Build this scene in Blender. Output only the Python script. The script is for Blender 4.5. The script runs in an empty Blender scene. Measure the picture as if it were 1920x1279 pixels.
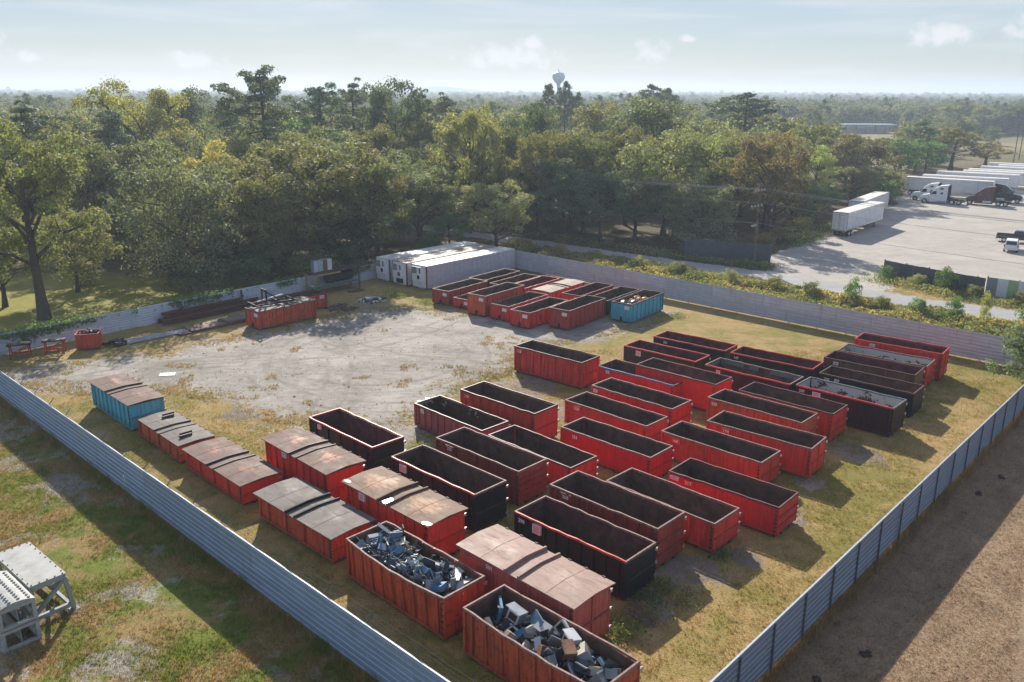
import bpy, math, random
import numpy as np
from mathutils import Matrix, Vector

SC = bpy.context.scene
COL = SC.collection
PI = math.pi

# ------------------------------------------------------------------ camera, sky, sun, exposure
cam = bpy.data.cameras.new('camera')
cam.sensor_width = 36.0
cam.lens = 36.0 * 1573.2 / 1920.0
cam.clip_start = 0.5
cam.clip_end = 20000
cam_ob = bpy.data.objects.new('camera', cam)
COL.objects.link(cam_ob)
CAM_H = 22.747
_p, _r = 0.28844, 0.0037
_fwd = Vector((0, math.cos(_p), -math.sin(_p)))
_rt = Vector((1, 0, 0))
_up = _rt.cross(_fwd)
_r2 = math.cos(_r) * _rt + math.sin(_r) * _up
_u2 = -math.sin(_r) * _rt + math.cos(_r) * _up
_m = Matrix((_r2, _u2, -_fwd)).transposed().to_4x4()
_m.translation = Vector((0, 0, CAM_H))
cam_ob.matrix_world = _m
SC.camera = cam_ob

SUN_EL = math.radians(29.4)
SUN_AZ = math.radians(-9.1)          # measured from +Y towards +X
SUN_DIR = Vector((math.sin(SUN_AZ) * math.cos(SUN_EL), math.cos(SUN_AZ) * math.cos(SUN_EL), math.sin(SUN_EL)))
sun = bpy.data.lights.new('sun', 'SUN')
sun.energy = 5.0
sun.angle = math.radians(0.55)
sun.color = (1.0, 0.93, 0.82)
sun_ob = bpy.data.objects.new('sun', sun)
COL.objects.link(sun_ob)
sun_ob.rotation_euler = SUN_DIR.to_track_quat('Z', 'Y').to_euler()
sun_ob.location = (0, 0, 80)

world = bpy.data.worlds.new('World')
SC.world = world
world.use_nodes = True
wn, wl = world.node_tree.nodes, world.node_tree.links
wn.clear()


def wnode(t, **k):
    n = wn.new(t)
    for a, v in k.items():
        setattr(n, a, v)
    return n


def wmath(op, a, b=None, clamp=False):
    n = wnode('ShaderNodeMath', operation=op, use_clamp=clamp)
    for i, v in enumerate((a, b)):
        if v is None:
            continue
        if isinstance(v, (int, float)):
            n.inputs[i].default_value = v
        else:
            wl.new(v, n.inputs[i])
    return n.outputs[0]


sky = wnode('ShaderNodeTexSky', sky_type='NISHITA', sun_disc=False)
sky.sun_elevation = SUN_EL
sky.sun_rotation = SUN_AZ
sky.altitude = 30
sky.air_density = 1.0
sky.dust_density = 0.2
sky.ozone_density = 2.8
tc = wnode('ShaderNodeTexCoord')
sep = wnode('ShaderNodeSeparateXYZ')
wl.new(tc.outputs['Generated'], sep.inputs[0])
az = wmath('ARCTAN2', sep.outputs[0], sep.outputs[1])
el = wmath('ARCSINE', sep.outputs[2])
# thin streaks of high cloud, everywhere in the sky
comb = wnode('ShaderNodeCombineXYZ')
wl.new(wmath('MULTIPLY', az, 2.6), comb.inputs[0])
wl.new(wmath('MULTIPLY', el, 26.0), comb.inputs[1])
streak = wnode('ShaderNodeTexNoise')
streak.inputs['Scale'].default_value = 1.3
streak.inputs['Detail'].default_value = 7
streak.inputs['Roughness'].default_value = 0.6
streak.inputs['Distortion'].default_value = 0.6
wl.new(comb.outputs[0], streak.inputs['Vector'])
st = wnode('ShaderNodeMapRange')
st.inputs[1].default_value, st.inputs[2].default_value = 0.47, 0.74
wl.new(streak.outputs['Fac'], st.inputs[0])
# small heaped clouds low over the horizon
comb2 = wnode('ShaderNodeCombineXYZ')
wl.new(az, comb2.inputs[0])
wl.new(el, comb2.inputs[1])
puff = wnode('ShaderNodeTexNoise')
puff.inputs['Scale'].default_value = 60
puff.inputs['Detail'].default_value = 8
puff.inputs['Roughness'].default_value = 0.58
wl.new(comb2.outputs[0], puff.inputs['Vector'])
puffv = wmath('MULTIPLY', wmath('SUBTRACT', puff.outputs['Fac'], 0.5), 2.6)
cl_mask = None
for caz, cel, wa, we in [(-0.538, 0.046, 0.026, 0.024), (-0.497, 0.034, 0.018, 0.011), (-0.347, 0.035, 0.036, 0.016),
                         (-0.002, 0.042, 0.072, 0.020), (0.020, 0.055, 0.022, 0.012), (0.157, 0.046, 0.024, 0.016),
                         (0.447, 0.062, 0.038, 0.020), (0.532, 0.066, 0.030, 0.019), (0.193, 0.058, 0.010, 0.006)]:
    dx = wmath('DIVIDE', wmath('SUBTRACT', az, caz), wa)
    dy0 = wmath('DIVIDE', wmath('SUBTRACT', el, cel - 0.3 * we), we)
    dyn = wmath('MULTIPLY', wmath('MINIMUM', dy0, 0.0), 1.5)
    dy = wmath('ADD', wmath('MAXIMUM', dy0, 0.0), wmath('ABSOLUTE', dyn))
    d = wmath('SQRT', wmath('ADD', wmath('MULTIPLY', dx, dx), wmath('MULTIPLY', dy, dy)))
    m = wmath('SUBTRACT', 1.0, d)
    cl_mask = m if cl_mask is None else wmath('MAXIMUM', cl_mask, m)
cm = wnode('ShaderNodeMapRange', interpolation_type='SMOOTHSTEP')
cm.inputs[1].default_value, cm.inputs[2].default_value = -0.1, 0.9
wl.new(wmath('ADD', cl_mask, puffv), cm.inputs[0])
cl_gate = wnode('ShaderNodeMapRange')
cl_gate.inputs[1].default_value, cl_gate.inputs[2].default_value = -0.55, 0.1
wl.new(cl_mask, cl_gate.inputs[0])
cloud_a = wmath('MULTIPLY', cm.outputs[0], cl_gate.outputs[0])
# the clouds scatter the sky's own light: brighter than it, by a factor
# a thin veil over the whole sky evens out the glow round the sun
lum = wnode('ShaderNodeVectorMath', operation='DOT_PRODUCT')
wl.new(sky.outputs[0], lum.inputs[0])
lum.inputs[1].default_value = (0.25, 0.6, 0.15)
soft = wmath('DIVIDE', 5.0, wmath('ADD', lum.outputs['Value'], 5.0))
dim = wnode('ShaderNodeVectorMath', operation='SCALE')
wl.new(sky.outputs[0], dim.inputs[0])
wl.new(soft, dim.inputs['Scale'])
veil = wnode('ShaderNodeVectorMath', operation='ADD')
wl.new(dim.outputs[0], veil.inputs[0])
veil.inputs[1].default_value = (1.02, 1.12, 1.50)
white = wnode('ShaderNodeMixRGB', blend_type='MIX')
white.inputs[2].default_value = (6.1, 6.12, 6.2, 1)
wl.new(veil.outputs[0], white.inputs[1])
wl.new(wmath('MAXIMUM', wmath('MULTIPLY', cloud_a, 0.9), wmath('MULTIPLY', st.outputs[0], 0.55)), white.inputs[0])
bg = wnode('ShaderNodeBackground')
bg.inputs['Strength'].default_value = 0.087
wl.new(white.outputs[0], bg.inputs['Color'])
wo = wnode('ShaderNodeOutputWorld')
wl.new(bg.outputs[0], wo.inputs['Surface'])

vs = SC.view_settings
vs.view_transform = 'Standard'
vs.look = 'None'
vs.gamma = 1.0
vs.use_curve_mapping = False
vs.exposure = 0.73
SC.render.engine = 'CYCLES'
SC.cycles.use_denoising = True
SC.cycles.max_bounces = 6
SC.cycles.diffuse_bounces = 4
SC.cycles.glossy_bounces = 2
SC.cycles.transmission_bounces = 4
SC.cycles.volume_bounces = 0
SC.cycles.transparent_max_bounces = 4
SC.cycles.sample_clamp_indirect = 4.0


# ------------------------------------------------------------------ helpers
class MB:
    """collects shapes; build() links them as one mesh object"""

    def __init__(self):
        self.v, self.f, self.m = [], [], []

    def face(self, pts, mi=0):
        n = len(self.v)
        self.v += [tuple(p) for p in pts]
        self.f.append(tuple(range(n, n + len(pts))))
        self.m.append(mi)

    def hexa(self, p, mi=0):
        """8 points: bottom ring ccw, top ring ccw"""
        n = len(self.v)
        self.v += [tuple(q) for q in p]
        for q in ((3, 2, 1, 0), (4, 5, 6, 7), (0, 1, 5, 4), (1, 2, 6, 5), (2, 3, 7, 6), (3, 0, 4, 7)):
            self.f.append(tuple(n + i for i in q))
            self.m.append(mi)

    def box(self, x0, x1, y0, y1, z0, z1, mi=0):
        self.hexa([(x0, y0, z0), (x1, y0, z0), (x1, y1, z0), (x0, y1, z0),
                   (x0, y0, z1), (x1, y0, z1), (x1, y1, z1), (x0, y1, z1)], mi)

    def obox(self, c, sx, sy, sz, rot, mi=0):
        q = []
        for dz in (-.5, .5):
            for dx, dy in ((-.5, -.5), (.5, -.5), (.5, .5), (-.5, .5)):
                q.append(Vector(c) + rot @ Vector((dx * sx, dy * sy, dz * sz)))
        self.hexa(q, mi)

    def bar(self, a, b, w, h=None, mi=0):
        a, b = Vector(a), Vector(b)
        h = h or w
        d = (b - a).normalized()
        ref = Vector((0, 0, 1)) if abs(d.z) < 0.95 else Vector((1, 0, 0))
        s = d.cross(ref).normalized()
        t = s.cross(d).normalized()
        s, t = s * w / 2, t * h / 2
        self.hexa([a - s - t, a + s - t, b + s - t, b - s - t, a - s + t, a + s + t, b + s + t, b - s + t], mi)

    def tube(self, pts, rad, sides=6, mi=0, cap=True):
        pts = [Vector(p) for p in pts]
        n0 = len(self.v)
        for i, p in enumerate(pts):
            d = (pts[min(i + 1, len(pts) - 1)] - pts[max(i - 1, 0)]).normalized()
            ref = Vector((0, 0, 1)) if abs(d.z) < 0.9 else Vector((1, 0, 0))
            s = d.cross(ref).normalized()
            t = s.cross(d).normalized()
            r = rad[i] if isinstance(rad, (list, tuple)) else rad
            for k in range(sides):
                a = 2 * PI * k / sides
                self.v.append(tuple(p + s * (r * math.cos(a)) + t * (r * math.sin(a))))
        for i in range(len(pts) - 1):
            for k in range(sides):
                a, b = n0 + i * sides + k, n0 + i * sides + (k + 1) % sides
                self.f.append((a, b, b + sides, a + sides))
                self.m.append(mi)
        if cap:
            self.f.append(tuple(n0 + k for k in reversed(range(sides))))
            self.m.append(mi)
            e = n0 + (len(pts) - 1) * sides
            self.f.append(tuple(e + k for k in range(sides)))
            self.m.append(mi)

    def cyl(self, a, b, r, sides=12, mi=0):
        self.tube([a, b], r, sides, mi)

    def prism(self, prof, y0, y1, mi=0, inset=None):
        """profile in x,z extruded along y; inset: (dy, scale) bevel ignored if None"""
        n = len(prof)
        k = len(self.v)
        self.v += [(x, y0, z) for x, z in prof] + [(x, y1, z) for x, z in prof]
        self.f.append(tuple(range(k, k + n)))
        self.m.append(mi)
        self.f.append(tuple(reversed(range(k + n, k + 2 * n))))
        self.m.append(mi)
        for i in range(n):
            j = (i + 1) % n
            self.f.append((k + i, k + n + i, k + n + j, k + j))
            self.m.append(mi)

    def mesh(self, name, mats):
        me = bpy.data.meshes.new(name)
        me.from_pydata(self.v, [], self.f)
        for mt in (mats if isinstance(mats, (list, tuple)) else [mats]):
            me.materials.append(mt)
        if any(self.m):
            me.polygons.foreach_set('material_index', self.m)
        me.update()
        return me

    def build(self, name, mats, parent=None, bevel=0.0):
        return link(name, self.mesh(name, mats), parent, bevel)


def link(name, me, parent=None, bevel=0.0):
    o = bpy.data.objects.new(name, me)
    COL.objects.link(o)
    if parent is not None:
        o.parent = parent
    if bevel:
        b = o.modifiers.new('bevel', 'BEVEL')
        b.width = bevel
        b.segments = 2
        b.limit_method = 'ANGLE'
    return o


def empty(name, loc, rz=0.0):
    o = bpy.data.objects.new(name, None)
    o.empty_display_size = 0.3
    COL.objects.link(o)
    o.location = loc
    o.rotation_euler = (0, 0, rz)
    return o


def tag(o, label=None, cat=None, group=None, kind=None):
    if label:
        o['label'] = label
    if cat:
        o['category'] = cat
    if group:
        o['group'] = group
    if kind:
        o['kind'] = kind
    return o


def copy_tree(o, parent=None):
    c = o.copy()
    COL.objects.link(c)
    if parent is not None:
        c.parent = parent
    for ch in list(o.children):
        copy_tree(ch, c)
    return c


def np_mesh(name, verts, faces, mats, attr=None, mi=None):
    """verts (N,3); faces (M,k) with constant k; attr: per-face float 'tint'"""
    verts = np.ascontiguousarray(verts, dtype=np.float32)
    faces = np.ascontiguousarray(faces, dtype=np.int32)
    me = bpy.data.meshes.new(name)
    M, k = faces.shape
    me.vertices.add(len(verts))
    me.vertices.foreach_set('co', verts.ravel())
    me.loops.add(M * k)
    me.loops.foreach_set('vertex_index', faces.ravel())
    me.polygons.add(M)
    me.polygons.foreach_set('loop_start', np.arange(0, M * k, k, dtype=np.int32))
    for mt in (mats if isinstance(mats, (list, tuple)) else [mats]):
        me.materials.append(mt)
    if mi is not None:
        me.polygons.foreach_set('material_index', np.ascontiguousarray(mi, dtype=np.int32))
    if attr is not None:
        a = me.attributes.new('tint', 'FLOAT', 'FACE')
        a.data.foreach_set('value', np.ascontiguousarray(attr, dtype=np.float32))
    me.update(calc_edges=True)
    return me


def vnoise(x, y, seed=0):
    """smooth value noise on numpy arrays, -1..1"""
    xi, yi = np.floor(x).astype(np.int64), np.floor(y).astype(np.int64)
    fx, fy = x - xi, y - yi
    fx, fy = fx * fx * (3 - 2 * fx), fy * fy * (3 - 2 * fy)

    def h(a, b):
        n = (a * 374761393 + b * 668265263 + seed * 1442695041) & 0xffffffff
        n = ((n ^ (n >> 13)) * 1274126177) & 0xffffffff
        return ((n ^ (n >> 16)) & 0xffff) / 32767.5 - 1
    return (h(xi, yi) * (1 - fx) + h(xi + 1, yi) * fx) * (1 - fy) + (h(xi, yi + 1) * (1 - fx) + h(xi + 1, yi + 1) * fx) * fy


def fbm(x, y, seed=0, octv=4):
    s, a, t = 0, 1.0, 0
    for o in range(octv):
        s = s + a * vnoise(x * 2 ** o, y * 2 ** o, seed + o)
        t += a
        a *= 0.55
    return s / t


def poly_sd(px, py, poly):
    """signed distance (positive inside) of points to a polygon"""
    P = np.array(poly, float)
    d2 = np.full(px.shape, 1e18)
    ins = np.zeros(px.shape, bool)
    for i in range(len(P)):
        a, b = P[i], P[(i + 1) % len(P)]
        ex, ey = b - a
        wx, wy = px - a[0], py - a[1]
        t = np.clip((wx * ex + wy * ey) / (ex * ex + ey * ey), 0, 1)
        d2 = np.minimum(d2, (wx - t * ex) ** 2 + (wy - t * ey) ** 2)
        c = (a[1] > py) != (b[1] > py)
        with np.errstate(divide='ignore', invalid='ignore'):
            xx = ex * (py - a[1]) / (ey if ey else 1e-9) + a[0]
        ins ^= c & (px < xx)
    d = np.sqrt(d2)
    return np.where(ins, d, -d)
# ------------------------------------------------------------------ materials
class NT:
    def __init__(self, name):
        self.mat = bpy.data.materials.new(name)
        self.mat.use_nodes = True
        self.n, self.l = self.mat.node_tree.nodes, self.mat.node_tree.links
        self.n.clear()
        self.out = self.n.new('ShaderNodeOutputMaterial')

    def node(self, t, ins=None, **k):
        n = self.n.new(t)
        for a, v in k.items():
            setattr(n, a, v)
        for a, v in (ins or {}).items():
            self.set(n.inputs[a], v)
        return n

    def set(self, sock, v):
        if isinstance(v, bpy.types.NodeSocket):
            self.l.new(v, sock)
        elif isinstance(v, tuple) and len(v) == 3 and sock.type == 'RGBA':
            sock.default_value = (*v, 1)
        else:
            sock.default_value = v

    def math(self, op, a, b=0.0, clamp=False):
        n = self.node('ShaderNodeMath', {0: a, 1: b}, operation=op)
        n.use_clamp = clamp
        return n.outputs[0]

    def mix(self, f, a, b, mode='MIX'):
        n = self.node('ShaderNodeMixRGB', {0: f, 1: a, 2: b}, blend_type=mode)
        return n.outputs[0]

    def ramp(self, v, lo, hi, a=0.0, b=1.0):
        n = self.node('ShaderNodeMapRange', {0: v, 1: lo, 2: hi, 3: a, 4: b})
        return n.outputs[0]

    def noise(self, vec, scale, detail=4, rough=0.55, dist=0.0):
        n = self.node('ShaderNodeTexNoise', {'Vector': vec, 'Scale': scale, 'Detail': detail, 'Roughness': rough, 'Distortion': dist})
        return n.outputs['Fac']

    def mapping(self, vec, scale=(1, 1, 1), loc=(0, 0, 0), rot=(0, 0, 0)):
        n = self.node('ShaderNodeMapping')
        self.l.new(vec, n.inputs['Vector'])
        n.inputs['Scale'].default_value = scale
        n.inputs['Location'].default_value = loc
        n.inputs['Rotation'].default_value = rot
        return n.outputs[0]

    def pos(self):
        return self.node('ShaderNodeNewGeometry').outputs['Position']

    def objvec(self):
        """object coordinates moved on by a random amount per object"""
        t = self.node('ShaderNodeTexCoord').outputs['Object']
        r = self.node('ShaderNodeObjectInfo').outputs['Random']
        a = self.node('ShaderNodeVectorMath', {0: t}, operation='ADD')
        c = self.node('ShaderNodeCombineXYZ', {0: self.math('MULTIPLY', r, 91.0), 1: self.math('MULTIPLY', r, 57.0), 2: self.math('MULTIPLY', r, 33.0)})
        self.l.new(c.outputs[0], a.inputs[1])
        return a.outputs[0]

    def bump(self, h, strength=0.3, dist=0.02):
        return self.node('ShaderNodeBump', {'Height': h, 'Strength': strength, 'Distance': dist}).outputs[0]

    def principled(self, col, rough=0.6, metal=0.0, normal=None, spec=0.5, coat=0.0):
        p = self.node('ShaderNodeBsdfPrincipled')
        self.set(p.inputs['Base Color'], col)
        self.set(p.inputs['Roughness'], rough)
        self.set(p.inputs['Metallic'], metal)
        p.inputs['Specular IOR Level'].default_value = spec
        if normal is not None:
            self.l.new(normal, p.inputs['Normal'])
        self.l.new(p.outputs[0], self.out.inputs['Surface'])
        return p


def plain(name, col, rough=0.6, metal=0.0, var=0.25, scale=6.0, spec=0.5, dirt=None):
    t = NT(name)
    v = t.objvec()
    n = t.noise(v, scale, 5, 0.6)
    dark = tuple(c * (1 - var) for c in col)
    lite = tuple(min(1, c * (1 + var)) for c in col)
    c = t.mix(t.ramp(n, 0.3, 0.7), dark, lite)
    if dirt:
        d = t.ramp(t.noise(v, scale * 0.35, 6, 0.7), 0.5, 0.72)
        c = t.mix(t.math('MULTIPLY', d, 0.75), c, dirt)
    t.principled(c, t.ramp(n, 0.2, 0.8, max(0.05, rough - 0.1), min(1, rough + 0.1)), metal,
                 t.bump(n, 0.12, 0.01), spec)
    return t.mat


def paint(name, col, rust=0.35, fade=0.3, rough=0.5, rustcol=(0.09, 0.035, 0.02)):
    """weathered enamel on steel: faded patches, run-down streaks, rust blooms and scratches"""
    t = NT(name)
    v = t.objvec()
    big = t.noise(v, 0.9, 4, 0.6)
    pale = (col[0], col[1] + 0.10 * (0.5 - col[1]), col[2] + 0.09 * (0.5 - col[2]))
    deep = tuple(c * 0.72 for c in col)
    c = t.mix(t.ramp(big, 0.3, 0.7), deep, col)
    c = t.mix(t.math('MULTIPLY', t.ramp(t.noise(v, 2.3, 5, 0.65), 0.48, 0.75), fade), c, pale)
    streak = t.noise(t.mapping(v, (7, 7, 0.5)), 1.0, 4, 0.6)
    c = t.mix(t.math('MULTIPLY', t.ramp(streak, 0.45, 0.72), 0.8 * min(1, rust * 2.4)), c, tuple(q * 0.6 + 0.012 for q in rustcol))
    blot = t.noise(v, 3.2, 8, 0.72, 0.5)
    lim = 0.72 - 0.26 * rust
    c = t.mix(t.ramp(blot, lim, lim + 0.07, 0, 0.9), c, rustcol)
    sp = t.node('ShaderNodeSeparateXYZ')
    t.l.new(t.node('ShaderNodeTexCoord').outputs['Object'], sp.inputs[0])
    low = t.math('ADD', t.ramp(sp.outputs[2], 0.1, 0.8, 0.55, 0.0), t.math('MULTIPLY', t.math('SUBTRACT', t.noise(t.mapping(v, (3, 3, 1.2)), 1.0, 5, 0.65), 0.5), 0.9))
    c = t.mix(t.ramp(low, 0.25, 0.7, 0, 0.65), c, (0.10, 0.065, 0.05))
    scuff = t.noise(t.mapping(v, (0.8, 0.8, 11)), 1.0, 5, 0.7)
    c = t.mix(t.ramp(scuff, 0.63, 0.70, 0, 0.45 * min(1, rust * 2.5)), c, tuple(q * 0.5 + 0.14 for q in col))
    fine = t.noise(v, 26, 3, 0.6)
    c = t.mix(t.ramp(fine, 0.68, 0.74, 0, 0.5 * rust), c, (0.12, 0.07, 0.05))
    r = t.ramp(blot, lim - 0.05, lim + 0.08, rough, 0.85)
    t.principled(c, r, 0.0, t.bump(t.math('ADD', big, t.math('MULTIPLY', blot, 0.3)), 0.25, 0.03), 0.25)
    return t.mat


def interior(name, base=(0.10, 0.055, 0.042), flake=None, amount=0.0):
    """scraped, rusted inner face; flake = remnants of a pale coat"""
    t = NT(name)
    v = t.objvec()
    n = t.noise(v, 1.6, 6, 0.65)
    c = t.mix(t.ramp(n, 0.35, 0.7), tuple(q * 0.55 for q in base), tuple(q * 1.5 for q in base))
    s = t.noise(t.mapping(v, (9, 9, 0.6)), 1.0, 4, 0.6)
    c = t.mix(t.ramp(s, 0.55, 0.8, 0, 0.6), c, (0.085, 0.045, 0.03))
    c = t.mix(t.ramp(t.noise(v, 14, 3), 0.66, 0.72, 0, 0.35), c, (0.16, 0.13, 0.11))
    if flake:
        z = t.node('ShaderNodeSeparateXYZ')
        t.l.new(t.node('ShaderNodeTexCoord').outputs['Object'], z.inputs[0])
        k = t.math('ADD', t.noise(v, 1.3, 7, 0.7, 0.6), t.ramp(z.outputs[2], 0.2, 1.9, -0.2, 0.12))
        c = t.mix(t.ramp(k, 0.62 - amount, 0.66 - amount, 0, 0.92), c, flake)
    t.principled(c, 0.75, 0, t.bump(n, 0.3, 0.02), 0.3)
    return t.mat


M = {}
M['red'] = paint('red_paint', (0.78, 0.026, 0.028), 0.18)
M['bright_red'] = paint('bright_red_paint', (0.80, 0.010, 0.022), 0.08, 0.2)
M['orange_red'] = paint('orange_red_paint', (0.64, 0.080, 0.034), 0.42)
M['maroon'] = paint('maroon_paint', (0.46, 0.045, 0.036), 0.30)
M['pink_red'] = paint('faded_pink_red_paint', (0.58, 0.11, 0.13), 0.25, 0.6)
M['coral'] = paint('coral_red_paint', (0.68, 0.10, 0.075), 0.12, 0.4)
M['black'] = paint('black_paint', (0.018, 0.019, 0.023), 0.16, 0.25, 0.45, (0.05, 0.03, 0.025))
M['blackred'] = paint('black_over_red_paint', (0.030, 0.012, 0.016), 0.25, 0.2, 0.45, (0.12, 0.02, 0.02))
M['brown'] = paint('brown_paint', (0.23, 0.12, 0.07), 0.30)
M['darkbrown'] = paint('dark_brown_paint', (0.045, 0.03, 0.028), 0.3)
M['blue'] = paint('turquoise_paint', (0.12, 0.50, 0.64), 0.22, 0.35)
M['rim_red'] = paint('worn_red_rim', (0.62, 0.06, 0.045), 0.35, 0.9)
M['rim_worn'] = paint('bare_worn_rim', (0.30, 0.17, 0.145), 0.45, 0.6, 0.65)
M['rim_grey'] = paint('grey_rim', (0.20, 0.22, 0.23), 0.3, 0.6)
M['rim_blue'] = paint('blue_rim', (0.12, 0.24, 0.48), 0.3, 0.5)
M['rim_dark'] = paint('dark_rim', (0.16, 0.06, 0.055), 0.4, 0.5)
M['inner'] = interior('rusted_interior')
M['inner_brown'] = interior('brown_interior', (0.125, 0.070, 0.052))
M['inner_maroon'] = interior('maroon_interior', (0.11, 0.040, 0.042))
M['inner_white'] = interior('peeling_white_interior', (0.08, 0.042, 0.03), (0.50, 0.50, 0.50), 0.12)
M['inner_flake'] = interior('rusty_white_interior', (0.075, 0.038, 0.025), (0.36, 0.34, 0.34), 0.02)
M['steel_dark'] = plain('dark_steel', (0.026, 0.026, 0.028), 0.75, 0, .25, 6, .2)
M['rust'] = plain('rusted_steel', (0.12, 0.055, 0.032), 0.8, 0, 0.45, 4)
M['rust_dark'] = plain('dark_rusted_steel', (0.055, 0.035, 0.03), 0.7, 0, 0.4, 3)
M['hinge'] = plain('worn_hinge_steel', (0.42, 0.35, 0.33), 0.45, 0.3)
M['white'] = plain('white_paint', (0.72, 0.73, 0.74), 0.45, 0, 0.06, 3)
M['sticker'] = plain('white_sticker', (0.74, 0.70, 0.70), 0.5, 0, 0.05)
M['print_red'] = plain('red_print', (0.55, 0.08, 0.10), 0.6, 0, 0.1)
M['lettering'] = plain('white_lettering', (0.80, 0.78, 0.78), 0.5, 0, 0.04)
M['rubber'] = plain('black_rubber', (0.018, 0.018, 0.019), 0.8)
M['chrome'] = plain('bright_metal', (0.65, 0.66, 0.68), 0.25, 0.9, 0.08)
M['glass'] = plain('dark_glass', (0.012, 0.015, 0.02), 0.06, 0, 0.1, 2, 0.8)
M['red_lens'] = plain('red_lens', (0.35, 0.01, 0.01), 0.2)
M['lamp_lens'] = plain('clear_lens', (0.6, 0.6, 0.58), 0.15)
M['yellow_steel'] = plain('yellow_steel', (0.34, 0.25, 0.08), 0.6, 0, 0.25, 5, 0.4, (0.1, 0.06, 0.03))
M['maroon_gloss'] = plain('maroon_truck_paint', (0.085, 0.018, 0.020), 0.22, 0, 0.1, 2)
M['dark_gloss'] = plain('dark_truck_paint', (0.025, 0.022, 0.024), 0.2, 0, 0.1, 2)
M['wood'] = plain('grey_wood_pole', (0.13, 0.10, 0.08), 0.85, 0, 0.3, 3)
M['concrete'] = plain('pale_grey_coated_steel', (0.39, 0.395, 0.375), 0.7, 0, 0.14, 2.2, 0.3, (0.22, 0.20, 0.17))
M['concrete_dark'] = plain('grey_coated_steel', (0.30, 0.33, 0.33), 0.6, 0, 0.12, 2.2, 0.4, (0.2, 0.19, 0.17))
M['insulator'] = plain('pale_insulator', (0.6, 0.6, 0.6), 0.3)
M['wire'] = plain('grey_cable', (0.34, 0.34, 0.35), 0.6, 0.1)
M['pipe'] = plain('grey_pipe_steel', (0.30, 0.32, 0.35), 0.5, 0.3, 0.2, 4)
M['slate'] = plain('slate_grey_sheeting', (0.085, 0.095, 0.11), 0.55, 0, 0.2, 1.5)
M['panel_white'] = plain('white_sheeting', (0.6, 0.63, 0.66), 0.5, 0, 0.1, 1.5)
M['panel_green'] = plain('green_sheeting', (0.30, 0.42, 0.20), 0.5, 0, 0.1, 1.5)
M['panel_grey'] = plain('grey_sheeting', (0.22, 0.23, 0.25), 0.5, 0, 0.1, 1.5)
M['panel_blue'] = plain('pale_blue_sheeting', (0.38, 0.50, 0.60), 0.5, 0, 0.1, 1.5)


def lid_mat(name, col, patch, amt, rough=0.72):
    t = NT(name)
    v = t.objvec()
    n = t.noise(v, 1.1, 6, 0.65, 0.3)
    c = t.mix(t.ramp(n, 0.3, 0.7), tuple(q * 0.7 for q in col), tuple(q * 1.25 for q in col))
    o = t.node('ShaderNodeTexCoord').outputs['Object']
    so = t.node('ShaderNodeSeparateXYZ', {0: o})
    ax = t.math('SUBTRACT', t.math('ABSOLUTE', so.outputs[0]), 1.9)
    sp = t.math('SQRT', t.math('ADD', t.math('MULTIPLY', t.math('MULTIPLY', ax, ax), 0.45), t.math('MULTIPLY', t.math('MULTIPLY', so.outputs[1], so.outputs[1]), 0.75)))
    k = t.math('ADD', t.math('MULTIPLY', t.noise(v, 1.5, 7, 0.68, 0.7), 1.5), t.math('MULTIPLY', sp, -0.75))
    c = t.mix(t.ramp(k, 0.52 - amt, 0.74 - amt, 0, 0.85), c, patch)
    c = t.mix(t.ramp(t.noise(v, 9, 4, 0.6), 0.58, 0.72, 0, 0.6), c, tuple(q * 0.45 for q in col))
    c = t.mix(t.ramp(t.noise(t.mapping(v, (0.5, 2.2, 1)), 1.6, 6, 0.7, 0.8), 0.50, 0.64, 0, 0.7), c, tuple(q * 0.5 for q in col))
    t.principled(c, t.ramp(n, 0.3, 0.7, rough - 0.1, rough + 0.15), 0.0, t.bump(n, 0.2, 0.03), 0.2)
    return t.mat


M['lid_brown'] = lid_mat('rusty_brown_lid', (0.17, 0.105, 0.085), (0.40, 0.21, 0.155), 0.08)
M['lid_patch'] = lid_mat('brown_lid_worn_pink', (0.18, 0.115, 0.09), (0.56, 0.30, 0.23), 0.20)
M['lid_grey'] = lid_mat('grey_brown_lid', (0.17, 0.145, 0.13), (0.26, 0.225, 0.205), 0.15)
M['lid_tan'] = lid_mat('tan_rusted_lid', (0.22, 0.145, 0.10), (0.50, 0.31, 0.20), 0.33)
M['lid_pink'] = lid_mat('pale_pink_lid', (0.32, 0.205, 0.165), (0.39, 0.26, 0.215), 0.3, 0.6)
M['lid_pale'] = lid_mat('pale_tan_lid', (0.34, 0.28, 0.22), (0.42, 0.35, 0.29), 0.2)

t = NT('still_water')
t.principled(t.mix(t.ramp(t.noise(t.objvec(), 5), 0.3, 0.7), (0.05, 0.04, 0.035), (0.07, 0.055, 0.05)), 0.09, 0, None, 1.0)
M['water'] = t.mat


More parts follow.
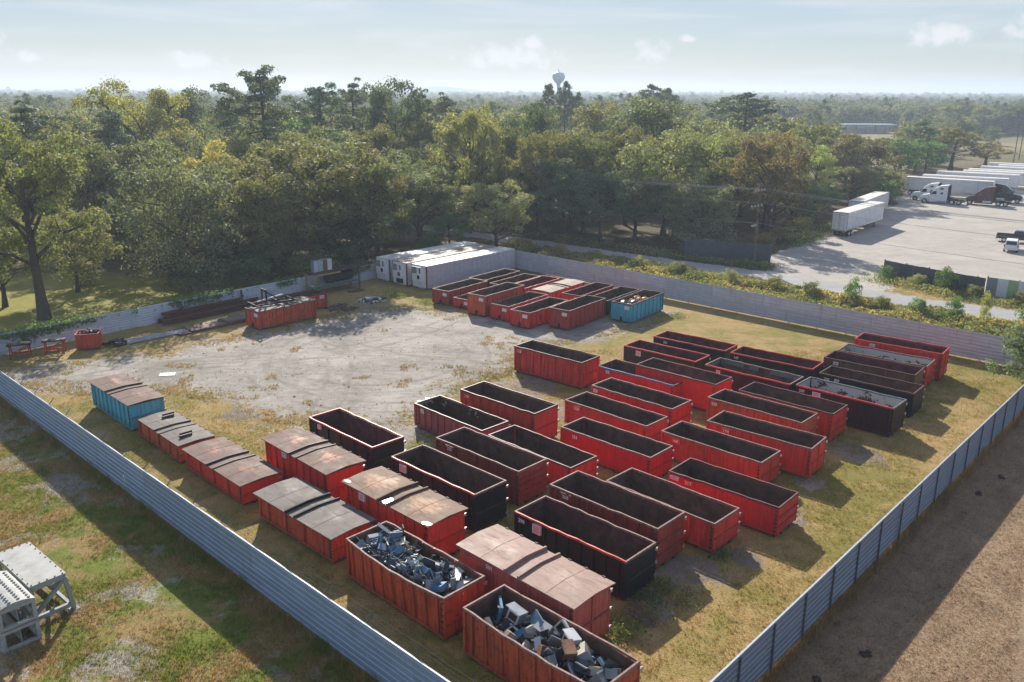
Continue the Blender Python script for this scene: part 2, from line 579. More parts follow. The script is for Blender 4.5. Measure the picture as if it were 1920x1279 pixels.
def sheet_mat(name, col, rough, metal, tintvar=0.2):
    t = NT(name)
    v = t.objvec()
    r = t.node('ShaderNodeObjectInfo').outputs['Random']
    n = t.noise(t.mapping(v, (0.5, 1, 3)), 1.2, 5, 0.6)
    c = t.mix(t.ramp(n, 0.3, 0.7), tuple(q * 0.86 for q in col), tuple(q * 1.12 for q in col))
    c = t.mix(t.math('MULTIPLY', r, tintvar * 2), c, tuple(q * 0.6 for q in col))
    g = t.noise(t.mapping(v, (3.0, 1, 0.35)), 1.0, 5, 0.7)
    c = t.mix(t.ramp(g, 0.54, 0.76, 0, 0.5), c, (0.17, 0.13, 0.11))
    c = t.mix(t.ramp(t.noise(v, 1.7, 7, 0.75, 0.5), 0.63, 0.70, 0, 0.6), c, (0.15, 0.08, 0.05))
    t.principled(c, t.ramp(n, 0.3, 0.7, rough - 0.08, rough + 0.1), metal, t.bump(t.noise(v, 2.0, 3), 0.1, 0.02), 0.5)
    return t.mat


M['fence_near'] = sheet_mat('blue_grey_galvanised_sheet', (0.29, 0.39, 0.52), 0.42, 0.2)
M['fence_right'] = sheet_mat('grey_galvanised_sheet', (0.24, 0.29, 0.36), 0.45, 0.2)
M['fence_back'] = sheet_mat('pale_galvanised_sheet', (0.54, 0.56, 0.63), 0.45, 0.12)
M['fence_left'] = sheet_mat('pale_blue_galvanised_sheet', (0.56, 0.63, 0.71), 0.45, 0.12)
M['fence_post'] = plain('dull_steel_post', (0.10, 0.115, 0.135), 0.6, 0.2)
M['flashing'] = plain('bright_edge_flashing', (0.36, 0.39, 0.43), 0.6, 0.1, 0.15)
M['trailer_side'] = sheet_mat('white_trailer_panel', (0.66, 0.67, 0.69), 0.45, 0.05, 0.03)
M['trailer_roof'] = sheet_mat('white_trailer_roof', (0.66, 0.64, 0.60), 0.6, 0.0, 0.05)
M['roof_rust'] = sheet_mat('rust_stained_roof', (0.34, 0.25, 0.19), 0.7, 0.0, 0.05)
M['lilac_side'] = sheet_mat('stained_pale_trailer_side', (0.46, 0.46, 0.52), 0.5, 0.05, 0.03)

def wheel_tracks(t, P, arcs, w=0.28, gap=1.9):
    """mask of paired wheel marks along arcs (centre x, y, radius), broken up by noise"""
    m = None
    for (x, y, r) in arcs:
        d = t.node('ShaderNodeVectorMath', {0: P, 1: (x, y, 0)}, operation='DISTANCE').outputs['Value']
        for q in (-gap / 2, gap / 2):
            a = t.math('ABSOLUTE', t.math('SUBTRACT', d, r + q))
            k = t.ramp(a, w * 0.35, w, 1, 0)
            m = k if m is None else t.math('MAXIMUM', m, k)
    n = t.noise(t.mapping(P, (0.3, 0.3, 1)), 1.0, 4, 0.6)
    return t.math('MULTIPLY', m, t.ramp(n, 0.38, 0.6))


# grass colour as a function of the place on the ground, shared by the ground and the tufts on it
GG = bpy.data.node_groups.new('grass_colour', 'ShaderNodeTree')
GG.interface.new_socket('Color', in_out='OUTPUT', socket_type='NodeSocketColor')
GG.interface.new_socket('Height', in_out='OUTPUT', socket_type='NodeSocketFloat')


class GT(NT):
    def __init__(self):
        self.n, self.l = GG.nodes, GG.links
        self.out = self.n.new('NodeGroupOutput')


g = GT()
P = g.pos()
flat = g.mapping(P, (1, 1, 0))
n_big = g.noise(flat, 0.07, 4, 0.6, 0.4)
n_mid = g.noise(flat, 0.42, 9, 0.72, 0.5)
n_sm = g.noise(flat, 1.7, 5, 0.65)
n_fine = g.noise(flat, 9.0, 4, 0.7)
n_grain = g.noise(flat, 34.0, 2, 0.6)


def side(x0, y0, nx, ny, w):
    d = g.node('ShaderNodeVectorMath', {0: flat, 1: (nx, ny, 0)}, operation='DOT_PRODUCT').outputs['Value']
    c = x0 * nx + y0 * ny
    return g.ramp(d, c - w, c + w)


straw = g.mix(g.ramp(n_sm, 0.3, 0.7), (0.36, 0.235, 0.085), (0.50, 0.34, 0.145))
olive = g.mix(g.ramp(n_sm, 0.3, 0.7), (0.20, 0.175, 0.035), (0.31, 0.25, 0.06))
yard = g.mix(g.ramp(g.math('ADD', n_mid, g.math('MULTIPLY', g.math('SUBTRACT', n_big, 0.5), 0.8)), 0.42, 0.60), straw, olive)
# outside the fence on the right: trampled brown turf
dead = g.mix(g.ramp(n_mid, 0.35, 0.65), (0.27, 0.175, 0.11), (0.44, 0.30, 0.195))
dead = g.mix(g.math('MULTIPLY', wheel_tracks(g, flat, [(120, -70, 146), (60, -30, 73)], 0.3, 2.0), 0.4), dead, (0.20, 0.135, 0.09))
col = g.mix(side(10.52, 28.96, 0.731, -0.682, 0.5), yard, dead)
# outside the fence on the left: green turf with worn sandy places
green = g.mix(g.ramp(n_sm, 0.3, 0.7), (0.12, 0.165, 0.018), (0.23, 0.25, 0.04))
tan = g.mix(g.ramp(n_sm, 0.35, 0.65), (0.31, 0.21, 0.085), (0.40, 0.26, 0.11))
sand = g.mix(g.ramp(n_fine, 0.3, 0.7), (0.30, 0.255, 0.21), (0.50, 0.45, 0.40))
left = g.mix(g.ramp(n_mid, 0.44, 0.56), tan, green)
left = g.mix(g.ramp(g.math('ADD', g.noise(g.mapping(flat, (1, 1, 1), (31, 7, 0)), 0.22, 6, 0.7, 0.4), g.math('MULTIPLY', g.math('SUBTRACT', n_sm, 0.5), 0.25)), 0.53, 0.60, 0, 0.9), left, sand)
outl = side(-5.5, 28.42, -0.689, -0.725, 0.4)
col = g.mix(outl, col, left)
# meadow under the trees beyond the back fence on the left
mead = g.mix(g.ramp(n_mid, 0.4, 0.6), (0.27, 0.27, 0.045), (0.38, 0.33, 0.09))
col = g.mix(side(-30, 90.5, -0.755, 0.655, 0.6), col, mead)
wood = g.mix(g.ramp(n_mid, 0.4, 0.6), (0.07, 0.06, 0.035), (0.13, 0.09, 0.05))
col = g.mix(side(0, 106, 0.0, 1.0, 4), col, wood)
far = g.mix(g.ramp(g.noise(flat, 0.012, 4, 0.6), 0.4, 0.6), (0.15, 0.14, 0.05), (0.30, 0.24, 0.14))
col = g.mix(side(0, 300, 0.0, 1.0, 90), col, far)
col = g.mix(g.ramp(n_fine, 0.30, 0.62, 0.62, 0.0), col, (0.085, 0.07, 0.035))
col = g.mix(g.ramp(n_grain, 0.55, 0.75, 0.0, 0.45), col, (0.34, 0.27, 0.14))
col = g.mix(1.0, col, (1.10, 1.13, 1.15), 'MULTIPLY')
g.set(g.out.inputs['Color'], col)
g.set(g.out.inputs['Height'], g.math('ADD', n_fine, g.math('MULTIPLY', n_grain, 0.5)))


def grass_group(t):
    n = t.n.new('ShaderNodeGroup')
    n.node_tree = GG
    return n


t = NT('turf')
gn = grass_group(t)
t.principled(gn.outputs['Color'], 0.95, 0, t.bump(gn.outputs['Height'], 0.9, 0.10), 0.15)
M['turf'] = t.mat

t = NT('grass_blades')
gn = grass_group(t)
at = t.node('ShaderNodeAttribute', attribute_name='tint').outputs['Fac']
c = t.mix(1.0, gn.outputs['Color'], t.node('ShaderNodeCombineXYZ', {0: t.ramp(at, 0, 1, 0.9, 1.7), 1: t.ramp(at, 0, 1, 0.9, 1.65), 2: t.ramp(at, 0, 1, 0.9, 1.4)}).outputs[0], 'MULTIPLY')
d1 = t.node('ShaderNodeBsdfDiffuse', {'Color': c})
d2 = t.node('ShaderNodeBsdfTranslucent', {'Color': c})
mx = t.node('ShaderNodeMixShader', {0: 0.4})
t.l.new(d1.outputs[0], mx.inputs[1])
t.l.new(d2.outputs[0], mx.inputs[2])
t.l.new(mx.outputs[0], t.out.inputs['Surface'])
M['blades'] = t.mat


def gravel_mat(name, lo, hi, tint, rot, arcs=()):
    t = NT(name)
    P = t.mapping(t.pos(), (1, 1, 0))
    n1 = t.noise(P, 0.16, 5, 0.65, 0.5)
    n2 = t.noise(P, 1.1, 6, 0.7, 0.3)
    n3 = t.noise(P, 14, 4, 0.75)
    tr = t.noise(t.mapping(P, (0.22, 2.0, 1), (0, 0, 0), (0, 0, rot)), 1.2, 5, 0.6, 0.8)
    c = t.mix(t.ramp(t.math('ADD', t.math('MULTIPLY', n1, 0.6), t.math('MULTIPLY', n2, 0.4)), 0.40, 0.60), lo, hi)
    c = t.mix(t.ramp(tr, 0.52, 0.66, 0, 0.5), c, tint)
    if arcs:
        c = t.mix(t.math('MULTIPLY', wheel_tracks(t, P, arcs), 0.55), c, tuple(q * 0.78 for q in tint))
    c = t.mix(t.ramp(n3, 0.3, 0.7, 0.6, 0.0), c, tuple(q * 0.45 for q in lo))
    vo = t.node('ShaderNodeTexVoronoi', {'Vector': P, 'Scale': 9.0})
    c = t.mix(t.ramp(vo.outputs['Distance'], 0.02, 0.16, 0.35, 0.0), c, tuple(min(0.8, q * 1.35) for q in hi))
    t.principled(c, 0.9, 0, t.bump(t.math('ADD', n3, t.math('MULTIPLY', n2, 0.6)), 0.6, 0.05), 0.25)
    return t.mat


M['gravel'] = gravel_mat('grey_gravel', (0.23, 0.205, 0.175), (0.50, 0.455, 0.405), (0.22, 0.185, 0.14), 0.5, [(-16, 40, 32), (-30, 95, 26), (4, 98, 30), (-60, 60, 46), (-12, 72, 9), (-9, 72.5, 13.5)])
M['lot'] = gravel_mat('pale_crushed_stone', (0.41, 0.37, 0.325), (0.54, 0.495, 0.44), (0.36, 0.325, 0.285), -0.4, [(40, 180, 62), (20, 100, 52), (130, 150, 58), (90, 60, 74), (60, 220, 85), (110, 120, 32), (75, 150, 20)])
M['soil'] = gravel_mat('bare_grey_soil', (0.20, 0.155, 0.115), (0.40, 0.33, 0.265), (0.22, 0.165, 0.115), 0.9)
M['road'] = gravel_mat('grey_stone_road', (0.36, 0.35, 0.34), (0.47, 0.46, 0.44), (0.33, 0.32, 0.31), -0.63)


def leaf_mat(name, gloss=0.22, trans=0.45):
    """leaves take their tree's own colour (object colour), each leaf a little off it"""
    t = NT(name)
    oc = t.node('ShaderNodeObjectInfo').outputs['Color']
    at = t.node('ShaderNodeAttribute', attribute_name='tint').outputs['Fac']
    hs = t.node('ShaderNodeHueSaturation', {'Hue': t.ramp(at, 0, 1, 0.485, 0.535), 'Saturation': t.ramp(at, 0, 1, 0.62, 0.92),
                                            'Value': t.ramp(at, 0, 1, 1.5, 3.9), 'Color': oc})
    c = hs.outputs[0]
    p = t.node('ShaderNodeBsdfPrincipled', {'Base Color': c, 'Roughness': 0.62})
    p.inputs['Specular IOR Level'].default_value = gloss
    d2 = t.node('ShaderNodeBsdfTranslucent', {'Color': t.mix(1.0, c, (1.25, 1.15, 0.5), 'MULTIPLY')})
    mx = t.node('ShaderNodeMixShader', {0: trans})
    t.l.new(p.outputs[0], mx.inputs[1])
    t.l.new(d2.outputs[0], mx.inputs[2])
    t.l.new(mx.outputs[0], t.out.inputs['Surface'])
    return t.mat


M['leaf'] = leaf_mat('leaves')
M['needle'] = leaf_mat('needles', 0.2, 0.25)
M['bark'] = plain('bark', (0.075, 0.058, 0.045), 0.9, 0, 0.35, 3)
M['bark_pine'] = plain('pine_bark', (0.095, 0.065, 0.05), 0.9, 0, 0.35, 3)
# ------------------------------------------------------------------ ground, gravel, road, lot, hill
def sheet_from_cells(name, poly, cell, amp, nscale, z, mat, blobs=(), seed=1, inner=None):
    P = np.array(poly)
    x0, y0 = P.min(0) - 3
    x1, y1 = P.max(0) + 3
    for b in blobs:
        x0, y0, x1, y1 = min(x0, b[0] - b[2] - 2), min(y0, b[1] - b[2] - 2), max(x1, b[0] + b[2] + 2), max(y1, b[1] + b[2] + 2)
    nx, ny = int((x1 - x0) / cell) + 1, int((y1 - y0) / cell) + 1
    gx, gy = np.meshgrid(x0 + np.arange(nx) * cell, y0 + np.arange(ny) * cell, indexing='ij')
    cx, cy = gx + cell / 2, gy + cell / 2
    s = poly_sd(cx, cy, poly)
    rng0 = np.random.default_rng(seed + 40)
    nz = fbm(cx * nscale, cy * nscale, seed, 5)
    keep = (s + nz * amp + rng0.normal(0, .22 * amp, s.shape)) > 0
    for bx, by, br, ba in blobs:
        d = br - np.hypot(cx - bx, (cy - by))
        keep |= (d + fbm(cx * 1.3, cy * 1.3, seed + 9, 5) * br * ba) > 0
    ii, jj = np.nonzero(keep)
    rng = np.random.default_rng(seed)
    vx = gx + rng.uniform(-.3, .3, gx.shape) * cell
    vy = gy + rng.uniform(-.3, .3, gx.shape) * cell
    # one more row and column of corners
    vx = np.pad(vx, ((0, 1), (0, 1)), mode='edge')
    vy = np.pad(vy, ((0, 1), (0, 1)), mode='edge')
    vx[-1, :] += cell
    vy[:, -1] += cell
    idx = np.arange(vx.size).reshape(vx.shape)
    f = np.stack([idx[ii, jj], idx[ii + 1, jj], idx[ii + 1, jj + 1], idx[ii, jj + 1]], -1)
    used, inv = np.unique(f.ravel(), return_inverse=True)
    V = np.stack([vx.ravel()[used], vy.ravel()[used], np.full(len(used), z)], -1)
    o = link(name, np_mesh(name, V, inv.reshape(f.shape), mat))
    o['kind'] = 'structure'
    return o


gmb = MB()
gmb.face([(-5600, -400, 0), (5600, -400, 0), (5600, 5600, 0), (-5600, 5600, 0)])
tag(gmb.build('ground', M['turf']), kind='structure')

YARD = [(-43.5, 66.6), (-38.6, 63.2), (-33.5, 61.8), (-27.0, 62.4), (-21.5, 59.8), (-17.0, 56.2), (-13.5, 56.0), (-9.4, 53.0), (-6.5, 52.5),
        (-6.3, 58.0), (-4.6, 63.5), (-.5, 66.8), (0.3, 73.0), (6.5, 77.0), (15.0, 83.5), (16.8, 86.6), (11, 86), (4, 85.0), (-3.0, 86.2), (-7.3, 87.8),
        (-12, 90), (-17, 88), (-19.9, 85.0), (-25.5, 79.5), (-31.4, 72.5), (-37, 69.8), (-41.3, 68.2)]
sheet_from_cells('gravel_yard', YARD, 0.2, 3.6, 0.30, 0.006, M['gravel'],
                 (), 3)
sheet_from_cells('bare_soil', [(10.2, 36.0), (9.6, 36.9), (8.4, 37.2), (7.6, 36.6), (8.6, 35.7)], 0.13, 1.4, 1.3, 0.005, M['soil'],
                 [(8.8, 36.4, 1.5, .9), (6.4, 33.6, 1.1, .9), (22.9, 50.9, 1.6, .9), (18.2, 46.6, 1.0, .9), (12.0, 37.9, 0.9, .9), (15.0, 42.5, 1.3, .9),
                  (-19.8, 57.3, 1.5, .9), (-8, 54, 2.0, .9), (-3.2, 58.2, 2.2, .8), (5.2, 53.8, 1.6, .9), (10, 44, 1.4, .9), (3.0, 43.0, 1.5, .9), (17.5, 55.5, 1.6, .9),
                  (5.0, 58.5, 2.2, .9), (1.0, 64.0, 2.5, .9)], 11)
LOT = [(33.5, 107.5), (35.6, 113.0), (38.3, 121.5), (44, 131), (50, 137.4), (53, 141), (58, 152), (64, 158), (72, 170), (82, 180), (86, 190),
       (95, 203), (118, 226), (135, 250), (215, 205), (130, 92), (76, 82), (62, 88.8), (55.6, 96.4), (48.3, 107.2), (47.2, 104.0), (46.4, 99.6), (41.5, 95.5)]
sheet_from_cells('truck_lot', LOT, 0.45, 1.6, 0.22, 0.006, M['lot'], (), 5)
ROAD_C = [(-62, 184), (-40, 164.5), (-18, 148), (2.6, 131.6), (18.2, 118.4), (32.0, 107.8), (41.5, 96.6), (47.5, 91.5), (53, 87.8), (63, 81.5), (80, 70), (110, 50)]
ROAD_W = [4.6, 4.6, 4.6, 4.6, 4.6, 5.0, 6.0, 5.6, 5.2, 4.8, 4.8, 4.8]
rp, rq = [], []
for i, (x, y) in enumerate(ROAD_C):
    a, b = Vector((*ROAD_C[max(0, i - 1)], 0)), Vector((*ROAD_C[min(len(ROAD_C) - 1, i + 1)], 0))
    d = (b - a).normalized()
    rp.append((x - d.y * ROAD_W[i] / 2, y + d.x * ROAD_W[i] / 2))
    rq.append((x + d.y * ROAD_W[i] / 2, y - d.x * ROAD_W[i] / 2))
sheet_from_cells('road', rp + rq[::-1], 0.35, 0.55, 0.4, 0.012, M['road'], (), 7)

# far rise on the horizon
hm = MB()
NS = 24
prev = None
for i in range(NS + 1):
    u = i / NS
    h = 8 + 46 * (math.sin(PI * u) ** 0.8) * (0.9 + 0.12 * math.sin(7 * u))
    x = -585 + 500 * u
    ring = [(x, 4300, -1), (x, 4420, h), (x, 4700, h), (x, 4900, -1)]
    if prev:
        for k in range(3):
            hm.face([prev[k], ring[k], ring[k + 1], prev[k + 1]])
    prev = ring
t = NT('wooded_rise')
t.principled(t.mix(t.noise(t.pos(), 0.02, 5), (0.03, 0.045, 0.03), (0.06, 0.07, 0.04)), 0.95)
tag(hm.build('hill', t.mat), kind='structure')


# ------------------------------------------------------------------ fences of ribbed metal sheet
def sheet_mesh(L, h, nrib, mat):
    """ribbed sheet standing in x-z, ribs towards -y; two skins 3 mm apart"""
    p = h / nrib
    prof = [(0.0, 0.0)]
    for k in range(nrib):
        b = k * p
        prof += [(b + p * .32, 0.0), (b + p * .42, -0.034), (b + p * .60, -0.034), (b + p * .70, 0.0)]
    prof.append((h, 0.0))
    mb = MB()
    n = len(prof)
    for x in (0.0, L):
        mb.v += [(x, y, z) for z, y in prof]
        mb.v += [(x, y + 0.003, z) for z, y in prof]
    for i in range(n - 1):
        mb.f.append((i, i + 2 * n, i + 1 + 2 * n, i + 1))
        mb.f.append((n + i, n + i + 1, 3 * n + i + 1, 3 * n + i))
        mb.m += [0, 0]
    for e in (0, 2 * n):
        for i in range(n - 1):
            mb.f.append((e + i, e + i + 1, e + n + i + 1, e + n + i))
            mb.m.append(0)
    mb.f.append((0, n, 3 * n, 2 * n))
    mb.f.append((n - 1, 3 * n - 1, 4 * n - 1, 2 * n - 1)[::-1])
    mb.m += [0, 0]
    return mb.mesh('sheet', mat)


def fence(A, B, H, gap, bay, mat, post_y, label, seed, wires=False, cap=True, span=2, nrib=4, wob=0.015, group='sheet metal fences round the yard'):
    rng = random.Random(seed)
    A, B = Vector((*A, 0)), Vector((*B, 0))
    L = (B - A).length
    root = empty('corrugated_fence', A, math.atan2(B.y - A.y, B.x - A.x))
    tag(root, label, 'fence', group)
    nb = round(L / bay)
    bay = L / nb
    nc = 2
    hc = (H - gap) / nc
    me = {}
    for c in range(nc):
        x = 0
        off = (c % 2) * (span // 2)
        segs = ([off] if off else [])
        left = nb - off
        while left > 0:
            s = min(span, left)
            segs.append(s)
            left -= s
        for s in segs:
            if s not in me:
                me[s] = sheet_mesh(s * bay + 0.04, hc + 0.03, nrib, mat)
            o = link('sheet', me[s], root)
            o.location = (x * bay - .02, -0.004 - .009 * c + rng.uniform(-.006, .006), gap + c * hc + rng.uniform(-wob, wob) * (1 if c < nc - 1 else .3))
            o.rotation_euler = (rng.uniform(-.018, .018), rng.uniform(-.0035, .0035), 0)
            x += s
    pm = MB()
    pm.box(-.04, .04, -.03, .03, 0, H - 0.02)
    pme = pm.mesh('post', M['fence_post'])
    for i in range(nb + 1):
        o = link('post', pme, root)
        o.location = (i * bay, post_y, -0.05)
        o.rotation_euler = (rng.uniform(-.01, .01), rng.uniform(-.012, .012), 0)
    rm = MB()
    for z in ((gap + 0.12, H - 0.25) if not cap else (gap + .12,)):
        rm.box(0, L, 0.012, 0.05, z - .03, z + .03)
    rm.build('rail', M['fence_post'], root)
    if cap:
        cm_ = MB()
        for i in range(nb):
            j = rng.uniform(-.006, .006)
            cm_.box(i * bay, (i + 1) * bay - .01, -.05, .03, H + j + 0.012, H + j + .042)
        cm_.build('top_rail', M['flashing'], root)
    if wires:
        am = MB()
        am.bar((0, 0.03, H - .3), (0, 0.05, H + .05), .04)
        am.bar((0, 0.05, H + .04), (0, .38, H + .40), .035)
        ame = am.mesh('wire_arm', M['fence_post'])
        for i in range(nb + 1):
            link('wire_arm', ame, root).location = (i * bay, 0, 0)
        for k in range(3):
            wm = MB()
            y, z = .16 + .1 * k, H + .16 + .11 * k
            for i in range(nb):
                pts = [(i * bay + bay * q / 4, y + rng.uniform(-.01, .01), z - .045 * math.sin(PI * q / 4)) for q in range(5)]
                wm.tube(pts, .006, 3, cap=False)
                for q in range(12):
                    xx = i * bay + bay * (q + .5) / 12
                    zz = z - .045 * math.sin(PI * (q + .5) / 12)
                    wm.bar((xx - .02, y, zz - .03), (xx + .02, y, zz + .03), .006)
            wm.build('barbed_wire', M['fence_post'], root)
    return root


C_FRONT, C_LEFT, C_BACK, C_RIGHT = (2.71, 20.61), (-48.0, 68.83), (-6.1, 117.2), (45.8, 66.8)
fence(C_LEFT, C_FRONT, 2.5, .10, 2.9, M['fence_near'], .07, 'blue grey ribbed metal fence topped with barbed wire, along the green turf', 1, True, True)
fence(C_FRONT, C_RIGHT, 2.45, .22, 2.85, M['fence_right'], -.075, 'grey ribbed metal fence with dark posts, beside the trampled brown turf', 2, False, True)
fence(C_LEFT, C_BACK, 1.95, .05, 3.2, M['fence_left'], .07, 'pale ribbed metal fence overhung by ivy and trees, behind the scrap beams', 3, False, False)
fence(C_BACK, C_RIGHT, 2.5, .10, 3.0, M['fence_back'], .07, 'pale lilac grey ribbed metal fence between the yard and the roadside weeds', 4, False, False)


# fences of upright sheets at the entrance of the truck lot
def board_fence(pts, H, mats, label, wid=1.0, seed=0, cat='fence', posts=True):
    rng = random.Random(seed)
    A = Vector((*pts[0], 0))
    B = Vector((*pts[1], 0))
    L = (B - A).length
    root = empty('panel_fence', A, math.atan2(B.y - A.y, B.x - A.x))
    tag(root, label, cat)
    n = max(1, round(L / wid))
    w = L / n
    mb = MB()
    nr = 4
    for k in range(nr):
        a = w * k / nr
        q = w / nr
        mb.box(a, a + q * .7, -.012, .0, 0, H - 0.05)
        mb.box(a + q * .7, a + q, -.035, -.012, 0, H - 0.05)
    for i in range(n):
        me = mb.mesh('panel', mats[i % len(mats)]) if (len(mats) > 1 or i == 0) else me
        o = link('panel', me, root)
        o.location = (i * w, rng.uniform(-.008, .008), .04 + rng.uniform(-.03, .03))
        o.rotation_euler = (0, rng.uniform(-.006, .006), 0)
    pm = MB()
    pm.box(-.05, .05, .03, .13, 0, H + .12)
    pme = pm.mesh('post', M['fence_post'])
    for i in range(0, n + 1, 3):
        link('post', pme, root).location = (i * w, 0, 0)
    rm = MB()
    rm.box(0, L, .004, .03, H * .8, H * .8 + .09)
    rm.box(0, L, .004, .03, H * .25, H * .25 + .09)
    rm.build('rail', M['fence_post'], root)
    return root


board_fence([(24.6, 118.9), (35.3, 113.4)], 2.9, [M['slate']], 'dark slate panel fence under the trees beside the wooden utility pole', 1.0, 1)
board_fence([(48.1, 106.9), (55.3, 96.0)], 2.1, [M['slate']], 'dark slate panel fence between the pale truck lot and the road', 1.0, 2)
board_fence([(55.4, 95.85), (62.5, 89.0)], 2.3, [M['panel_grey'], M['panel_white'], M['panel_green'], M['panel_white'], M['panel_blue'], M['panel_blue'], M['panel_white']],
            'row of white, green and pale blue panels at the end of the slate fence', 1.15, 3)

# ------------------------------------------------------------------ haze
hb = MB()
hb.box(-5900, 5900, -700, 5900, -1.5, 62)
hz = hb.build('haze', [])
hz['kind'] = 'stuff'
hmat = bpy.data.materials.new('haze')
hmat.use_nodes = True
hn = hmat.node_tree.nodes
hn.clear()
ho = hn.new('ShaderNodeOutputMaterial')
hv = hn.new('ShaderNodeVolumePrincipled')
hv.inputs['Color'].default_value = (0.70, 0.83, 1.0, 1)
hv.inputs['Density'].default_value = 0.00036
hv.inputs['Anisotropy'].default_value = 0.25
hmat.node_tree.links.new(hv.outputs[0], ho.inputs['Volume'])
hz.data.materials.append(hmat)
# ------------------------------------------------------------------ roll-off containers
_ribs = {}


def rib_mesh(h, w, d, mat, lean=0.0):
    k = (round(h, 2), round(w, 3), round(d, 3), mat.name, round(lean, 2))
    if k not in _ribs:
        mb = MB()
        mb.hexa([(-w / 2, -d, 0), (w / 2, -d, 0), (w / 2, 0, 0), (-w / 2, 0, 0),
                 (-w / 2, -d - lean, h), (w / 2, -d - lean, h), (w / 2, -lean, h), (-w / 2, -lean, h)])
        _ribs[k] = mb.mesh('rib', mat)
    return _ribs[k]


def text(body, size, mat, parent, loc, rot, name='number'):
    cu = bpy.data.curves.new(name, 'FONT')
    cu.body = body
    cu.size = size
    cu.align_x = 'CENTER'
    cu.align_y = 'CENTER'
    cu.extrude = 0.002
    cu.offset = 0.006
    cu.resolution_u = 2
    cu.materials.append(mat)
    tmp = bpy.data.objects.new('tmp', cu)
    me = bpy.data.meshes.new_from_object(tmp)
    bpy.data.objects.remove(tmp)
    bpy.data.curves.remove(cu)
    if not me.materials:
        me.materials.append(mat)
    o = link(name, me, parent)
    o.location = loc
    o.rotation_euler = rot
    return o


PAINTS = {'red': (.78, .040, .030, .26), 'bright_red': (.82, .018, .022, .14), 'orange_red': (.68, .095, .038, .45), 'maroon': (.46, .046, .038, .36), 'pink_red': (.56, .10, .12, .3), 'coral': (.62, .10, .075, .16)}


def own_paint(mat, seed):
    """every red container has faded and rusted in its own way"""
    if mat not in PAINTS:
        return M[mat]
    rg = random.Random(seed * 31 + 7)
    r, g_, b, ru = PAINTS[mat]
    v = rg.uniform(.84, 1.08)
    o = rg.uniform(0, .03)
    return paint('%s_paint_%d' % (mat, seed), (r * v, g_ + o, b + o * rg.uniform(.2, .9)), min(.7, ru * rg.uniform(.7, 2.0)), rg.uniform(.15, .7), rg.uniform(.42, .6))


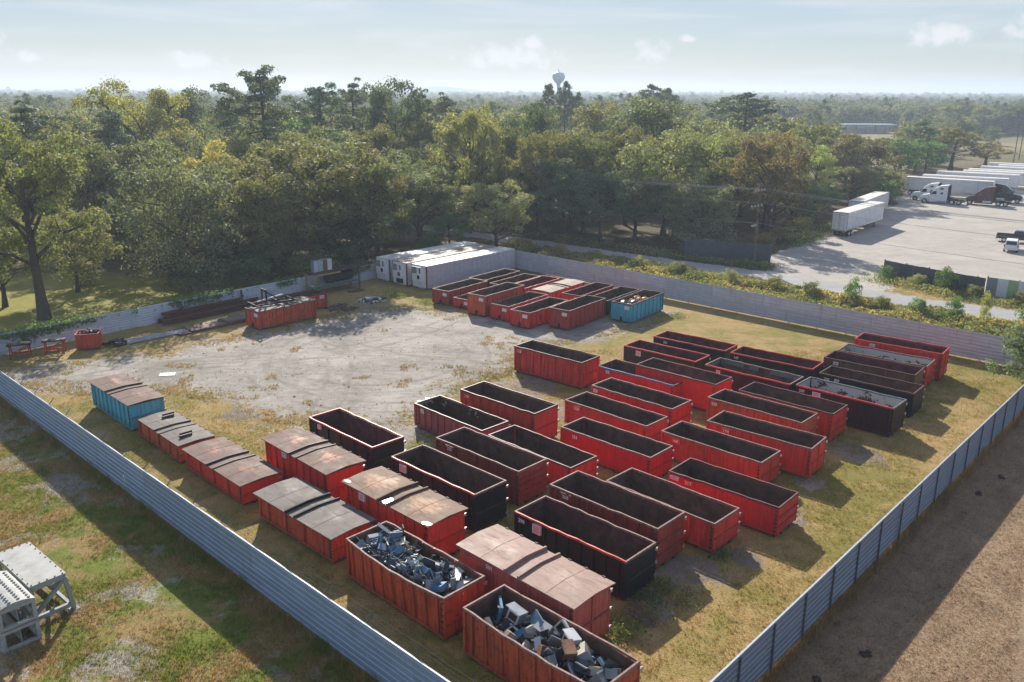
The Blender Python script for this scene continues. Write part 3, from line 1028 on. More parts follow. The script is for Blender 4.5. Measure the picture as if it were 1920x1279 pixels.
def container(c, th, H, label, mat='red', rim='rim_worn', inner='inner', L=7.04, W=2.44, ribs=9, bars=2, ladder=True, num=None, sticker=None,
              bow=0.0, sag=0.0, rough=0.03, seed=0, lid=None, front='plain', rear_split=False, inband=None, num_x=0.75, skirt=0.16, group='roll-off containers standing in the yard', frimmat=None):
    rng = random.Random(seed)
    m, mi = own_paint(mat, seed), M[inner]
    root = empty('roll_off_container', (c[0], c[1], 0.0), th)
    tag(root, label, 'container', group)
    z0, zr = skirt, H - 0.11
    ribd = 0.095 if ribs else 0.0
    yo = W / 2 - ribd - 0.012
    N = 12
    xs = [-L / 2 + 0.03 + (L - 0.06) * i / N for i in range(N + 1)]
    dent = {s: [rng.uniform(-rough, rough) for _ in xs] for s in (-1, 1)}
    dz = {s: [rng.uniform(-rough, rough) * .7 for _ in xs] for s in (-1, 1)}

    def off(s, i):
        u = 2 * xs[i] / L
        return bow * (1 - u * u) + (dent[s][i] if 0 < i < N else 0)

    def zoff(s, i):
        u = 2 * xs[i] / L
        return -sag * (1 - u * u) + (dz[s][i] if 0 < i < N else 0)
    # body: outer skin, inner skin, floor
    b = MB()
    for s in (-1, 1):
        for i in range(N):
            o0, o1 = off(s, i), off(s, i + 1)
            q = [(xs[i], s * yo, z0), (xs[i + 1], s * yo, z0), (xs[i + 1], s * (yo + o1), zr + zoff(s, i + 1)), (xs[i], s * (yo + o0), zr + zoff(s, i))]
            r = [(x, y - s * 0.03, z) for x, y, z in q]
            b.face(q if s < 0 else q[::-1], 0)
            b.face(r[::-1] if s < 0 else r, 1)
    for e in (-1, 1):
        xo = e * (L / 2 - 0.05)
        q = [(xo, -yo, z0), (xo, yo, z0), (xo, yo, zr), (xo, -yo, zr)]
        b.face(q if e > 0 else q[::-1], 0)
        r = [(x - e * .03, y, z) for x, y, z in q]
        b.face(r[::-1] if e > 0 else r, 1)
    b.face([(-L / 2 + .05, -yo, z0 + .02), (L / 2 - .05, -yo, z0 + .02), (L / 2 - .05, yo, z0 + .02), (-L / 2 + .05, yo, z0 + .02)], 1)
    b.face([(-L / 2 + .05, -yo, z0), (-L / 2 + .05, yo, z0), (L / 2 - .05, yo, z0), (L / 2 - .05, -yo, z0)], 0)
    # lower side rail
    for s in (-1, 1):
        b.box(-L / 2 + .04, L / 2 - .04, min(s * yo, s * (W / 2 - .004)), max(s * yo, s * (W / 2 - .004)), z0 - .002, z0 + .10, 0)
    b.build('body', [m, mi], root)
    if inband:
        ib = MB()
        for s in (-1, 1):
            ib.box(-L / 2 + .09, L / 2 - .09, s * (yo - .036) - .002, s * (yo - .036) + .002, zr - inband[1], zr - .002)
        for e in (-1, 1):
            ib.box(e * (L / 2 - .086) - .002, e * (L / 2 - .086) + .002, -yo + .04, yo - .04, zr - inband[1], zr - .002)
        ib.build('inner_band', M[inband[0]], root)
    # rim: square tube round the top
    if lid is None or lid[0] == 'none':
        for s in (-1, 1):
            rb = MB()
            for i in range(N):
                a, d_ = off(s, i), off(s, i + 1)
                y0, y1 = s * (W / 2 - .085), s * (W / 2)
                if s < 0:
                    y0, y1 = y1, y0
                za, zb = zoff(s, i), zoff(s, i + 1)
                rb.hexa([(xs[i], y0 + s * a, zr + za), (xs[i + 1], y0 + s * d_, zr + zb), (xs[i + 1], y1 + s * d_, zr + zb), (xs[i], y1 + s * a, zr + za),
                         (xs[i], y0 + s * a, H + za), (xs[i + 1], y0 + s * d_, H + zb), (xs[i + 1], y1 + s * d_, H + zb), (xs[i], y1 + s * a, H + za)])
            rb.build('side_rim', M[(frimmat or rim) if s < 0 else rim], root)
        for e in (-1, 1):
            re = MB()
            re.box(min(e * (L / 2 - .085), e * L / 2), max(e * (L / 2 - .085), e * L / 2), -W / 2 - .002, W / 2 + .002, zr - .003, H + .004)
            re.build('end_rim', M[rim], root)
    # ribs
    if ribs:
        for s in (-1, 1):
            for k in range(ribs):
                x = -L / 2 + 0.06 + (L - 0.12) * (k + .5) / ribs if ribs > 3 else -L / 2 + L * (k + 1) / (ribs + 1)
                i = min(N, max(0, round((x - xs[0]) / (xs[-1] - xs[0]) * N)))
                o = link('rib', rib_mesh(zr - z0 - .1, .085, ribd, m, round(off(s, i) * 50) / 50), root)
                o.location = (x, s * yo, z0 + .1)
                if s > 0:
                    o.rotation_euler = (0, 0, PI)
    # corner posts
    for e in (-1, 1):
        for s in (-1, 1):
            cp = MB()
            cp.box(min(e * (L / 2 - .13), e * (L / 2 - .002)), max(e * (L / 2 - .13), e * (L / 2 - .002)),
                   min(s * (W / 2 - .12), s * (W / 2 - .003)), max(s * (W / 2 - .12), s * (W / 2 - .003)), z0 - .02, zr - .001)
            cp.build('corner_post', m, root)
    # rear door at +x
    dr = MB()
    xd = L / 2
    dr.box(xd - .048, xd - .01, -W / 2 + .13, W / 2 - .13, z0 + .04, zr - .02)
    d = dr.build('rear_door', m, root)
    br = MB()
    br.box(0, .085, -W / 2 + .10, W / 2 - .10, -.045, .045)
    brm = br.mesh('door_bar', m)
    for k in range(bars):
        o = link('door_bar', brm, d)
        o.location = (xd - .012, 0, z0 + (zr - z0) * (k + 1) / (bars + 1))
    if rear_split:
        vb = MB()
        vb.box(xd - .011, xd + .045, -.045, .045, z0 + .05, zr - .03)
        vb.build('door_bar', m, d)
    hg = MB()
    hg.box(xd - .04, xd + .055, W / 2 - .10, W / 2 + .075, -.055, .055)
    hg.cyl((xd + .03, W / 2 + .05, -.09), (xd + .03, W / 2 + .05, .09), .035, 8)
    hgm = hg.mesh('hinge', M['hinge'])
    for k in range(3):
        o = link('hinge', hgm, d)
        o.location = (0, 0, z0 + .25 + (zr - z0 - .5) * k / 2)
    lt = MB()
    lt.cyl((xd - .16, -W / 2 - .03, z0 + .2), (xd - .16, -W / 2 - .03, zr - .1), .02, 6)
    for k in range(6):
        z = z0 + .25 + (zr - z0 - .4) * k / 5
        lt.box(xd - .20, xd - .05, -W / 2 - .05, -W / 2 + .0, z - .03, z + .03)
    lt.build('latch_bar', M['rust_dark'] if mat != 'black' else M['steel_dark'], d)
    # front end at -x
    fr = MB()
    fr.box(-.0, .05, -.05, .05, z0, zr - .01)
    frm = fr.mesh('front_rib', m)
    for s in (-1, 1):
        link('front_rib', frm, root).location = (-xd, s * .42, 0)
    if front == 'notch':
        nb_ = MB()
        nb_.box(-xd - .012, -xd + .02, -.13, .13, .18, .62)
        nb_.build('hook_opening', M['steel_dark'], root)
        st_ = MB()
        st_.box(-xd - .008, -xd + .04, -W / 2 + .28, -W / 2 + .86, zr - .52, zr - .18)
        st_.build('sign_plate', M['sticker'], root)
    # skids and rollers
    sk = MB()
    sk.box(-L / 2 + .1, L / 2 - .05, -.05, .05, 0, z0 - .002)
    skm = sk.mesh('skid', M['rust_dark'])
    for s in (-1, 1):
        link('skid', skm, root).location = (0, s * .48, 0)
    rl = MB()
    rl.cyl((0, -.09, 0), (0, .09, 0), .10, 10)
    rlm = rl.mesh('roller', M['steel_dark'])
    for e in (-1, 1):
        for s in (-1, 1):
            link('roller', rlm, root).location = (e * (L / 2 - .22), s * (W / 2 - .22), .10)
    # ladder rungs near the front of the near side
    if ladder:
        ld = MB()
        nr = 4 if H > 1.6 else 3
        x0 = -L / 2 + .14
        for k in range(nr):
            z = z0 + .35 + (zr - z0 - .6) * k / (nr - 1)
            ld.box(x0, x0 + .5, -W / 2 - .02, -W / 2 + .03, z - .02, z + .02)
            for q in (x0, x0 + .47):
                ld.box(q, q + .03, -W / 2 - .018, -yo, z - .018, z + .018)
        ld.build('ladder', m, root)
    if num:
        text(num, .29, M['lettering'], root, (-L / 2 + num_x + .35, -W / 2 - .006, zr - .28), (PI / 2, 0, 0))
        nbk = MB()
        nbk.box(-L / 2 + num_x - .02, -L / 2 + num_x + .72, -W / 2 - .001, -yo, zr - .48, zr - .08)
        nbk.build('number_panel', m, root)
    if sticker:
        sx, sw, sh = sticker
        sp = MB()
        sp.box(-L / 2 + sx, -L / 2 + sx + sw, -W / 2 - .006, -yo, zr - .12 - sh, zr - .12)
        p = sp.build('sticker', M['sticker'], root)
        ln = MB()
        for k in range(4):
            z = zr - .12 - sh * (.2 + .2 * k)
            ln.box(-L / 2 + sx + .06, -L / 2 + sx + sw - .06 - .05 * (k % 2), -W / 2 - .009, -W / 2 - .006, z - sh * .05, z + sh * .05)
        ln.build('print', M['print_red'], p)
    if lid and lid[0] != 'none':
        make_lid(root, L, W, H, seed, *lid)
    return root


def gable(mb, x0, x1, w, z, rise, t, n=8, mi=0, zoff=0.0):
    """strip of lid, bowed along its middle"""
    def zz(v):
        return z + .6 * rise * (1 - abs(v) ** 1.15) + zoff
    for k in range(n):
        a, b = -1 + 2 * k / n, -1 + 2 * (k + 1) / n
        mb.hexa([(x0, a * w / 2, zz(a) - t), (x1, a * w / 2, zz(a) - t), (x1, b * w / 2, zz(b) - t), (x0, b * w / 2, zz(b) - t),
                 (x0, a * w / 2, zz(a)), (x1, a * w / 2, zz(a)), (x1, b * w / 2, zz(b)), (x0, b * w / 2, zz(b))], mi)


def make_lid(root, L, W, H, seed, _kind, mat, over=.14, rise=.16, style='two_bar', barmat='rust_dark'):
    m = M[mat]
    w = W + 2 * over
    xa, xb = -L / 2 - over, L / 2 + over
    mid = (xa + xb) / 2
    strip = .95
    # end gables closing the rise
    for (a, b) in ((xa, mid - strip / 2 + .1), (mid + strip / 2 - .1, xb)):
        p = MB()
        gable(p, a, b, w, H, rise, .045)
        lp = p.build('lid_panel', m, root)
        sm = MB()
        xm = (a + b) / 2
        gable(sm, xm - .02, xm + .02, w - .1, H, rise, .02, zoff=.012)
        sm.build('lid_seam', m, lp)
        hm_ = MB()
        for k in range(3):
            x = a + (b - a) * (.2 + .3 * k)
            hm_.box(x - .09, x + .09, w / 2 - .02, w / 2 + .03, H - .06, H + .04)
        hm_.build('lid_hinge', M['rust_dark'], lp)
    sp = MB()
    gable(sp, mid - strip / 2 + .02, mid + strip / 2 - .02, w - .06, H, rise, .05, zoff=-.055)
    sp.build('lid_strip', m, root)
    if style in ('two_bar', 'bars_slots', 'low_bar'):
        hgt = {'two_bar': .11, 'bars_slots': .05, 'low_bar': .06}[style]
        for s in (-1, 1):
            bm_ = MB()
            x = mid + s * (strip / 2 - .06)
            gable(bm_, x - .05, x + .05, w + .02, H, rise, hgt + .06, zoff=hgt)
            bm_.build('lid_bar', M[barmat], root)
    if style == 'bars_slots':
        for (x, y) in ((xa + .9, .55), (xa + 1.35, .35), (xb - 1.5, -.05), (xb - 1.05, -.25)):
            q = MB()
            q.box(x - .07, x + .07, y - .4, y + .4, H + .06, H + rise + .10)
            q.build('lid_stop', M[barmat], root)
    sk = MB()
    for e in (-1, 1):
        sk.hexa([(e * (L / 2 - .02) - .02, -W / 2 + .02, H - .12), (e * (L / 2 - .02) + .02, -W / 2 + .02, H - .12), (e * (L / 2 - .02) + .02, W / 2 - .02, H - .12), (e * (L / 2 - .02) - .02, W / 2 - .02, H - .12),
                 (e * (L / 2 - .02) - .02, -W / 2 + .02, H - .03), (e * (L / 2 - .02) + .02, -W / 2 + .02, H - .03), (e * (L / 2 - .02) + .02, W / 2 - .02, H - .03), (e * (L / 2 - .02) - .02, W / 2 - .02, H - .03)])
    sk.build('head_frame', M['rust_dark'], root)


R_ = math.radians
OPEN = 'open roll-off containers standing in the yard'
D = [
    # centre, angle deg, height, label, options
    ((-10.10, 50.28), -44.7, 2.05, 'open black container with a red rim, beside the lidded container worn pink', dict(mat='black', rim='rim_red', inner='inner_maroon', sticker=(1.0, .34, .3), ribs=5, bars=1)),
    ((-3.65, 43.46), -43.6, 2.35, 'open black container with a pale worn rim, beside the lidded red container with white puddles', dict(mat='black', rim='rim_worn', frimmat='rim_red', inner='inner', sticker=(.75, .55, .45), ribs=7, bars=1)),
    ((-1.31, 46.56), -43.4, 2.23, 'open dull maroon red container marked 235 with four ribs across its end door', dict(mat='maroon', rim='rim_worn', num='235', num_x=.9, ribs=3, bars=4)),
    ((-3.54, 53.63), -45.1, 1.77, 'open low faded pink red container with rusty whitish inner walls', dict(mat='pink_red', rim='rim_dark', inner='inner_flake', sticker=(.75, .34, .28), ribs=10, bars=1)),
    ((-0.27, 54.92), -42.5, 2.42, 'tall open red container marked 119, behind the low pink red one', dict(mat='red', rim='rim_dark', frimmat='rim_dark', num='119', num_x=.3, ribs=9, bars=1)),
    ((1.83, 48.32), -44.8, 1.65, 'open red container with dull dark rim, squeezed behind the maroon container marked 235', dict(mat='bright_red', rim='rim_dark', inner='inner', ribs=0, bars=1, ladder=False)),
    ((6.59, 49.44), -43.1, 1.80, 'open crimson container with smooth sides, marked 223', dict(mat='bright_red', rim='rim_worn', num='223', num_x=.85, ribs=0, bars=1, ladder=False)),
    ((7.14, 54.28), -44.1, 1.85, 'open red smooth sided container marked 220', dict(mat='red', rim='rim_worn', num='220', num_x=.75, ribs=1, bars=1)),
    ((9.25, 56.85), -43.6, 2.06, 'open bright red ribbed container with two small white stickers and a pale inner corner', dict(mat='bright_red', rim='rim_worn', sticker=(.2, .36, .24), ribs=8, bars=1, ladder=False)),
    ((10.29, 62.2), -41.9, 1.85, 'open bright red container with a blue strip along its near rim', dict(mat='bright_red', rim='rim_dark', frimmat='rim_blue', sticker=(.8, .34, .22), ribs=10, bars=1, ladder=False)),
    ((13.15, 61.15), -42.7, 2.30, 'open red container with brown inner walls, right behind the one with the blue rim strip', dict(mat='bright_red', rim='rim_dark', inner='inner_brown', ribs=2, bars=1, ladder=False)),
    ((3.66, 66.17), -40.3, 2.30, 'lone open red ribbed container marked 118 on the edge of the gravel', dict(mat='red', rim='rim_dark', num='118', num_x=.2, ribs=9, bars=1)),
    ((13.01, 48.63), -43.5, 1.87, 'open red container marked 168 with a notch in its rim', dict(mat='red', rim='rim_worn', num='168', num_x=.75, ribs=1, bars=1, rear_split=True)),
    ((12.39, 42.96), -41.7, 1.84, 'open bright red container marked 217 in large white digits', dict(mat='bright_red', rim='rim_dark', num='217', num_x=.95, sticker=(.12, .55, .22), ribs=1, bars=2, L=6.75, ladder=False)),
    ((8.67, 41.46), -44.6, 1.80, 'open red container with earth brown inside, between those marked 268 and 217', dict(mat='red', rim='rim_worn', inner='inner_brown', ribs=7, bars=1, ladder=False)),
    ((5.44, 39.89), -43.6, 2.36, 'open dull red ribbed container marked 268', dict(mat='maroon', rim='rim_worn', num='268', num_x=.8, ribs=9, bars=2)),
    ((3.54, 37.2), -43.4, 2.17, 'open black container with an orange red rim, marked 290 with a pink and white sticker', dict(mat='black', rim='rim_worn', frimmat='rim_red', inner='inner', num='290', num_x=.15, sticker=(1.25, .55, .5), ribs=9, bars=1, ladder=False, inband=('inner_maroon', .42))),
    ((16.28, 50.05), -39.9, 2.10, 'open bright red smooth container marked 174', dict(mat='red', rim='rim_worn', num='174', num_x=1.05, ribs=1, bars=1, rear_split=True, ladder=False)),
    ((17.24, 54.34), -43.2, 2.09, 'open red container marked 209 with scraped paint at its corner', dict(mat='orange_red', rim='rim_worn', num='209', num_x=.25, ribs=7, bars=1, ladder=False)),
    ((19.85, 55.9), -43.0, 2.10, 'open red container with brown inner walls, between those marked 209 and 205', dict(mat='red', rim='rim_dark', inner='inner_brown', ribs=2, bars=2, ladder=False)),
    ((24.27, 56.72), -43.4, 2.22, 'open black and maroon container marked 205, grey rim and peeling white inner walls', dict(mat='blackred', rim='rim_grey', frimmat='rim_red', inner='inner_white', num='205', num_x=.15, sticker=(1.3, .6, .42), ribs=0, bars=0, ladder=False)),
    ((27.27, 60.34), -41.9, 1.95, 'open black container marked 200 with a white sticker, grey end', dict(mat='black', rim='rim_dark', inner='inner_brown', num='200', num_x=.3, sticker=(1.25, .55, .4), ribs=0, bars=0, ladder=False)),
    ((28.89, 63.86), -40.0, 2.15, 'open brown container between the black and the red ones near the back fence', dict(mat='brown', rim='rim_dark', inner='inner_maroon', sticker=(.8, .4, .26), ribs=8, bars=1, ladder=False)),
    ((31.0, 66.4), -39.6, 2.0, 'open red container with peeling white inner walls, next to the farthest one', dict(mat='red', rim='rim_worn', inner='inner_white', ribs=5, bars=1, rear_split=True, ladder=False)),
    ((33.15, 68.45), -38.8, 2.42, 'tall open red container nearest to the lilac grey back fence', dict(mat='red', rim='rim_red', inner='inner_maroon', sticker=(1.3, .4, .26), ribs=2, bars=1, rear_split=True, ladder=False)),
    ((18.71, 61.67), -41.6, 2.16, 'open black container with red outer rim and a pale band inside', dict(mat='blackred', rim='rim_worn', frimmat='rim_red', inner='inner_brown', inband=('rim_grey', .3), sticker=(1.0, .34, .28), ribs=0, bars=0, ladder=False)),
    ((21.93, 66.4), -39.1, 1.75, 'open black container with white lettering patch behind the one with the pale inside band', dict(mat='black', rim='rim_red', frimmat='rim_red', inner='inner_maroon', num='147', num_x=.2, ribs=0, bars=0, ladder=False)),
    ((16.35, 71.92), -39.5, 1.55, 'open black container with a thin red rim, the farthest back of the black ones', dict(mat='black', rim='rim_red', frimmat='rim_red', inner='inner_maroon', num='201', num_x=.9, ribs=0, bars=0, ladder=False)),
    ((13.25, 68.9), -41.1, 1.55, 'open dark brown container with red rim and a pink sticker, beside the farthest black one', dict(mat='darkbrown', rim='rim_red', frimmat='rim_red', inner='inner_maroon', sticker=(1.25, .5, .45), ribs=0, bars=0)),
]
for i, (c, a, h, lab, o) in enumerate(D):
    container(c, R_(a), h, lab, seed=i + 1, group=OPEN, **o)

LIDDED = 'roll-off containers closed with steel lids'
container((-28.0, 57.34), -.771, 2.03, 'turquoise blue container closed with rusty brown lids', 'blue', L=7.0, ribs=9, bars=1, seed=41, lid=('lid', 'lid_brown', .13, .13, 'low_bar'), group=LIDDED)
container((-22.39, 51.87), -.787, 1.30, 'low orange red container with grey brown lids carrying short raised stops', 'orange_red', L=6.4, ribs=3, bars=1, seed=42, ladder=False, lid=('lid', 'lid_grey', .03, .12, 'bars_slots'), group=LIDDED)
container((-16.92, 46.46), -.775, 1.42, 'low red container with brown lids, next to the one with raised stops', 'red', L=7.0, ribs=3, bars=1, seed=43, lid=('lid', 'lid_brown', .17, .13, 'low_bar'), group=LIDDED)
container((-11.88, 46.1), -.787, 2.30, 'tall dark red container with brown lids worn pink in the middle', 'red', L=6.9, ribs=9, bars=1, seed=44, sticker=(2.0, .4, .34), lid=('lid', 'lid_patch', .14, .17, 'low_bar'), group=LIDDED)
container((-10.57, 40.28), -.752, 1.62, 'orange red container with wide grey lids and two thick dark bars', 'orange_red', L=6.9, ribs=4, bars=1, seed=45, ladder=False, lid=('lid', 'lid_grey', .2, .14, 'two_bar', 'steel_dark'), group=LIDDED)
c6 = container((-5.72, 40.1), -.766, 2.40, 'dark red container with tan rusted lids and bright wet patches', 'red', L=6.9, ribs=9, bars=1, seed=46, sticker=(1.2, .5, .42), lid=('lid', 'lid_tan', .15, .15, 'two_bar', 'rust'), group=LIDDED)
container((0.95, 33.1), -.779, 2.60, 'coral red container with pale pink lids, beside the black container marked 290', 'coral', L=6.95, ribs=0, bars=1, rear_split=True, seed=47, num='501', num_x=1.6, lid=('lid', 'lid_pink', .14, .17, 'two_bar', 'lid_pink'), group=LIDDED)
for (x, y, r, s) in ((3.32, -1.18, .26, 7), (-3.35, -1.15, .24, 8), (-.1, -.95, .42, 9)):
    w_ = MB()
    rg = random.Random(s)
    ring = []
    for k in range(18):
        a = 2 * PI * k / 18
        q = r * (1 + .22 * math.sin(2 * a + s) + rg.uniform(-.08, .08))
        ring.append((x + q * math.cos(a), y + q * math.sin(a) * .8, 0))
    zz = 2.40 + .09 * (1 - (abs(y) / 1.37) ** 1.15)
    w_.face([(a, b, zz + .012 if abs(x) > 1 else zz - .035) for a, b, _ in ring])
    w_.build('puddle', M['water'], c6)

SCRAPBINS = 'orange containers filled with scrap electronics'
E1 = ((-4.54, 34.25), R_(-44.2), 2.21, 7.1)
E2 = ((1.43, 28.42), R_(-44.6), 2.33, 7.25)
container(*E1[:3], 'rusty orange red container with bowed sides, heaped with small dark electronic scrap', 'orange_red', 'rim_worn', 'inner_brown', L=E1[3], ribs=9, bars=2, bow=.16, sag=.10, rough=.035, seed=51, ladder=False, group=SCRAPBINS)
container(*E2[:3], 'rusty orange red container at the fence corner, filled with old monitors and microwave ovens', 'orange_red', 'rim_worn', 'inner_brown', L=E2[3], ribs=8, bars=2, bow=.07, sag=.03, rough=.03, seed=52, ladder=False, group=SCRAPBINS)

# the second block, turned the other way, in front of the white storage trailers
UA = R_(52.5)
ul, un = (math.cos(UA), math.sin(UA)), (math.sin(UA), -math.cos(UA))


def upos(a, b):
    return (a * ul[0] + b * un[0], a * ul[1] + b * un[1])


UPPER = 'roll-off containers by the storage trailers'
for i, (a, b, h, lab, o) in enumerate([
    (70.6, -61.6, 1.70, 'open dull red container beside the white storage trailer', dict(mat='maroon', rim='rim_worn')),
    (70.6, -58.5, 1.15, 'low open red container almost hidden between two taller ones near the storage trailer', dict(mat='red', rim='rim_worn')),
    (69.3, -55.3, 2.32, 'tall open red container of the front row near the storage trailer, with a white plate', dict(mat='orange_red', rim='rim_worn')),
    (69.3, -52.2, 1.70, 'open red container with a bright side, third from the blue one in the front row', dict(mat='red', rim='rim_worn')),
    (68.4, -48.9, 1.75, 'open red container with a ragged bent rim, in the front row', dict(mat='red', rim='rim_worn', rough=.06, sag=.04)),
    (70.4, -45.5, 2.09, 'open red brown ribbed container standing next to the blue one', dict(mat='maroon', rim='rim_dark')),
    (76.6, -42.0, 2.06, 'open turquoise blue container holding rubbish bags', dict(mat='blue', rim='rim_dark', inner='inner_brown')),
    (77.6, -62.2, 1.66, 'open dark container against the side of the storage trailer', dict(mat='blackred', rim='rim_worn')),
    (77.8, -59.2, 1.40, 'low open dark container second from the storage trailer in the back row', dict(mat='blackred', rim='rim_worn')),
    (77.8, -56.4, 1.50, 'open red container with dark inside, third from the storage trailer in the back row', dict(mat='maroon', rim='rim_red', inner='inner_maroon')),
    (77.6, -52.8, 1.60, 'red container closed with two pale tan lids', dict(mat='red', lid=('lid', 'lid_pale', .1, .12, 'low_bar'))),
    (77.8, -49.0, 1.70, 'open red container with maroon inner walls, beside the pale lidded one', dict(mat='red', rim='rim_dark', inner='inner_maroon')),
    (77.6, -45.5, 1.75, 'open black container between the red one and the turquoise one', dict(mat='black', rim='rim_dark')),
]):
    pre = dict(ribs=8, bars=1, ladder=(i in (5, 6)), front='notch')
    pre.update(o)
    x, y = upos(a, b)
    container((x, y), UA, h, lab, L=6.9, seed=60 + i, group=UPPER, **pre)

SIDE = 'orange containers along the ivy fence'
s1 = container((-23.6, 83.2), R_(48.6), 1.95, 'orange red ribbed container with dark flat lids, alone on the gravel by the ivy fence', 'orange_red', L=6.8, ribs=8, bars=1, seed=81, ladder=False, front='notch', lid=('lid', 'lid_grey', .05, .1, 'low_bar'), group=SIDE)
container((-23.4, 87.6), R_(48.6), 1.7, 'open orange red container half hidden behind the dark lidded one', 'orange_red', rim='rim_dark', L=6.8, ribs=8, bars=1, seed=82, ladder=False, sticker=(5.9, .5, .35), group=SIDE)
# ------------------------------------------------------------------ scrap electronics
EC = {'beige': plain('aged_beige_plastic', (0.40, 0.36, 0.29), 0.55, 0, .15, 3), 'greyw': plain('pale_grey_casing', (0.46, 0.48, 0.49), 0.5, 0, .12, 3, .5, (.3, .28, .25)),
      'grey': plain('grey_casing', (0.20, 0.23, 0.26), 0.5, 0, .2, 3), 'dark': plain('dark_casing', (0.028, 0.032, 0.04), 0.45, 0, .3, 3),
      'blue': plain('blue_casing', (0.07, 0.17, 0.29), 0.45, 0, .25, 3), 'steelb': plain('blue_steel_casing', (0.16, 0.24, 0.32), 0.4, .2, .2, 3),
      'rusty': plain('rusty_casing', (0.25, 0.13, 0.075), 0.7, 0, .4, 4, .4, (.08, .04, .03)), 'olive': plain('olive_casing', (0.30, 0.31, 0.20), .55, 0, .15, 3),
      'zinc': plain('zinc_plate', (0.42, 0.44, 0.46), 0.35, .6, .12, 4)}
EK = list(EC)


def parts_pc(body, face):
    a = MB()
    a.box(-.22, .22, -.10, .10, 0, .42)
    b = MB()
    b.box(-.26, -.22, -.10, .10, 0, .42)
    b.box(-.268, -.26, -.08, .08, .33, .38)
    b.box(-.268, -.26, -.08, .08, .25, .30)
    b.box(-.266, -.26, -.02, .02, .12, .16)
    c = MB()
    c.box(-.2, .2, -.112, -.102, .02, .40)
    return [('casing', a, body), ('front_bezel', b, face), ('side_panel', c, body)]


def parts_crt(body, face):
    a = MB()
    a.hexa([(-.05, -.24, 0), (.30, -.15, .05), (.30, .15, .05), (-.05, .24, 0), (-.05, -.24, .42), (.30, -.15, .33), (.30, .15, .33), (-.05, .24, .42)])
    b = MB()
    b.box(-.10, -.05, -.25, .25, -.01, .06)
    b.box(-.10, -.05, -.25, .25, .38, .43)
    b.box(-.10, -.05, -.25, -.20, .06, .38)
    b.box(-.10, -.05, .20, .25, .06, .38)
    c = MB()
    c.box(-.075, -.055, -.20, .20, .06, .38)
    return [('casing', a, body), ('bezel', b, face), ('screen', c, 'GLASS')]


def parts_oven(body, face):
    a = MB()
    a.box(-.20, .20, -.27, .27, 0, .31)
    b = MB()
    b.box(-.225, -.20, -.27, .12, .01, .30)
    c = MB()
    c.box(-.232, -.225, -.22, .06, .06, .25)
    d = MB()
    d.box(-.22, -.20, .13, .27, .01, .30)
    for k in range(4):
        d.box(-.228, -.22, .16, .24, .04 + .06 * k, .075 + .06 * k)
    return [('casing', a, body), ('door', b, face), ('window', c, 'GLASS'), ('control_panel', d, 'DARK')]


def parts_flat(body, face):
    a = MB()
    a.box(-.025, .025, -.28, .28, 0, .40)
    b = MB()
    b.box(-.04, -.025, -.28, .28, 0, .035)
    b.box(-.04, -.025, -.28, .28, .365, .40)
    b.box(-.04, -.025, -.28, -.25, .035, .365)
    b.box(-.04, -.025, .25, .28, .035, .365)
    c = MB()
    c.box(.025, .06, -.12, .12, .1, .3)
    return [('back_shell', a, body), ('frame', b, face), ('mount', c, 'DARK')]


def parts_printer(body, face):
    a = MB()
    a.hexa([(-.2, -.26, 0), (.2, -.26, 0), (.2, .26, 0), (-.2, .26, 0), (-.15, -.25, .24), (.2, -.25, .28), (.2, .25, .28), (-.15, .25, .24)])
    b = MB()
    b.box(-.30, -.2, -.16, .16, .03, .05)
    b.box(-.21, -.19, -.2, .2, .06, .14)
    c = MB()
    c.hexa([(.10, -.18, .27), (.13, -.18, .28), (.13, .18, .28), (.10, .18, .27), (.25, -.18, .46), (.27, -.18, .46), (.27, .18, .46), (.25, .18, .46)])
    return [('casing', a, body), ('tray', b, face), ('paper_support', c, face)]


def parts_panel(body, face):
    a = MB()
    a.box(-.012, .012, -.27, .27, 0, .46)
    b = MB()
    for s in (-1, 1):
        b.box(-.03, -.012, s * .26 - .012, s * .26 + .012, 0, .46)
    return [('plate', a, body), ('flange', b, face)]


def parts_deck(body, face):
    a = MB()
    a.box(-.2, .2, -.22, .22, 0, .10)
    b = MB()
    b.box(-.215, -.2, -.22, .22, 0, .10)
    b.box(-.222, -.215, -.14, .02, .045, .075)
    for k in range(3):
        b.cyl((-.215, .07 + .05 * k, .05), (-.228, .07 + .05 * k, .05), .016, 8)
    return [('casing', a, body), ('front_panel', b, face)]


EW = {'computer_case': parts_pc, 'tube_monitor': parts_crt, 'microwave_oven': parts_oven, 'flat_screen': parts_flat, 'printer': parts_printer, 'casing_panel': parts_panel, 'tape_deck': parts_deck}
ENAME = {'computer_case': 'computer case', 'tube_monitor': 'tube monitor', 'microwave_oven': 'microwave oven', 'flat_screen': 'flat screen', 'printer': 'printer', 'casing_panel': 'loose metal casing panel', 'tape_deck': 'flat tape deck'}
ECOL = {'beige': 'beige', 'greyw': 'pale grey', 'grey': 'grey', 'dark': 'black', 'blue': 'blue', 'steelb': 'steel blue', 'rusty': 'rusty brown', 'olive': 'olive', 'zinc': 'bare zinc'}
_ew = {}


def ewaste(kind, body, face, pos, rot, scale, label, group=None):
    key = (kind, body, face)
    if key not in _ew:
        q = []
        for nm, mb, mt in EW[kind](body, face):
            q.append((nm, mb.mesh(nm, M['glass'] if mt == 'GLASS' else EC['dark'] if mt == 'DARK' else EC[mt])))
        _ew[key] = q
    r = empty(kind, pos)
    r.rotation_euler = rot
    r.scale = (scale, scale, scale)
    tag(r, label, kind.replace('_', ' '), group)
    for nm, me in _ew[key]:
        link(nm, me, r)
    return r


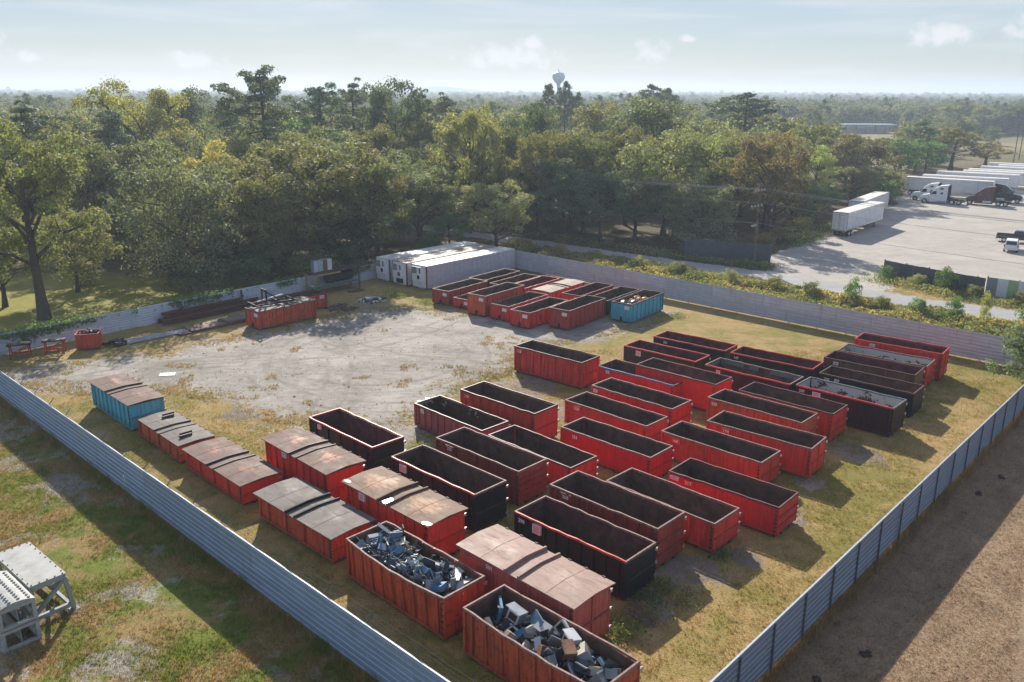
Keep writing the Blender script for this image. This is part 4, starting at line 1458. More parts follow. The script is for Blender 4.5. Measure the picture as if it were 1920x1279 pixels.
def in_box(c, th, x, y, z):
    return (c[0] + x * math.cos(th) - y * math.sin(th), c[1] + x * math.sin(th) + y * math.cos(th), z)


def heap(name, C, zf, label, nshard, seed, mats):
    """the packed small scrap under and between the pieces one can tell apart"""
    (c, th, H, L) = C
    rng = np.random.default_rng(seed)
    nx, ny = 48, 17
    X, Y = np.meshgrid(np.linspace(-L / 2 + .12, L / 2 - .12, nx), np.linspace(-1.1, 1.1, ny), indexing='ij')
    Z = np.array([[zf(x, y) for x, y in zip(a, b)] for a, b in zip(X, Y)]) - .28 + fbm(X * 2.2, Y * 2.2, seed, 3) * .12
    V = np.stack([X, Y, Z], -1).reshape(-1, 3)
    idx = np.arange(nx * ny).reshape(nx, ny)
    F = np.stack([idx[:-1, :-1], idx[1:, :-1], idx[1:, 1:], idx[:-1, 1:]], -1).reshape(-1, 4)
    MI = np.zeros(len(F), int)
    vs_, fs_, ms_ = [V], [F], [MI]
    n0 = len(V)
    cube = np.array([(-1, -1, -1), (1, -1, -1), (1, 1, -1), (-1, 1, -1), (-1, -1, 1), (1, -1, 1), (1, 1, 1), (-1, 1, 1)]) * .5
    cf = np.array([(3, 2, 1, 0), (4, 5, 6, 7), (0, 1, 5, 4), (1, 2, 6, 5), (2, 3, 7, 6), (3, 0, 4, 7)])
    for k in range(nshard):
        x, y = rng.uniform(-L / 2 + .25, L / 2 - .25), rng.uniform(-.95, .95)
        s = np.array([rng.uniform(.05, .32), rng.uniform(.03, .2), rng.uniform(.012, .08)])
        q = rng.normal(size=(3, 3))
        q, _ = np.linalg.qr(q)
        p = (cube * s) @ q.T + np.array([x, y, zf(x, y) - rng.uniform(0.02, .30)])
        vs_.append(p)
        fs_.append(cf + n0)
        ms_.append(np.full(6, rng.integers(0, len(mats))))
        n0 += 8
    o = link(name, np_mesh(name, np.concatenate(vs_), np.concatenate(fs_), mats, None, np.concatenate(ms_)))
    o.location = (c[0], c[1], 0)
    o.rotation_euler = (0, 0, th)
    tag(o, label, 'scrap heap', None, 'stuff')
    return o


def zf1(x, y):
    return 2.05 - .10 * abs(y) ** 2 + .10 * math.sin(x * 1.7) + .07 * math.cos(2.3 * y + x) - (.42 if x > 2.6 else 0) * (x - 2.6) - (.30 if -0.6 < x < .9 and y > .2 else 0) - (.25 if x < -2.6 else 0)


def zf2(x, y):
    return 1.72 - .06 * abs(y) ** 2 + .14 * math.sin(x * 1.2 + .6) + .07 * math.cos(2.6 * y + 2 * x) - (.35 if x < -2.2 else 0) * (-2.2 - x)


heap('scrap_heap', E1, zf1, 'dark jumble of cables and small parts under the electronics in the container with bowed sides', 900, 11, [EC['dark'], EC['dark'], EC['grey'], EC['steelb'], EC['greyw'], EC['beige'], EC['blue'], EC['dark']])
heap('scrap_heap', E2, zf2, 'dark jumble of small parts under the monitors in the container at the fence corner', 500, 12, [EC['dark'], EC['dark'], EC['grey'], EC['rusty'], EC['steelb'], EC['dark'], EC['beige']])

rng = random.Random(77)
G1 = 'pieces of electronics heaped in the bowed container'
n = 0
for gx in range(17):
    for gy in range(6):
        x = -3.2 + 6.4 * (gx + .5 + rng.uniform(-.4, .4)) / 17
        y = -.92 + 1.84 * (gy + .5 + rng.uniform(-.4, .4)) / 6
        if rng.random() < .06:
            continue
        k = rng.choices(list(EW), [5, 2, .6, 3, 1.2, 5, 4])[0]
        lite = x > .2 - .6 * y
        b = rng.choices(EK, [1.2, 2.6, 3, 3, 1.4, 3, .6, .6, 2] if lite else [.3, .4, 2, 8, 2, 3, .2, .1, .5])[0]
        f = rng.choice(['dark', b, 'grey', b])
        s = rng.uniform(.75, 1.3)
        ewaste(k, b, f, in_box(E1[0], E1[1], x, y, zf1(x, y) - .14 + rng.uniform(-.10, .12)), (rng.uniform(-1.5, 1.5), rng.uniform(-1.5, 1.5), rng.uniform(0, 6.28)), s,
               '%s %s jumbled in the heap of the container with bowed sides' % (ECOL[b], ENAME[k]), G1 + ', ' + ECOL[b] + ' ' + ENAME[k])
# a few that stand out
ewaste('casing_panel', 'greyw', 'greyw', in_box(E1[0], E1[1], -2.35, .72, 2.05), (.25, -.9, -.5), 1.25, 'long white strip of casing sticking up over the rim of the bowed container').scale = (1, .35, 2.1)
ewaste('casing_panel', 'beige', 'beige', in_box(E1[0], E1[1], -1.65, .25, 2.13), (.2, 1.35, .3), 1.1, 'beige casing plate lying flat near the middle of the bowed container')
ewaste('computer_case', 'olive', 'beige', in_box(E1[0], E1[1], .65, -.1, 2.0), (1.1, .6, .5), 1.15, 'olive green computer case on the heap, at the middle of the bowed container')
ewaste('computer_case', 'blue', 'blue', in_box(E1[0], E1[1], 2.35, -.75, 2.0), (1.3, .2, 1.2), 1.3, 'blue computer case leaning on the near rim of the bowed container')
ewaste('casing_panel', 'greyw', 'rusty', in_box(E1[0], E1[1], 2.95, .0, 1.72), (.7, .5, .4), 1.3, 'white panel with a rusty edge at the end door of the bowed container')
crng = random.Random(301)
for q in range(34):
    cb = MB()
    x, y = crng.uniform(-2.9, 2.4), crng.uniform(-.8, .8)
    pts = []
    a = crng.uniform(0, 6)
    for i in range(9):
        a += crng.uniform(-.9, .9)
        x = max(-3.1, min(3.1, x + .13 * math.cos(a)))
        y = max(-.95, min(.95, y + .13 * math.sin(a)))
        pts.append(in_box(E1[0], E1[1], x, y, zf1(x, y) + .12 + crng.uniform(-.05, .1)))
    cb.tube(pts, .019, 5)
    tag(cb.build('cable', EC[crng.choice(['dark', 'dark', 'dark', 'grey', 'rusty'])]), 'loose cable curling over the scrap in the container with bowed sides', 'cable', 'loose cables on the scrap')

rng = random.Random(404)
G2 = 'appliances heaped in the container at the fence corner'
n = 0
for gx in range(11):
    for gy in range(4):
        x = -2.7 + 6.1 * (gx + .5 + rng.uniform(-.4, .4)) / 11
        y = -.85 + 1.7 * (gy + .5 + rng.uniform(-.4, .4)) / 4
        k = rng.choices(list(EW), [4, 3, 3, 3, 2, 3, 3])[0]
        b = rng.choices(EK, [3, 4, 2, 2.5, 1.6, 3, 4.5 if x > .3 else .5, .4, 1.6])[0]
        f = rng.choice(['dark', b, 'greyw', b])
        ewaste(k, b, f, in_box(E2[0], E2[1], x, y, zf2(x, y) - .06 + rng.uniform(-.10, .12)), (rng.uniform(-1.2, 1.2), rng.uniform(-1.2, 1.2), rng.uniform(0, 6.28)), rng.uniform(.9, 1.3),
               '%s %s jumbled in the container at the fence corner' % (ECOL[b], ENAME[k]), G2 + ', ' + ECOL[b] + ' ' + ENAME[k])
ewaste('flat_screen', 'blue', 'blue', in_box(E2[0], E2[1], -3.1, .25, 1.45), (.05, -.25, PI + .1), 1.75, 'large blue flat screen leaning on the end wall of the container at the fence corner')
ewaste('microwave_oven', 'zinc', 'greyw', in_box(E2[0], E2[1], -2.2, .35, 1.75), (.2, .25, .9), 1.5, 'shiny zinc microwave oven next to the leaning blue flat screen')
ewaste('flat_screen', 'steelb', 'blue', in_box(E2[0], E2[1], -1.25, .55, 1.72), (.1, .5, .4), 1.4, 'steel blue flat screen standing on edge in the middle of the corner container')
ewaste('microwave_oven', 'rusty', 'rusty', in_box(E2[0], E2[1], .95, .1, 1.85), (.3, .15, .3), 1.25, 'rusty microwave oven with bleached top, on the heap of the corner container')
ewaste('microwave_oven', 'rusty', 'dark', in_box(E2[0], E2[1], .45, -.55, 1.78), (.4, .5, 1.9), 1.2, 'dark rusty microwave oven lying on its corner near the front rim of the corner container')
ewaste('microwave_oven', 'greyw', 'beige', in_box(E2[0], E2[1], .55, .72, 1.80), (.15, .2, .5), 1.3, 'grey white microwave oven by the far wall of the corner container')
ewaste('tube_monitor', 'greyw', 'beige', in_box(E2[0], E2[1], -.1, .85, 1.82), (.6, .3, .9), 1.3, 'pale tube monitor tipped against the far wall of the corner container')

# ------------------------------------------------------------------ rubbish in the turquoise container
ux, uy = upos(76.6, -42.0)
rb_rng = random.Random(5)
BAG = {'black': plain('black_bag', (0.02, 0.02, 0.024), .35), 'tan': plain('tan_bag', (.42, .28, .14), .5), 'orange': plain('orange_bag', (.5, .2, .05), .5), 'cream': plain('cream_bag', (.5, .45, .33), .5)}
for i, (x, y, kcol, r) in enumerate([(-2.4, -.3, 'tan', .42), (-1.9, .5, 'black', .5), (-1.5, -.5, 'black', .5), (-2.6, .6, 'cream', .35), (-.9, .1, 'black', .5), (-.3, .5, 'orange', .42),
                                     (.2, -.1, 'orange', .45), (.7, .5, 'tan', .4), (-.4, -.6, 'orange', .38), (1.1, -.3, 'tan', .38)]):
    rr = np.random.default_rng(i)
    m_ = MB()
    nu, nv = 9, 6
    for v in range(nv + 1):
        for u in range(nu):
            th, ph = 2 * PI * u / nu, PI * v / nv
            q = r * (1 + rr.uniform(-.14, .14))
            m_.v.append((q * math.sin(ph) * math.cos(th), q * math.sin(ph) * math.sin(th), q * .62 * math.cos(ph)))
    for v in range(nv):
        for u in range(nu):
            a, b = v * nu + u, v * nu + (u + 1) % nu
            m_.f.append((a, a + nu, b + nu, b))
            m_.m.append(0)
    nk = MB()
    nk.tube([(0, 0, r * .55), (.02, 0, r * .8), (.07, .02, r * .98)], [.07, .03, .06], 6)
    o = m_.build('rubbish_bag', BAG[kcol])
    o.location = in_box((ux, uy), UA, x, y, 1.55 + .1 * math.sin(3 * x) + .1)
    nk.build('knot', BAG[kcol], o)
    tag(o, '%s rubbish bag lying in the turquoise container' % kcol, 'rubbish bag', kcol + ' bags in the turquoise container')

# ------------------------------------------------------------------ storage trailers (boxes set on the ground)
SL, SW, SH = 15.9, 2.6, 2.95


def storage_trailer(c, label, side, roof, unit):
    r = empty('storage_trailer', (c[0], c[1], 0), R_(48.6))
    tag(r, label, 'trailer', 'storage trailers set on the ground')
    b = MB()
    b.box(-SL / 2 + .05, SL / 2, -SW / 2 + .03, SW / 2 - .03, .22, SH - .05)
    b.box(-SL / 2 + .3, SL / 2 - .3, -.5, .5, 0, .2)
    b.build('box', M['trailer_side'], r)
    for s in (-1, 1):
        n = 20
        w = (SL - .1) / n
        p = MB()
        p.box(0, w - .02, -.012, 0, 0, SH - .42)
        p.box(w - .05, w - .01, -.03, -.012, 0, SH - .42)
        pm = p.mesh('side_panel', side)
        for k in range(n):
            o = link('side_panel', pm, r)
            o.location = (-SL / 2 + .05 + k * w + (w if s > 0 else 0), s * (SW / 2 - .03), .3)
            o.rotation_euler = (0, 0, PI if s > 0 else 0)
    rf = MB()
    n = 20
    for k in range(n):
        a, b_ = -SL / 2 + SL * k / n, -SL / 2 + SL * (k + 1) / n
        rf.box(a, b_ - .02, -SW / 2, SW / 2, SH - .05, SH)
    rf.build('roof', roof, r)
    cr = MB()
    for s in (-1, 1):
        cr.box(-SL / 2 - .01, -SL / 2 + .12, s * (SW / 2 - .06) - .07, s * (SW / 2 - .06) + .07, .2, SH - .06)
    cr.build('corner_post', M['rust'], r)
    f = MB()
    f.box(-SL / 2 - .03, -SL / 2 + .05, -SW / 2 + .15, SW / 2 - .15, .3, SH - .1)
    fr = f.build('front_wall', M['white'], r)
    if unit:
        u = MB()
        u.box(-SL / 2 - .28, -SL / 2 - .03, -.55, .95, 1.0, SH - .2)
        u.box(-SL / 2 - .34, -SL / 2 - .28, -.5, .1, 1.1, 1.9)
        un_ = u.build('cooling_unit', M['white'], r)
        g_ = MB()
        for k in range(6):
            g_.box(-SL / 2 - .30, -SL / 2 - .275, .15, .9, 1.95 + .13 * k, 2.02 + .13 * k)
        g_.box(-SL / 2 - .36, -SL / 2 - .34, -.4, .0, 1.3, 1.75)
        g_.box(-SL / 2 - .30, -SL / 2 - .26, -.5, -.32, 2.0, 2.65)
        g_.build('grille', M['steel_dark'], un_)
    d = MB()
    d.box(-SL / 2 - .05, -SL / 2 - .03, -.62, .62, .35, .95)
    d.build('hatch', M['white'] if unit != 2 else M['steel_dark'], r)
    return r


storage_trailer((-5.88, 104.4), 'white storage trailer with a lilac stained side, nearest the red containers', M['lilac_side'], M['trailer_roof'], 1)
storage_trailer((-8.45, 106.25), 'middle storage trailer with a rust stained brown roof', M['trailer_side'], M['roof_rust'], 2)
storage_trailer((-10.85, 108.6), 'storage trailer with a pale roof, farthest from the red containers', M['trailer_side'], M['trailer_roof'], 3)


# ------------------------------------------------------------------ wheels and road vehicles
def wheel(parent, x, y, r, w, rim='chrome', name='wheel'):
    k = ('wh', round(r, 2), round(w, 2), rim)
    if k not in _ribs:
        a = MB()
        a.tube([(0, -w / 2, 0), (0, -w / 2 + .04, 0), (0, w / 2 - .04, 0), (0, w / 2, 0)], [r * .86, r, r, r * .86], 20)
        b = MB()
        b.tube([(0, -w / 2 - .015, 0), (0, w / 2 + .015, 0)], [r * .58, r * .58], 16)
        b.tube([(0, -w / 2 - .06, 0), (0, w / 2 + .06, 0)], [r * .2, r * .2], 10)
        _ribs[k] = (a.mesh('tyre', M['rubber']), b.mesh('rim', M[rim]))
    o = link(name, _ribs[k][0], parent)
    o.location = (x, y, r)
    link('rim', _ribs[k][1], o)
    return o


def semi_trailer(c, th, L, label, group, gear=True, logo=False):
    """x runs from the rear doors to the front wall"""
    r = empty('semi_trailer', (c[0], c[1], 0), th)
    tag(r, label, 'semi-trailer', group)
    W, H, zb = 2.6, 4.1, 1.15
    b = MB()
    b.box(0.06, L - .03, -W / 2 + .03, W / 2 - .03, zb, H - .06)
    b.build('box', M['white'], r)
    n = round(L / 1.22)
    w = (L - .2) / n
    p = MB()
    p.box(0, w - .03, -.012, 0, 0, H - zb - .32)
    p.box(w - .03, w, -.028, 0, 0, H - zb - .32)
    pm = p.mesh('side_panel', M['trailer_side'])
    for s in (-1, 1):
        for k in range(n):
            o = link('side_panel', pm, r)
            o.location = (.1 + k * w + (w if s > 0 else 0), s * (W / 2 - .03), zb + .16)
            o.rotation_euler = (0, 0, PI if s > 0 else 0)
    rf = MB()
    rf.box(0, L, -W / 2, W / 2, H - .06, H)
    rf.build('roof', M['trailer_roof'], r)
    rl = MB()
    for s in (-1, 1):
        rl.box(0, L, min(s * W / 2, s * (W / 2 - .035)), max(s * W / 2, s * (W / 2 - .035)), zb - .02, zb + .14)
        rl.box(0, L, min(s * (W / 2 + .002), s * (W / 2 - .035)), max(s * (W / 2 + .002), s * (W / 2 - .035)), H - .18, H - .062)
    rl.build('side_rail', M['chrome'], r)
    for s in (-1, 1):
        d = MB()
        d.box(.0, .06, min(s * .02, s * (W / 2 - .08)), max(s * .02, s * (W / 2 - .08)), zb + .06, H - .16)
        do = d.build('door', M['trailer_side'], r)
        q = MB()
        for yy in (.12, .75):
            q.cyl((-.03, s * yy, zb + .05), (-.03, s * yy, H - .15), .022, 6)
        q.build('lock_rod', M['chrome'], do)
        lp = MB()
        lp.box(-.02, .05, s * (W / 2 - .35) - .1, s * (W / 2 - .35) + .1, zb - .14, zb - .05)
        lp.build('tail_light', M['red_lens'], r)
    fr = MB()
    for s in (-1, 1):
        fr.box(-.01, .07, s * (W / 2 - .05) - .05, s * (W / 2 - .05) + .05, zb, H - .06)
    fr.box(-.012, .07, -W / 2 + .1, W / 2 - .1, H - .16, H - .07)
    fr.box(-.01, .1, -W / 2 + .05, W / 2 - .05, zb - .16, zb + .03)
    fr.build('door_frame', M['chrome'], r)
    ug = MB()
    ug.box(.0, .1, -W / 2 + .15, W / 2 - .15, .48, .60)
    for s in (-.5, .5):
        ug.box(.02, .1, s - .05, s + .05, .6, zb)
    ug.build('underride_guard', M['steel_dark'], r)
    fm = MB()
    for s in (-1, 1):
        fm.box(.3, L - 1, s * .45 - .06, s * .45 + .06, .95, zb)
    fm.box(1.0, 4.2, -.6, .6, .75, .95)
    fm.build('chassis', M['steel_dark'], r)
    for x in (1.5, 2.8):
        for s in (-1, 1):
            wheel(r, x, s * (W / 2 - .32), .5, .5, 'white')
    if gear:
        lg = MB()
        for s in (-1, 1):
            lg.box(L - 3.6, L - 3.45, s * .95 - .07, s * .95 + .07, .05, zb)
            lg.box(L - 3.68, L - 3.37, s * .95 - .14, s * .95 + .14, 0, .05)
            lg.bar((L - 3.5, s * .95, .45), (L - 4.6, s * .5, 1.0), .06)
        lg.box(L - 3.55, L - 3.5, -.95, .95, .6, .7)
        lg.build('landing_gear', M['steel_dark'], r)
    return r


semi_trailer(in_box((54.75, 136.9), R_(50.0), 0, 1.3, 0)[:2], R_(50.0), 18.5, 'white semi-trailer parked without a truck at the wood edge, nearest to the road', 'semi-trailers by the wood edge')
semi_trailer(in_box((63.1, 151.7), R_(54.0), 0, 1.3, 0)[:2], R_(54.0), 19.5, 'white semi-trailer with a weathered roof, behind the nearest one by the wood edge', 'semi-trailers by the wood edge')
for i, (x, y, a, L_) in enumerate([(91.8, 199.4, -37.9, 18.5), (98.3, 204.4, -33.5, 18), (106.6, 214.4, -35, 18), (114.8, 217.6, -34, 18), (118.3, 221.6, -33, 18), (126, 230, -34, 18), (133.3, 234.6, -34, 18), (134.6, 241.9, -34, 18)]):
    c = in_box((x, y), R_(a), 0, 1.35 if i != 3 else .9, 0)[:2]
    lab = ['white semi-trailer in the front of the long row, behind the white trucks', 'white semi-trailer second in the long row, behind the maroon truck'][i] if i < 2 else 'white semi-trailer in the far part of the row on the truck lot'
    semi_trailer(c, R_(a), L_, lab, 'semi-trailers in the row on the truck lot', gear=(i < 3))


def truck(c, th, paintm, label, sleeper=2.2):
    """x forwards, origin under the rear axle"""
    r = empty('truck_tractor', (c[0], c[1], 0), th)
    tag(r, label, 'truck', 'truck tractors on the lot')
    fm = MB()
    for s in (-1, 1):
        fm.box(-1.6, 5.6, s * .43 - .05, s * .43 + .05, .72, 1.0)
    fm.box(-1.7, -1.55, -1.1, 1.1, .55, .8)
    fm.build('chassis', M['steel_dark'], r)
    fw = MB()
    fw.cyl((-.1, 0, 1.06), (-.1, 0, 1.2), .5, 16)
    fw.box(-.9, .7, -.4, .4, 1.0, 1.06)
    fw.build('fifth_wheel', M['rust_dark'], r)
    xb = 1.6
    xc = xb + sleeper
    p = MB()
    prof = [(xb, .95), (xc + 1.35, .95), (xc + 1.35, 1.75), (xc + 1.15, 2.05), (xc + .75, 2.75), (xc + .3, 3.25), (xc - .5, 3.75), (xb + .4, 3.98), (xb, 3.98)]
    p.prism(prof, -1.16, 1.16)
    p.build('cab', paintm, r, .07)
    h = MB()
    h.prism([(xc + 1.34, .75), (xc + 3.0, .62), (xc + 3.05, 1.3), (xc + 2.7, 1.68), (xc + 1.34, 1.98)], -.98, .98)
    h.build('hood', paintm, r, .08)
    fe = MB()
    for s in (-1, 1):
        pr = []
        for k in range(9):
            a = PI * k / 8
            pr.append((xc + 2.15 + .68 * math.cos(a), .5 + .72 * math.sin(a)))
        for k in range(9):
            a = PI * (8 - k) / 8
            pr.append((xc + 2.15 + .58 * math.cos(a), .5 + .62 * math.sin(a)))
        fe.prism(pr, s * 1.0 - .22, s * 1.0 + .22)
    fe.build('fender', paintm, r)
    bp = MB()
    bp.box(xc + 2.95, xc + 3.2, -1.15, 1.15, .35, .72)
    bp.build('bumper', M['chrome'], r, .05)
    gr = MB()
    gr.box(xc + 3.0, xc + 3.1, -.5, .5, .75, 1.35)
    for k in range(5):
        gr.box(xc + 3.1, xc + 3.12, -.48, .48, .8 + .11 * k, .84 + .11 * k)
    gr.build('grille', M['chrome'], r)
    for s in (-1, 1):
        hl = MB()
        hl.box(xc + 2.85, xc + 3.07, s * .82 - .16, s * .82 + .16, .8, 1.1)
        hl.build('headlight', M['lamp_lens'], r, .04)
    ws = MB()
    ws.hexa([(xc + 1.18, -1.0, 2.04), (xc + 1.24, -1.0, 2.06), (xc + 1.24, 1.0, 2.06), (xc + 1.18, 1.0, 2.04),
             (xc + .74, -.95, 2.82), (xc + .80, -.95, 2.84), (xc + .80, .95, 2.84), (xc + .74, .95, 2.82)])
    ws.build('windscreen', M['glass'], r)
    for s in (-1, 1):
        d = MB()
        y = s * 1.17
        d.hexa([(xc - .05, y - .012, 1.95), (xc + 1.05, y - .012, 1.95), (xc + 1.05, y + .012, 1.95), (xc - .05, y + .012, 1.95),
                (xc - .05, y - .012, 2.65), (xc + .65, y - .012, 2.65), (xc + .65, y + .012, 2.65), (xc - .05, y + .012, 2.65)])
        d.build('side_window', M['glass'], r)
        e = MB()
        e.box(xb + .9, xb + 1.4, y - .012, y + .012, 2.05, 2.45)
        e.hexa([(xb + .9, y - .012, 3.05), (xb + 1.7, y - .012, 3.05), (xb + 1.7, y + .012, 3.05), (xb + .9, y + .012, 3.05),
                (xb + .9, y - .012, 3.42), (xb + 1.3, y - .012, 3.42), (xb + 1.3, y + .012, 3.42), (xb + .9, y + .012, 3.42)])
        e.build('sleeper_window', M['glass'], r)
        t_ = MB()
        t_.cyl((xb + .3, s * .98, .72), (xb + 1.9, s * .98, .72), .32, 14)
        t_.build('fuel_tank', M['chrome'], r)
        f = MB()
        f.box(xb + .05, xc + 1.3, s * 1.13 - .03, s * 1.13 + .03, .38, 1.0)
        f.build('side_skirt', paintm, r, .03)
        mr = MB()
        mr.box(xc + 1.1, xc + 1.2, s * 1.42 - .1, s * 1.42 + .1, 1.95, 2.55)
        mr.bar((xc + 1.1, s * 1.17, 2.5), (xc + 1.15, s * 1.42, 2.5), .04)
        mr.build('mirror', M['steel_dark'], r)
        x = MB()
        x.box(xb - .32, xb, s * 1.12 - .025, s * 1.12 + .025, 1.0, 3.9)
        x.build('side_extender', M['steel_dark'], r)
        wheel(r, xc + 2.15, s * 1.02, .5, .32)
        for q in (-.75, .6):
            wheel(r, q, s * .9, .5, .58)
            mg = MB()
            mg.box(q - .55, q + .55, s * .9 - .3, s * .9 + .3, 1.02, 1.05)
            mg.build('mudguard', M['steel_dark'], r)
    return r


truck((94.9, 180.9), R_(146), M['white'], 'white truck tractor facing left, nearest in front of the long row of trailers')
truck((94.9, 185.4), R_(146), M['white'], 'white truck tractor half hidden behind the nearest white one')
truck((103.3, 178.2), R_(146), M['maroon_gloss'], 'maroon truck tractor facing left, between the white and the dark truck')
truck((104.6, 186.6), R_(-34), M['dark_gloss'], 'dark brown truck tractor facing right, behind the maroon one')


def car(c, th, kind, paintm, label):
    """x forwards"""
    r = empty(kind, (c[0], c[1], 0), th)
    tag(r, label, {'suv': 'SUV', 'pickup_truck': 'pickup truck'}[kind], None)
    W = 1.9
    L = 4.9 if kind == 'suv' else 5.8
    lo = MB()
    if kind == 'suv':
        lo.prism([(-2.4, .45), (2.35, .42), (2.42, .75), (2.3, .98), (1.2, 1.10), (-2.4, 1.12), (-2.45, .8)], -W / 2, W / 2)
    else:
        lo.prism([(-2.9, .55), (2.8, .48), (2.9, .8), (2.75, 1.12), (1.55, 1.22), (-.6, 1.22), (-.6, .82), (-2.8, .82), (-2.8, 1.20), (-2.9, 1.20)], -W / 2, W / 2)
    lo.build('body', paintm, r, .05)
    if kind == 'suv':
        cabp = [(1.25, 1.08), (.55, 1.72), (.2, 1.80), (-2.15, 1.78), (-2.42, 1.10)]
    else:
        cabp = [(1.65, 1.20), (.95, 1.80), (.6, 1.88), (-.35, 1.86), (-.6, 1.20)]
        sd = MB()
        for s in (-1, 1):
            sd.box(-2.88, -.6, min(s * W / 2, s * (W / 2 - .12)) + .003 * s, max(s * W / 2, s * (W / 2 - .12)) + .003 * s, .8, 1.22)
        sd.build('bed_side', paintm, r, .02)
    cb = MB()
    nn = len(cabp)
    k = len(cb.v)
    cb.v += [(x, -W / 2 + .06 + (.16 if z > 1.4 else 0), z) for x, z in cabp] + [(x, W / 2 - .06 - (.16 if z > 1.4 else 0), z) for x, z in cabp]
    cb.f.append(tuple(range(k, k + nn)))
    cb.f.append(tuple(reversed(range(k + nn, k + 2 * nn))))
    for i in range(nn):
        j = (i + 1) % nn
        cb.f.append((k + i, k + nn + i, k + nn + j, k + j))
    cb.m += [0] * (nn + 2)
    cb.build('cabin', paintm, r, .05)
    x0, x1 = cabp[-1][0], cabp[0][0]
    rear = MB()
    (xa, za), (xt, zt) = cabp[-1], cabp[-2]
    f = lambda u: (xa + (xt - xa) * u - .03, za + (zt - za) * u)
    a, b = f(.12), f(.86)
    rear.hexa([(a[0] - .012, -.72, a[1]), (a[0] + .02, -.72, a[1]), (a[0] + .02, .72, a[1]), (a[0] - .012, .72, a[1]),
               (b[0] - .012, -.62, b[1]), (b[0] + .02, -.62, b[1]), (b[0] + .02, .62, b[1]), (b[0] - .012, .62, b[1])])
    rear.build('rear_window', M['glass'], r)
    wsn = MB()
    (xa, za), (xt, zt) = cabp[0], cabp[1]
    f = lambda u: (xa + (xt - xa) * u + .02, za + (zt - za) * u)
    a, b = f(.1), f(.92)
    wsn.hexa([(a[0] - .02, -.74, a[1]), (a[0] + .015, -.74, a[1]), (a[0] + .015, .74, a[1]), (a[0] - .02, .74, a[1]),
              (b[0] - .02, -.62, b[1]), (b[0] + .015, -.62, b[1]), (b[0] + .015, .62, b[1]), (b[0] - .02, .62, b[1])])
    wsn.build('windscreen', M['glass'], r)
    for s in (-1, 1):
        y0, y1 = s * (W / 2 - .055), s * (W / 2 - .19)
        spans = [(-2.2, -1.2), (-1.1, -.1), (0, .95)] if kind == 'suv' else [(-.42, .3), (.4, 1.3)]
        for (a, b) in spans:
            g_ = MB()
            zt = 1.70 if kind == 'suv' else 1.78
            zb = 1.2 if kind == 'suv' else 1.28
            bt = b - (.45 if b > .8 else 0)
            g_.hexa([(a, y0 - .008, zb), (b, y0 - .008, zb), (b, y0 + .012, zb), (a, y0 + .012, zb), (a + .05, y1 - .008 + .022 * s, zt), (bt, y1 - .008 + .022 * s, zt), (bt, y1 + .012 + .022 * s, zt), (a + .05, y1 + .012 + .022 * s, zt)])
            g_.build('side_window', M['glass'], r)
        tl = MB()
        xr = -2.44 if kind == 'suv' else -2.91
        tl.box(xr - .01, xr + .12, s * (W / 2 - .07) - .07, s * (W / 2 - .07) + .075, .85, 1.2)
        tl.build('tail_light', M['red_lens'], r)
        hl = MB()
        hl.box(L / 2 - .22, L / 2 - .02, s * .7 - .17, s * .7 + .17, .72, .9)
        hl.build('headlight', M['lamp_lens'], r, .03)
        for x in ((-1.45, 1.45) if kind == 'suv' else (-1.75, 1.85)):
            wheel(r, x, s * (W / 2 - .12), .38, .26)
    bm_ = MB()
    xr = -2.52 if kind == 'suv' else -3.02
    bm_.box(xr, xr + .2, -W / 2 + .03, W / 2 - .03, .42, .66)
    bm_.build('bumper', M['white'] if kind == 'suv' else M['chrome'], r, .04)
    return r


car((75.6, 126.0), R_(58), 'suv', M['white'], 'white SUV seen from behind, parked on the pale truck lot')
car((80.6, 133.2), R_(-32), 'pickup_truck', M['dark_gloss'], 'dark pickup truck with a bright wheel, beyond the white SUV')


# ------------------------------------------------------------------ poles and wires
def utility_pole(c, h, rz, label, arms=True):
    r = empty('utility_pole', (c[0], c[1], 0), rz)
    tag(r, label, 'utility pole', 'wooden utility poles')
    p = MB()
    p.tube([(0, 0, -.3), (0, 0, h * .5), (0.03, 0, h)], [.17, .15, .11], 10)
    p.build('pole', M['wood'], r)
    if arms:
        for (z, L, yo) in ((h - 1.0, 2.4, .0), (h - 3.0, 2.6, -.5), (h - 5.6, 1.5, -.6)):
            a = MB()
            a.box(-.05, .05, yo - L / 2, yo + L / 2, z - .06, z + .06)
            a.bar((.06, yo - L * .3, z), (.06, 0, z - .6), .04)
            ao = a.build('crossarm', M['wood'], r)
            for k in range(4):
                y = yo - L / 2 + .12 + (L - .24) * k / 3
                i_ = MB()
                i_.tube([(0, y, z + .06), (0, y, z + .16), (0, y, z + .26)], [.05, .09, .05], 8)
                i_.build('insulator', M['insulator'], ao)
        tr = MB()
        tr.cyl((.28, .0, h - 4.6), (.28, 0, h - 3.8), .2, 12)
        tr.build('fuse_box', M['steel_dark'], r)
    return r


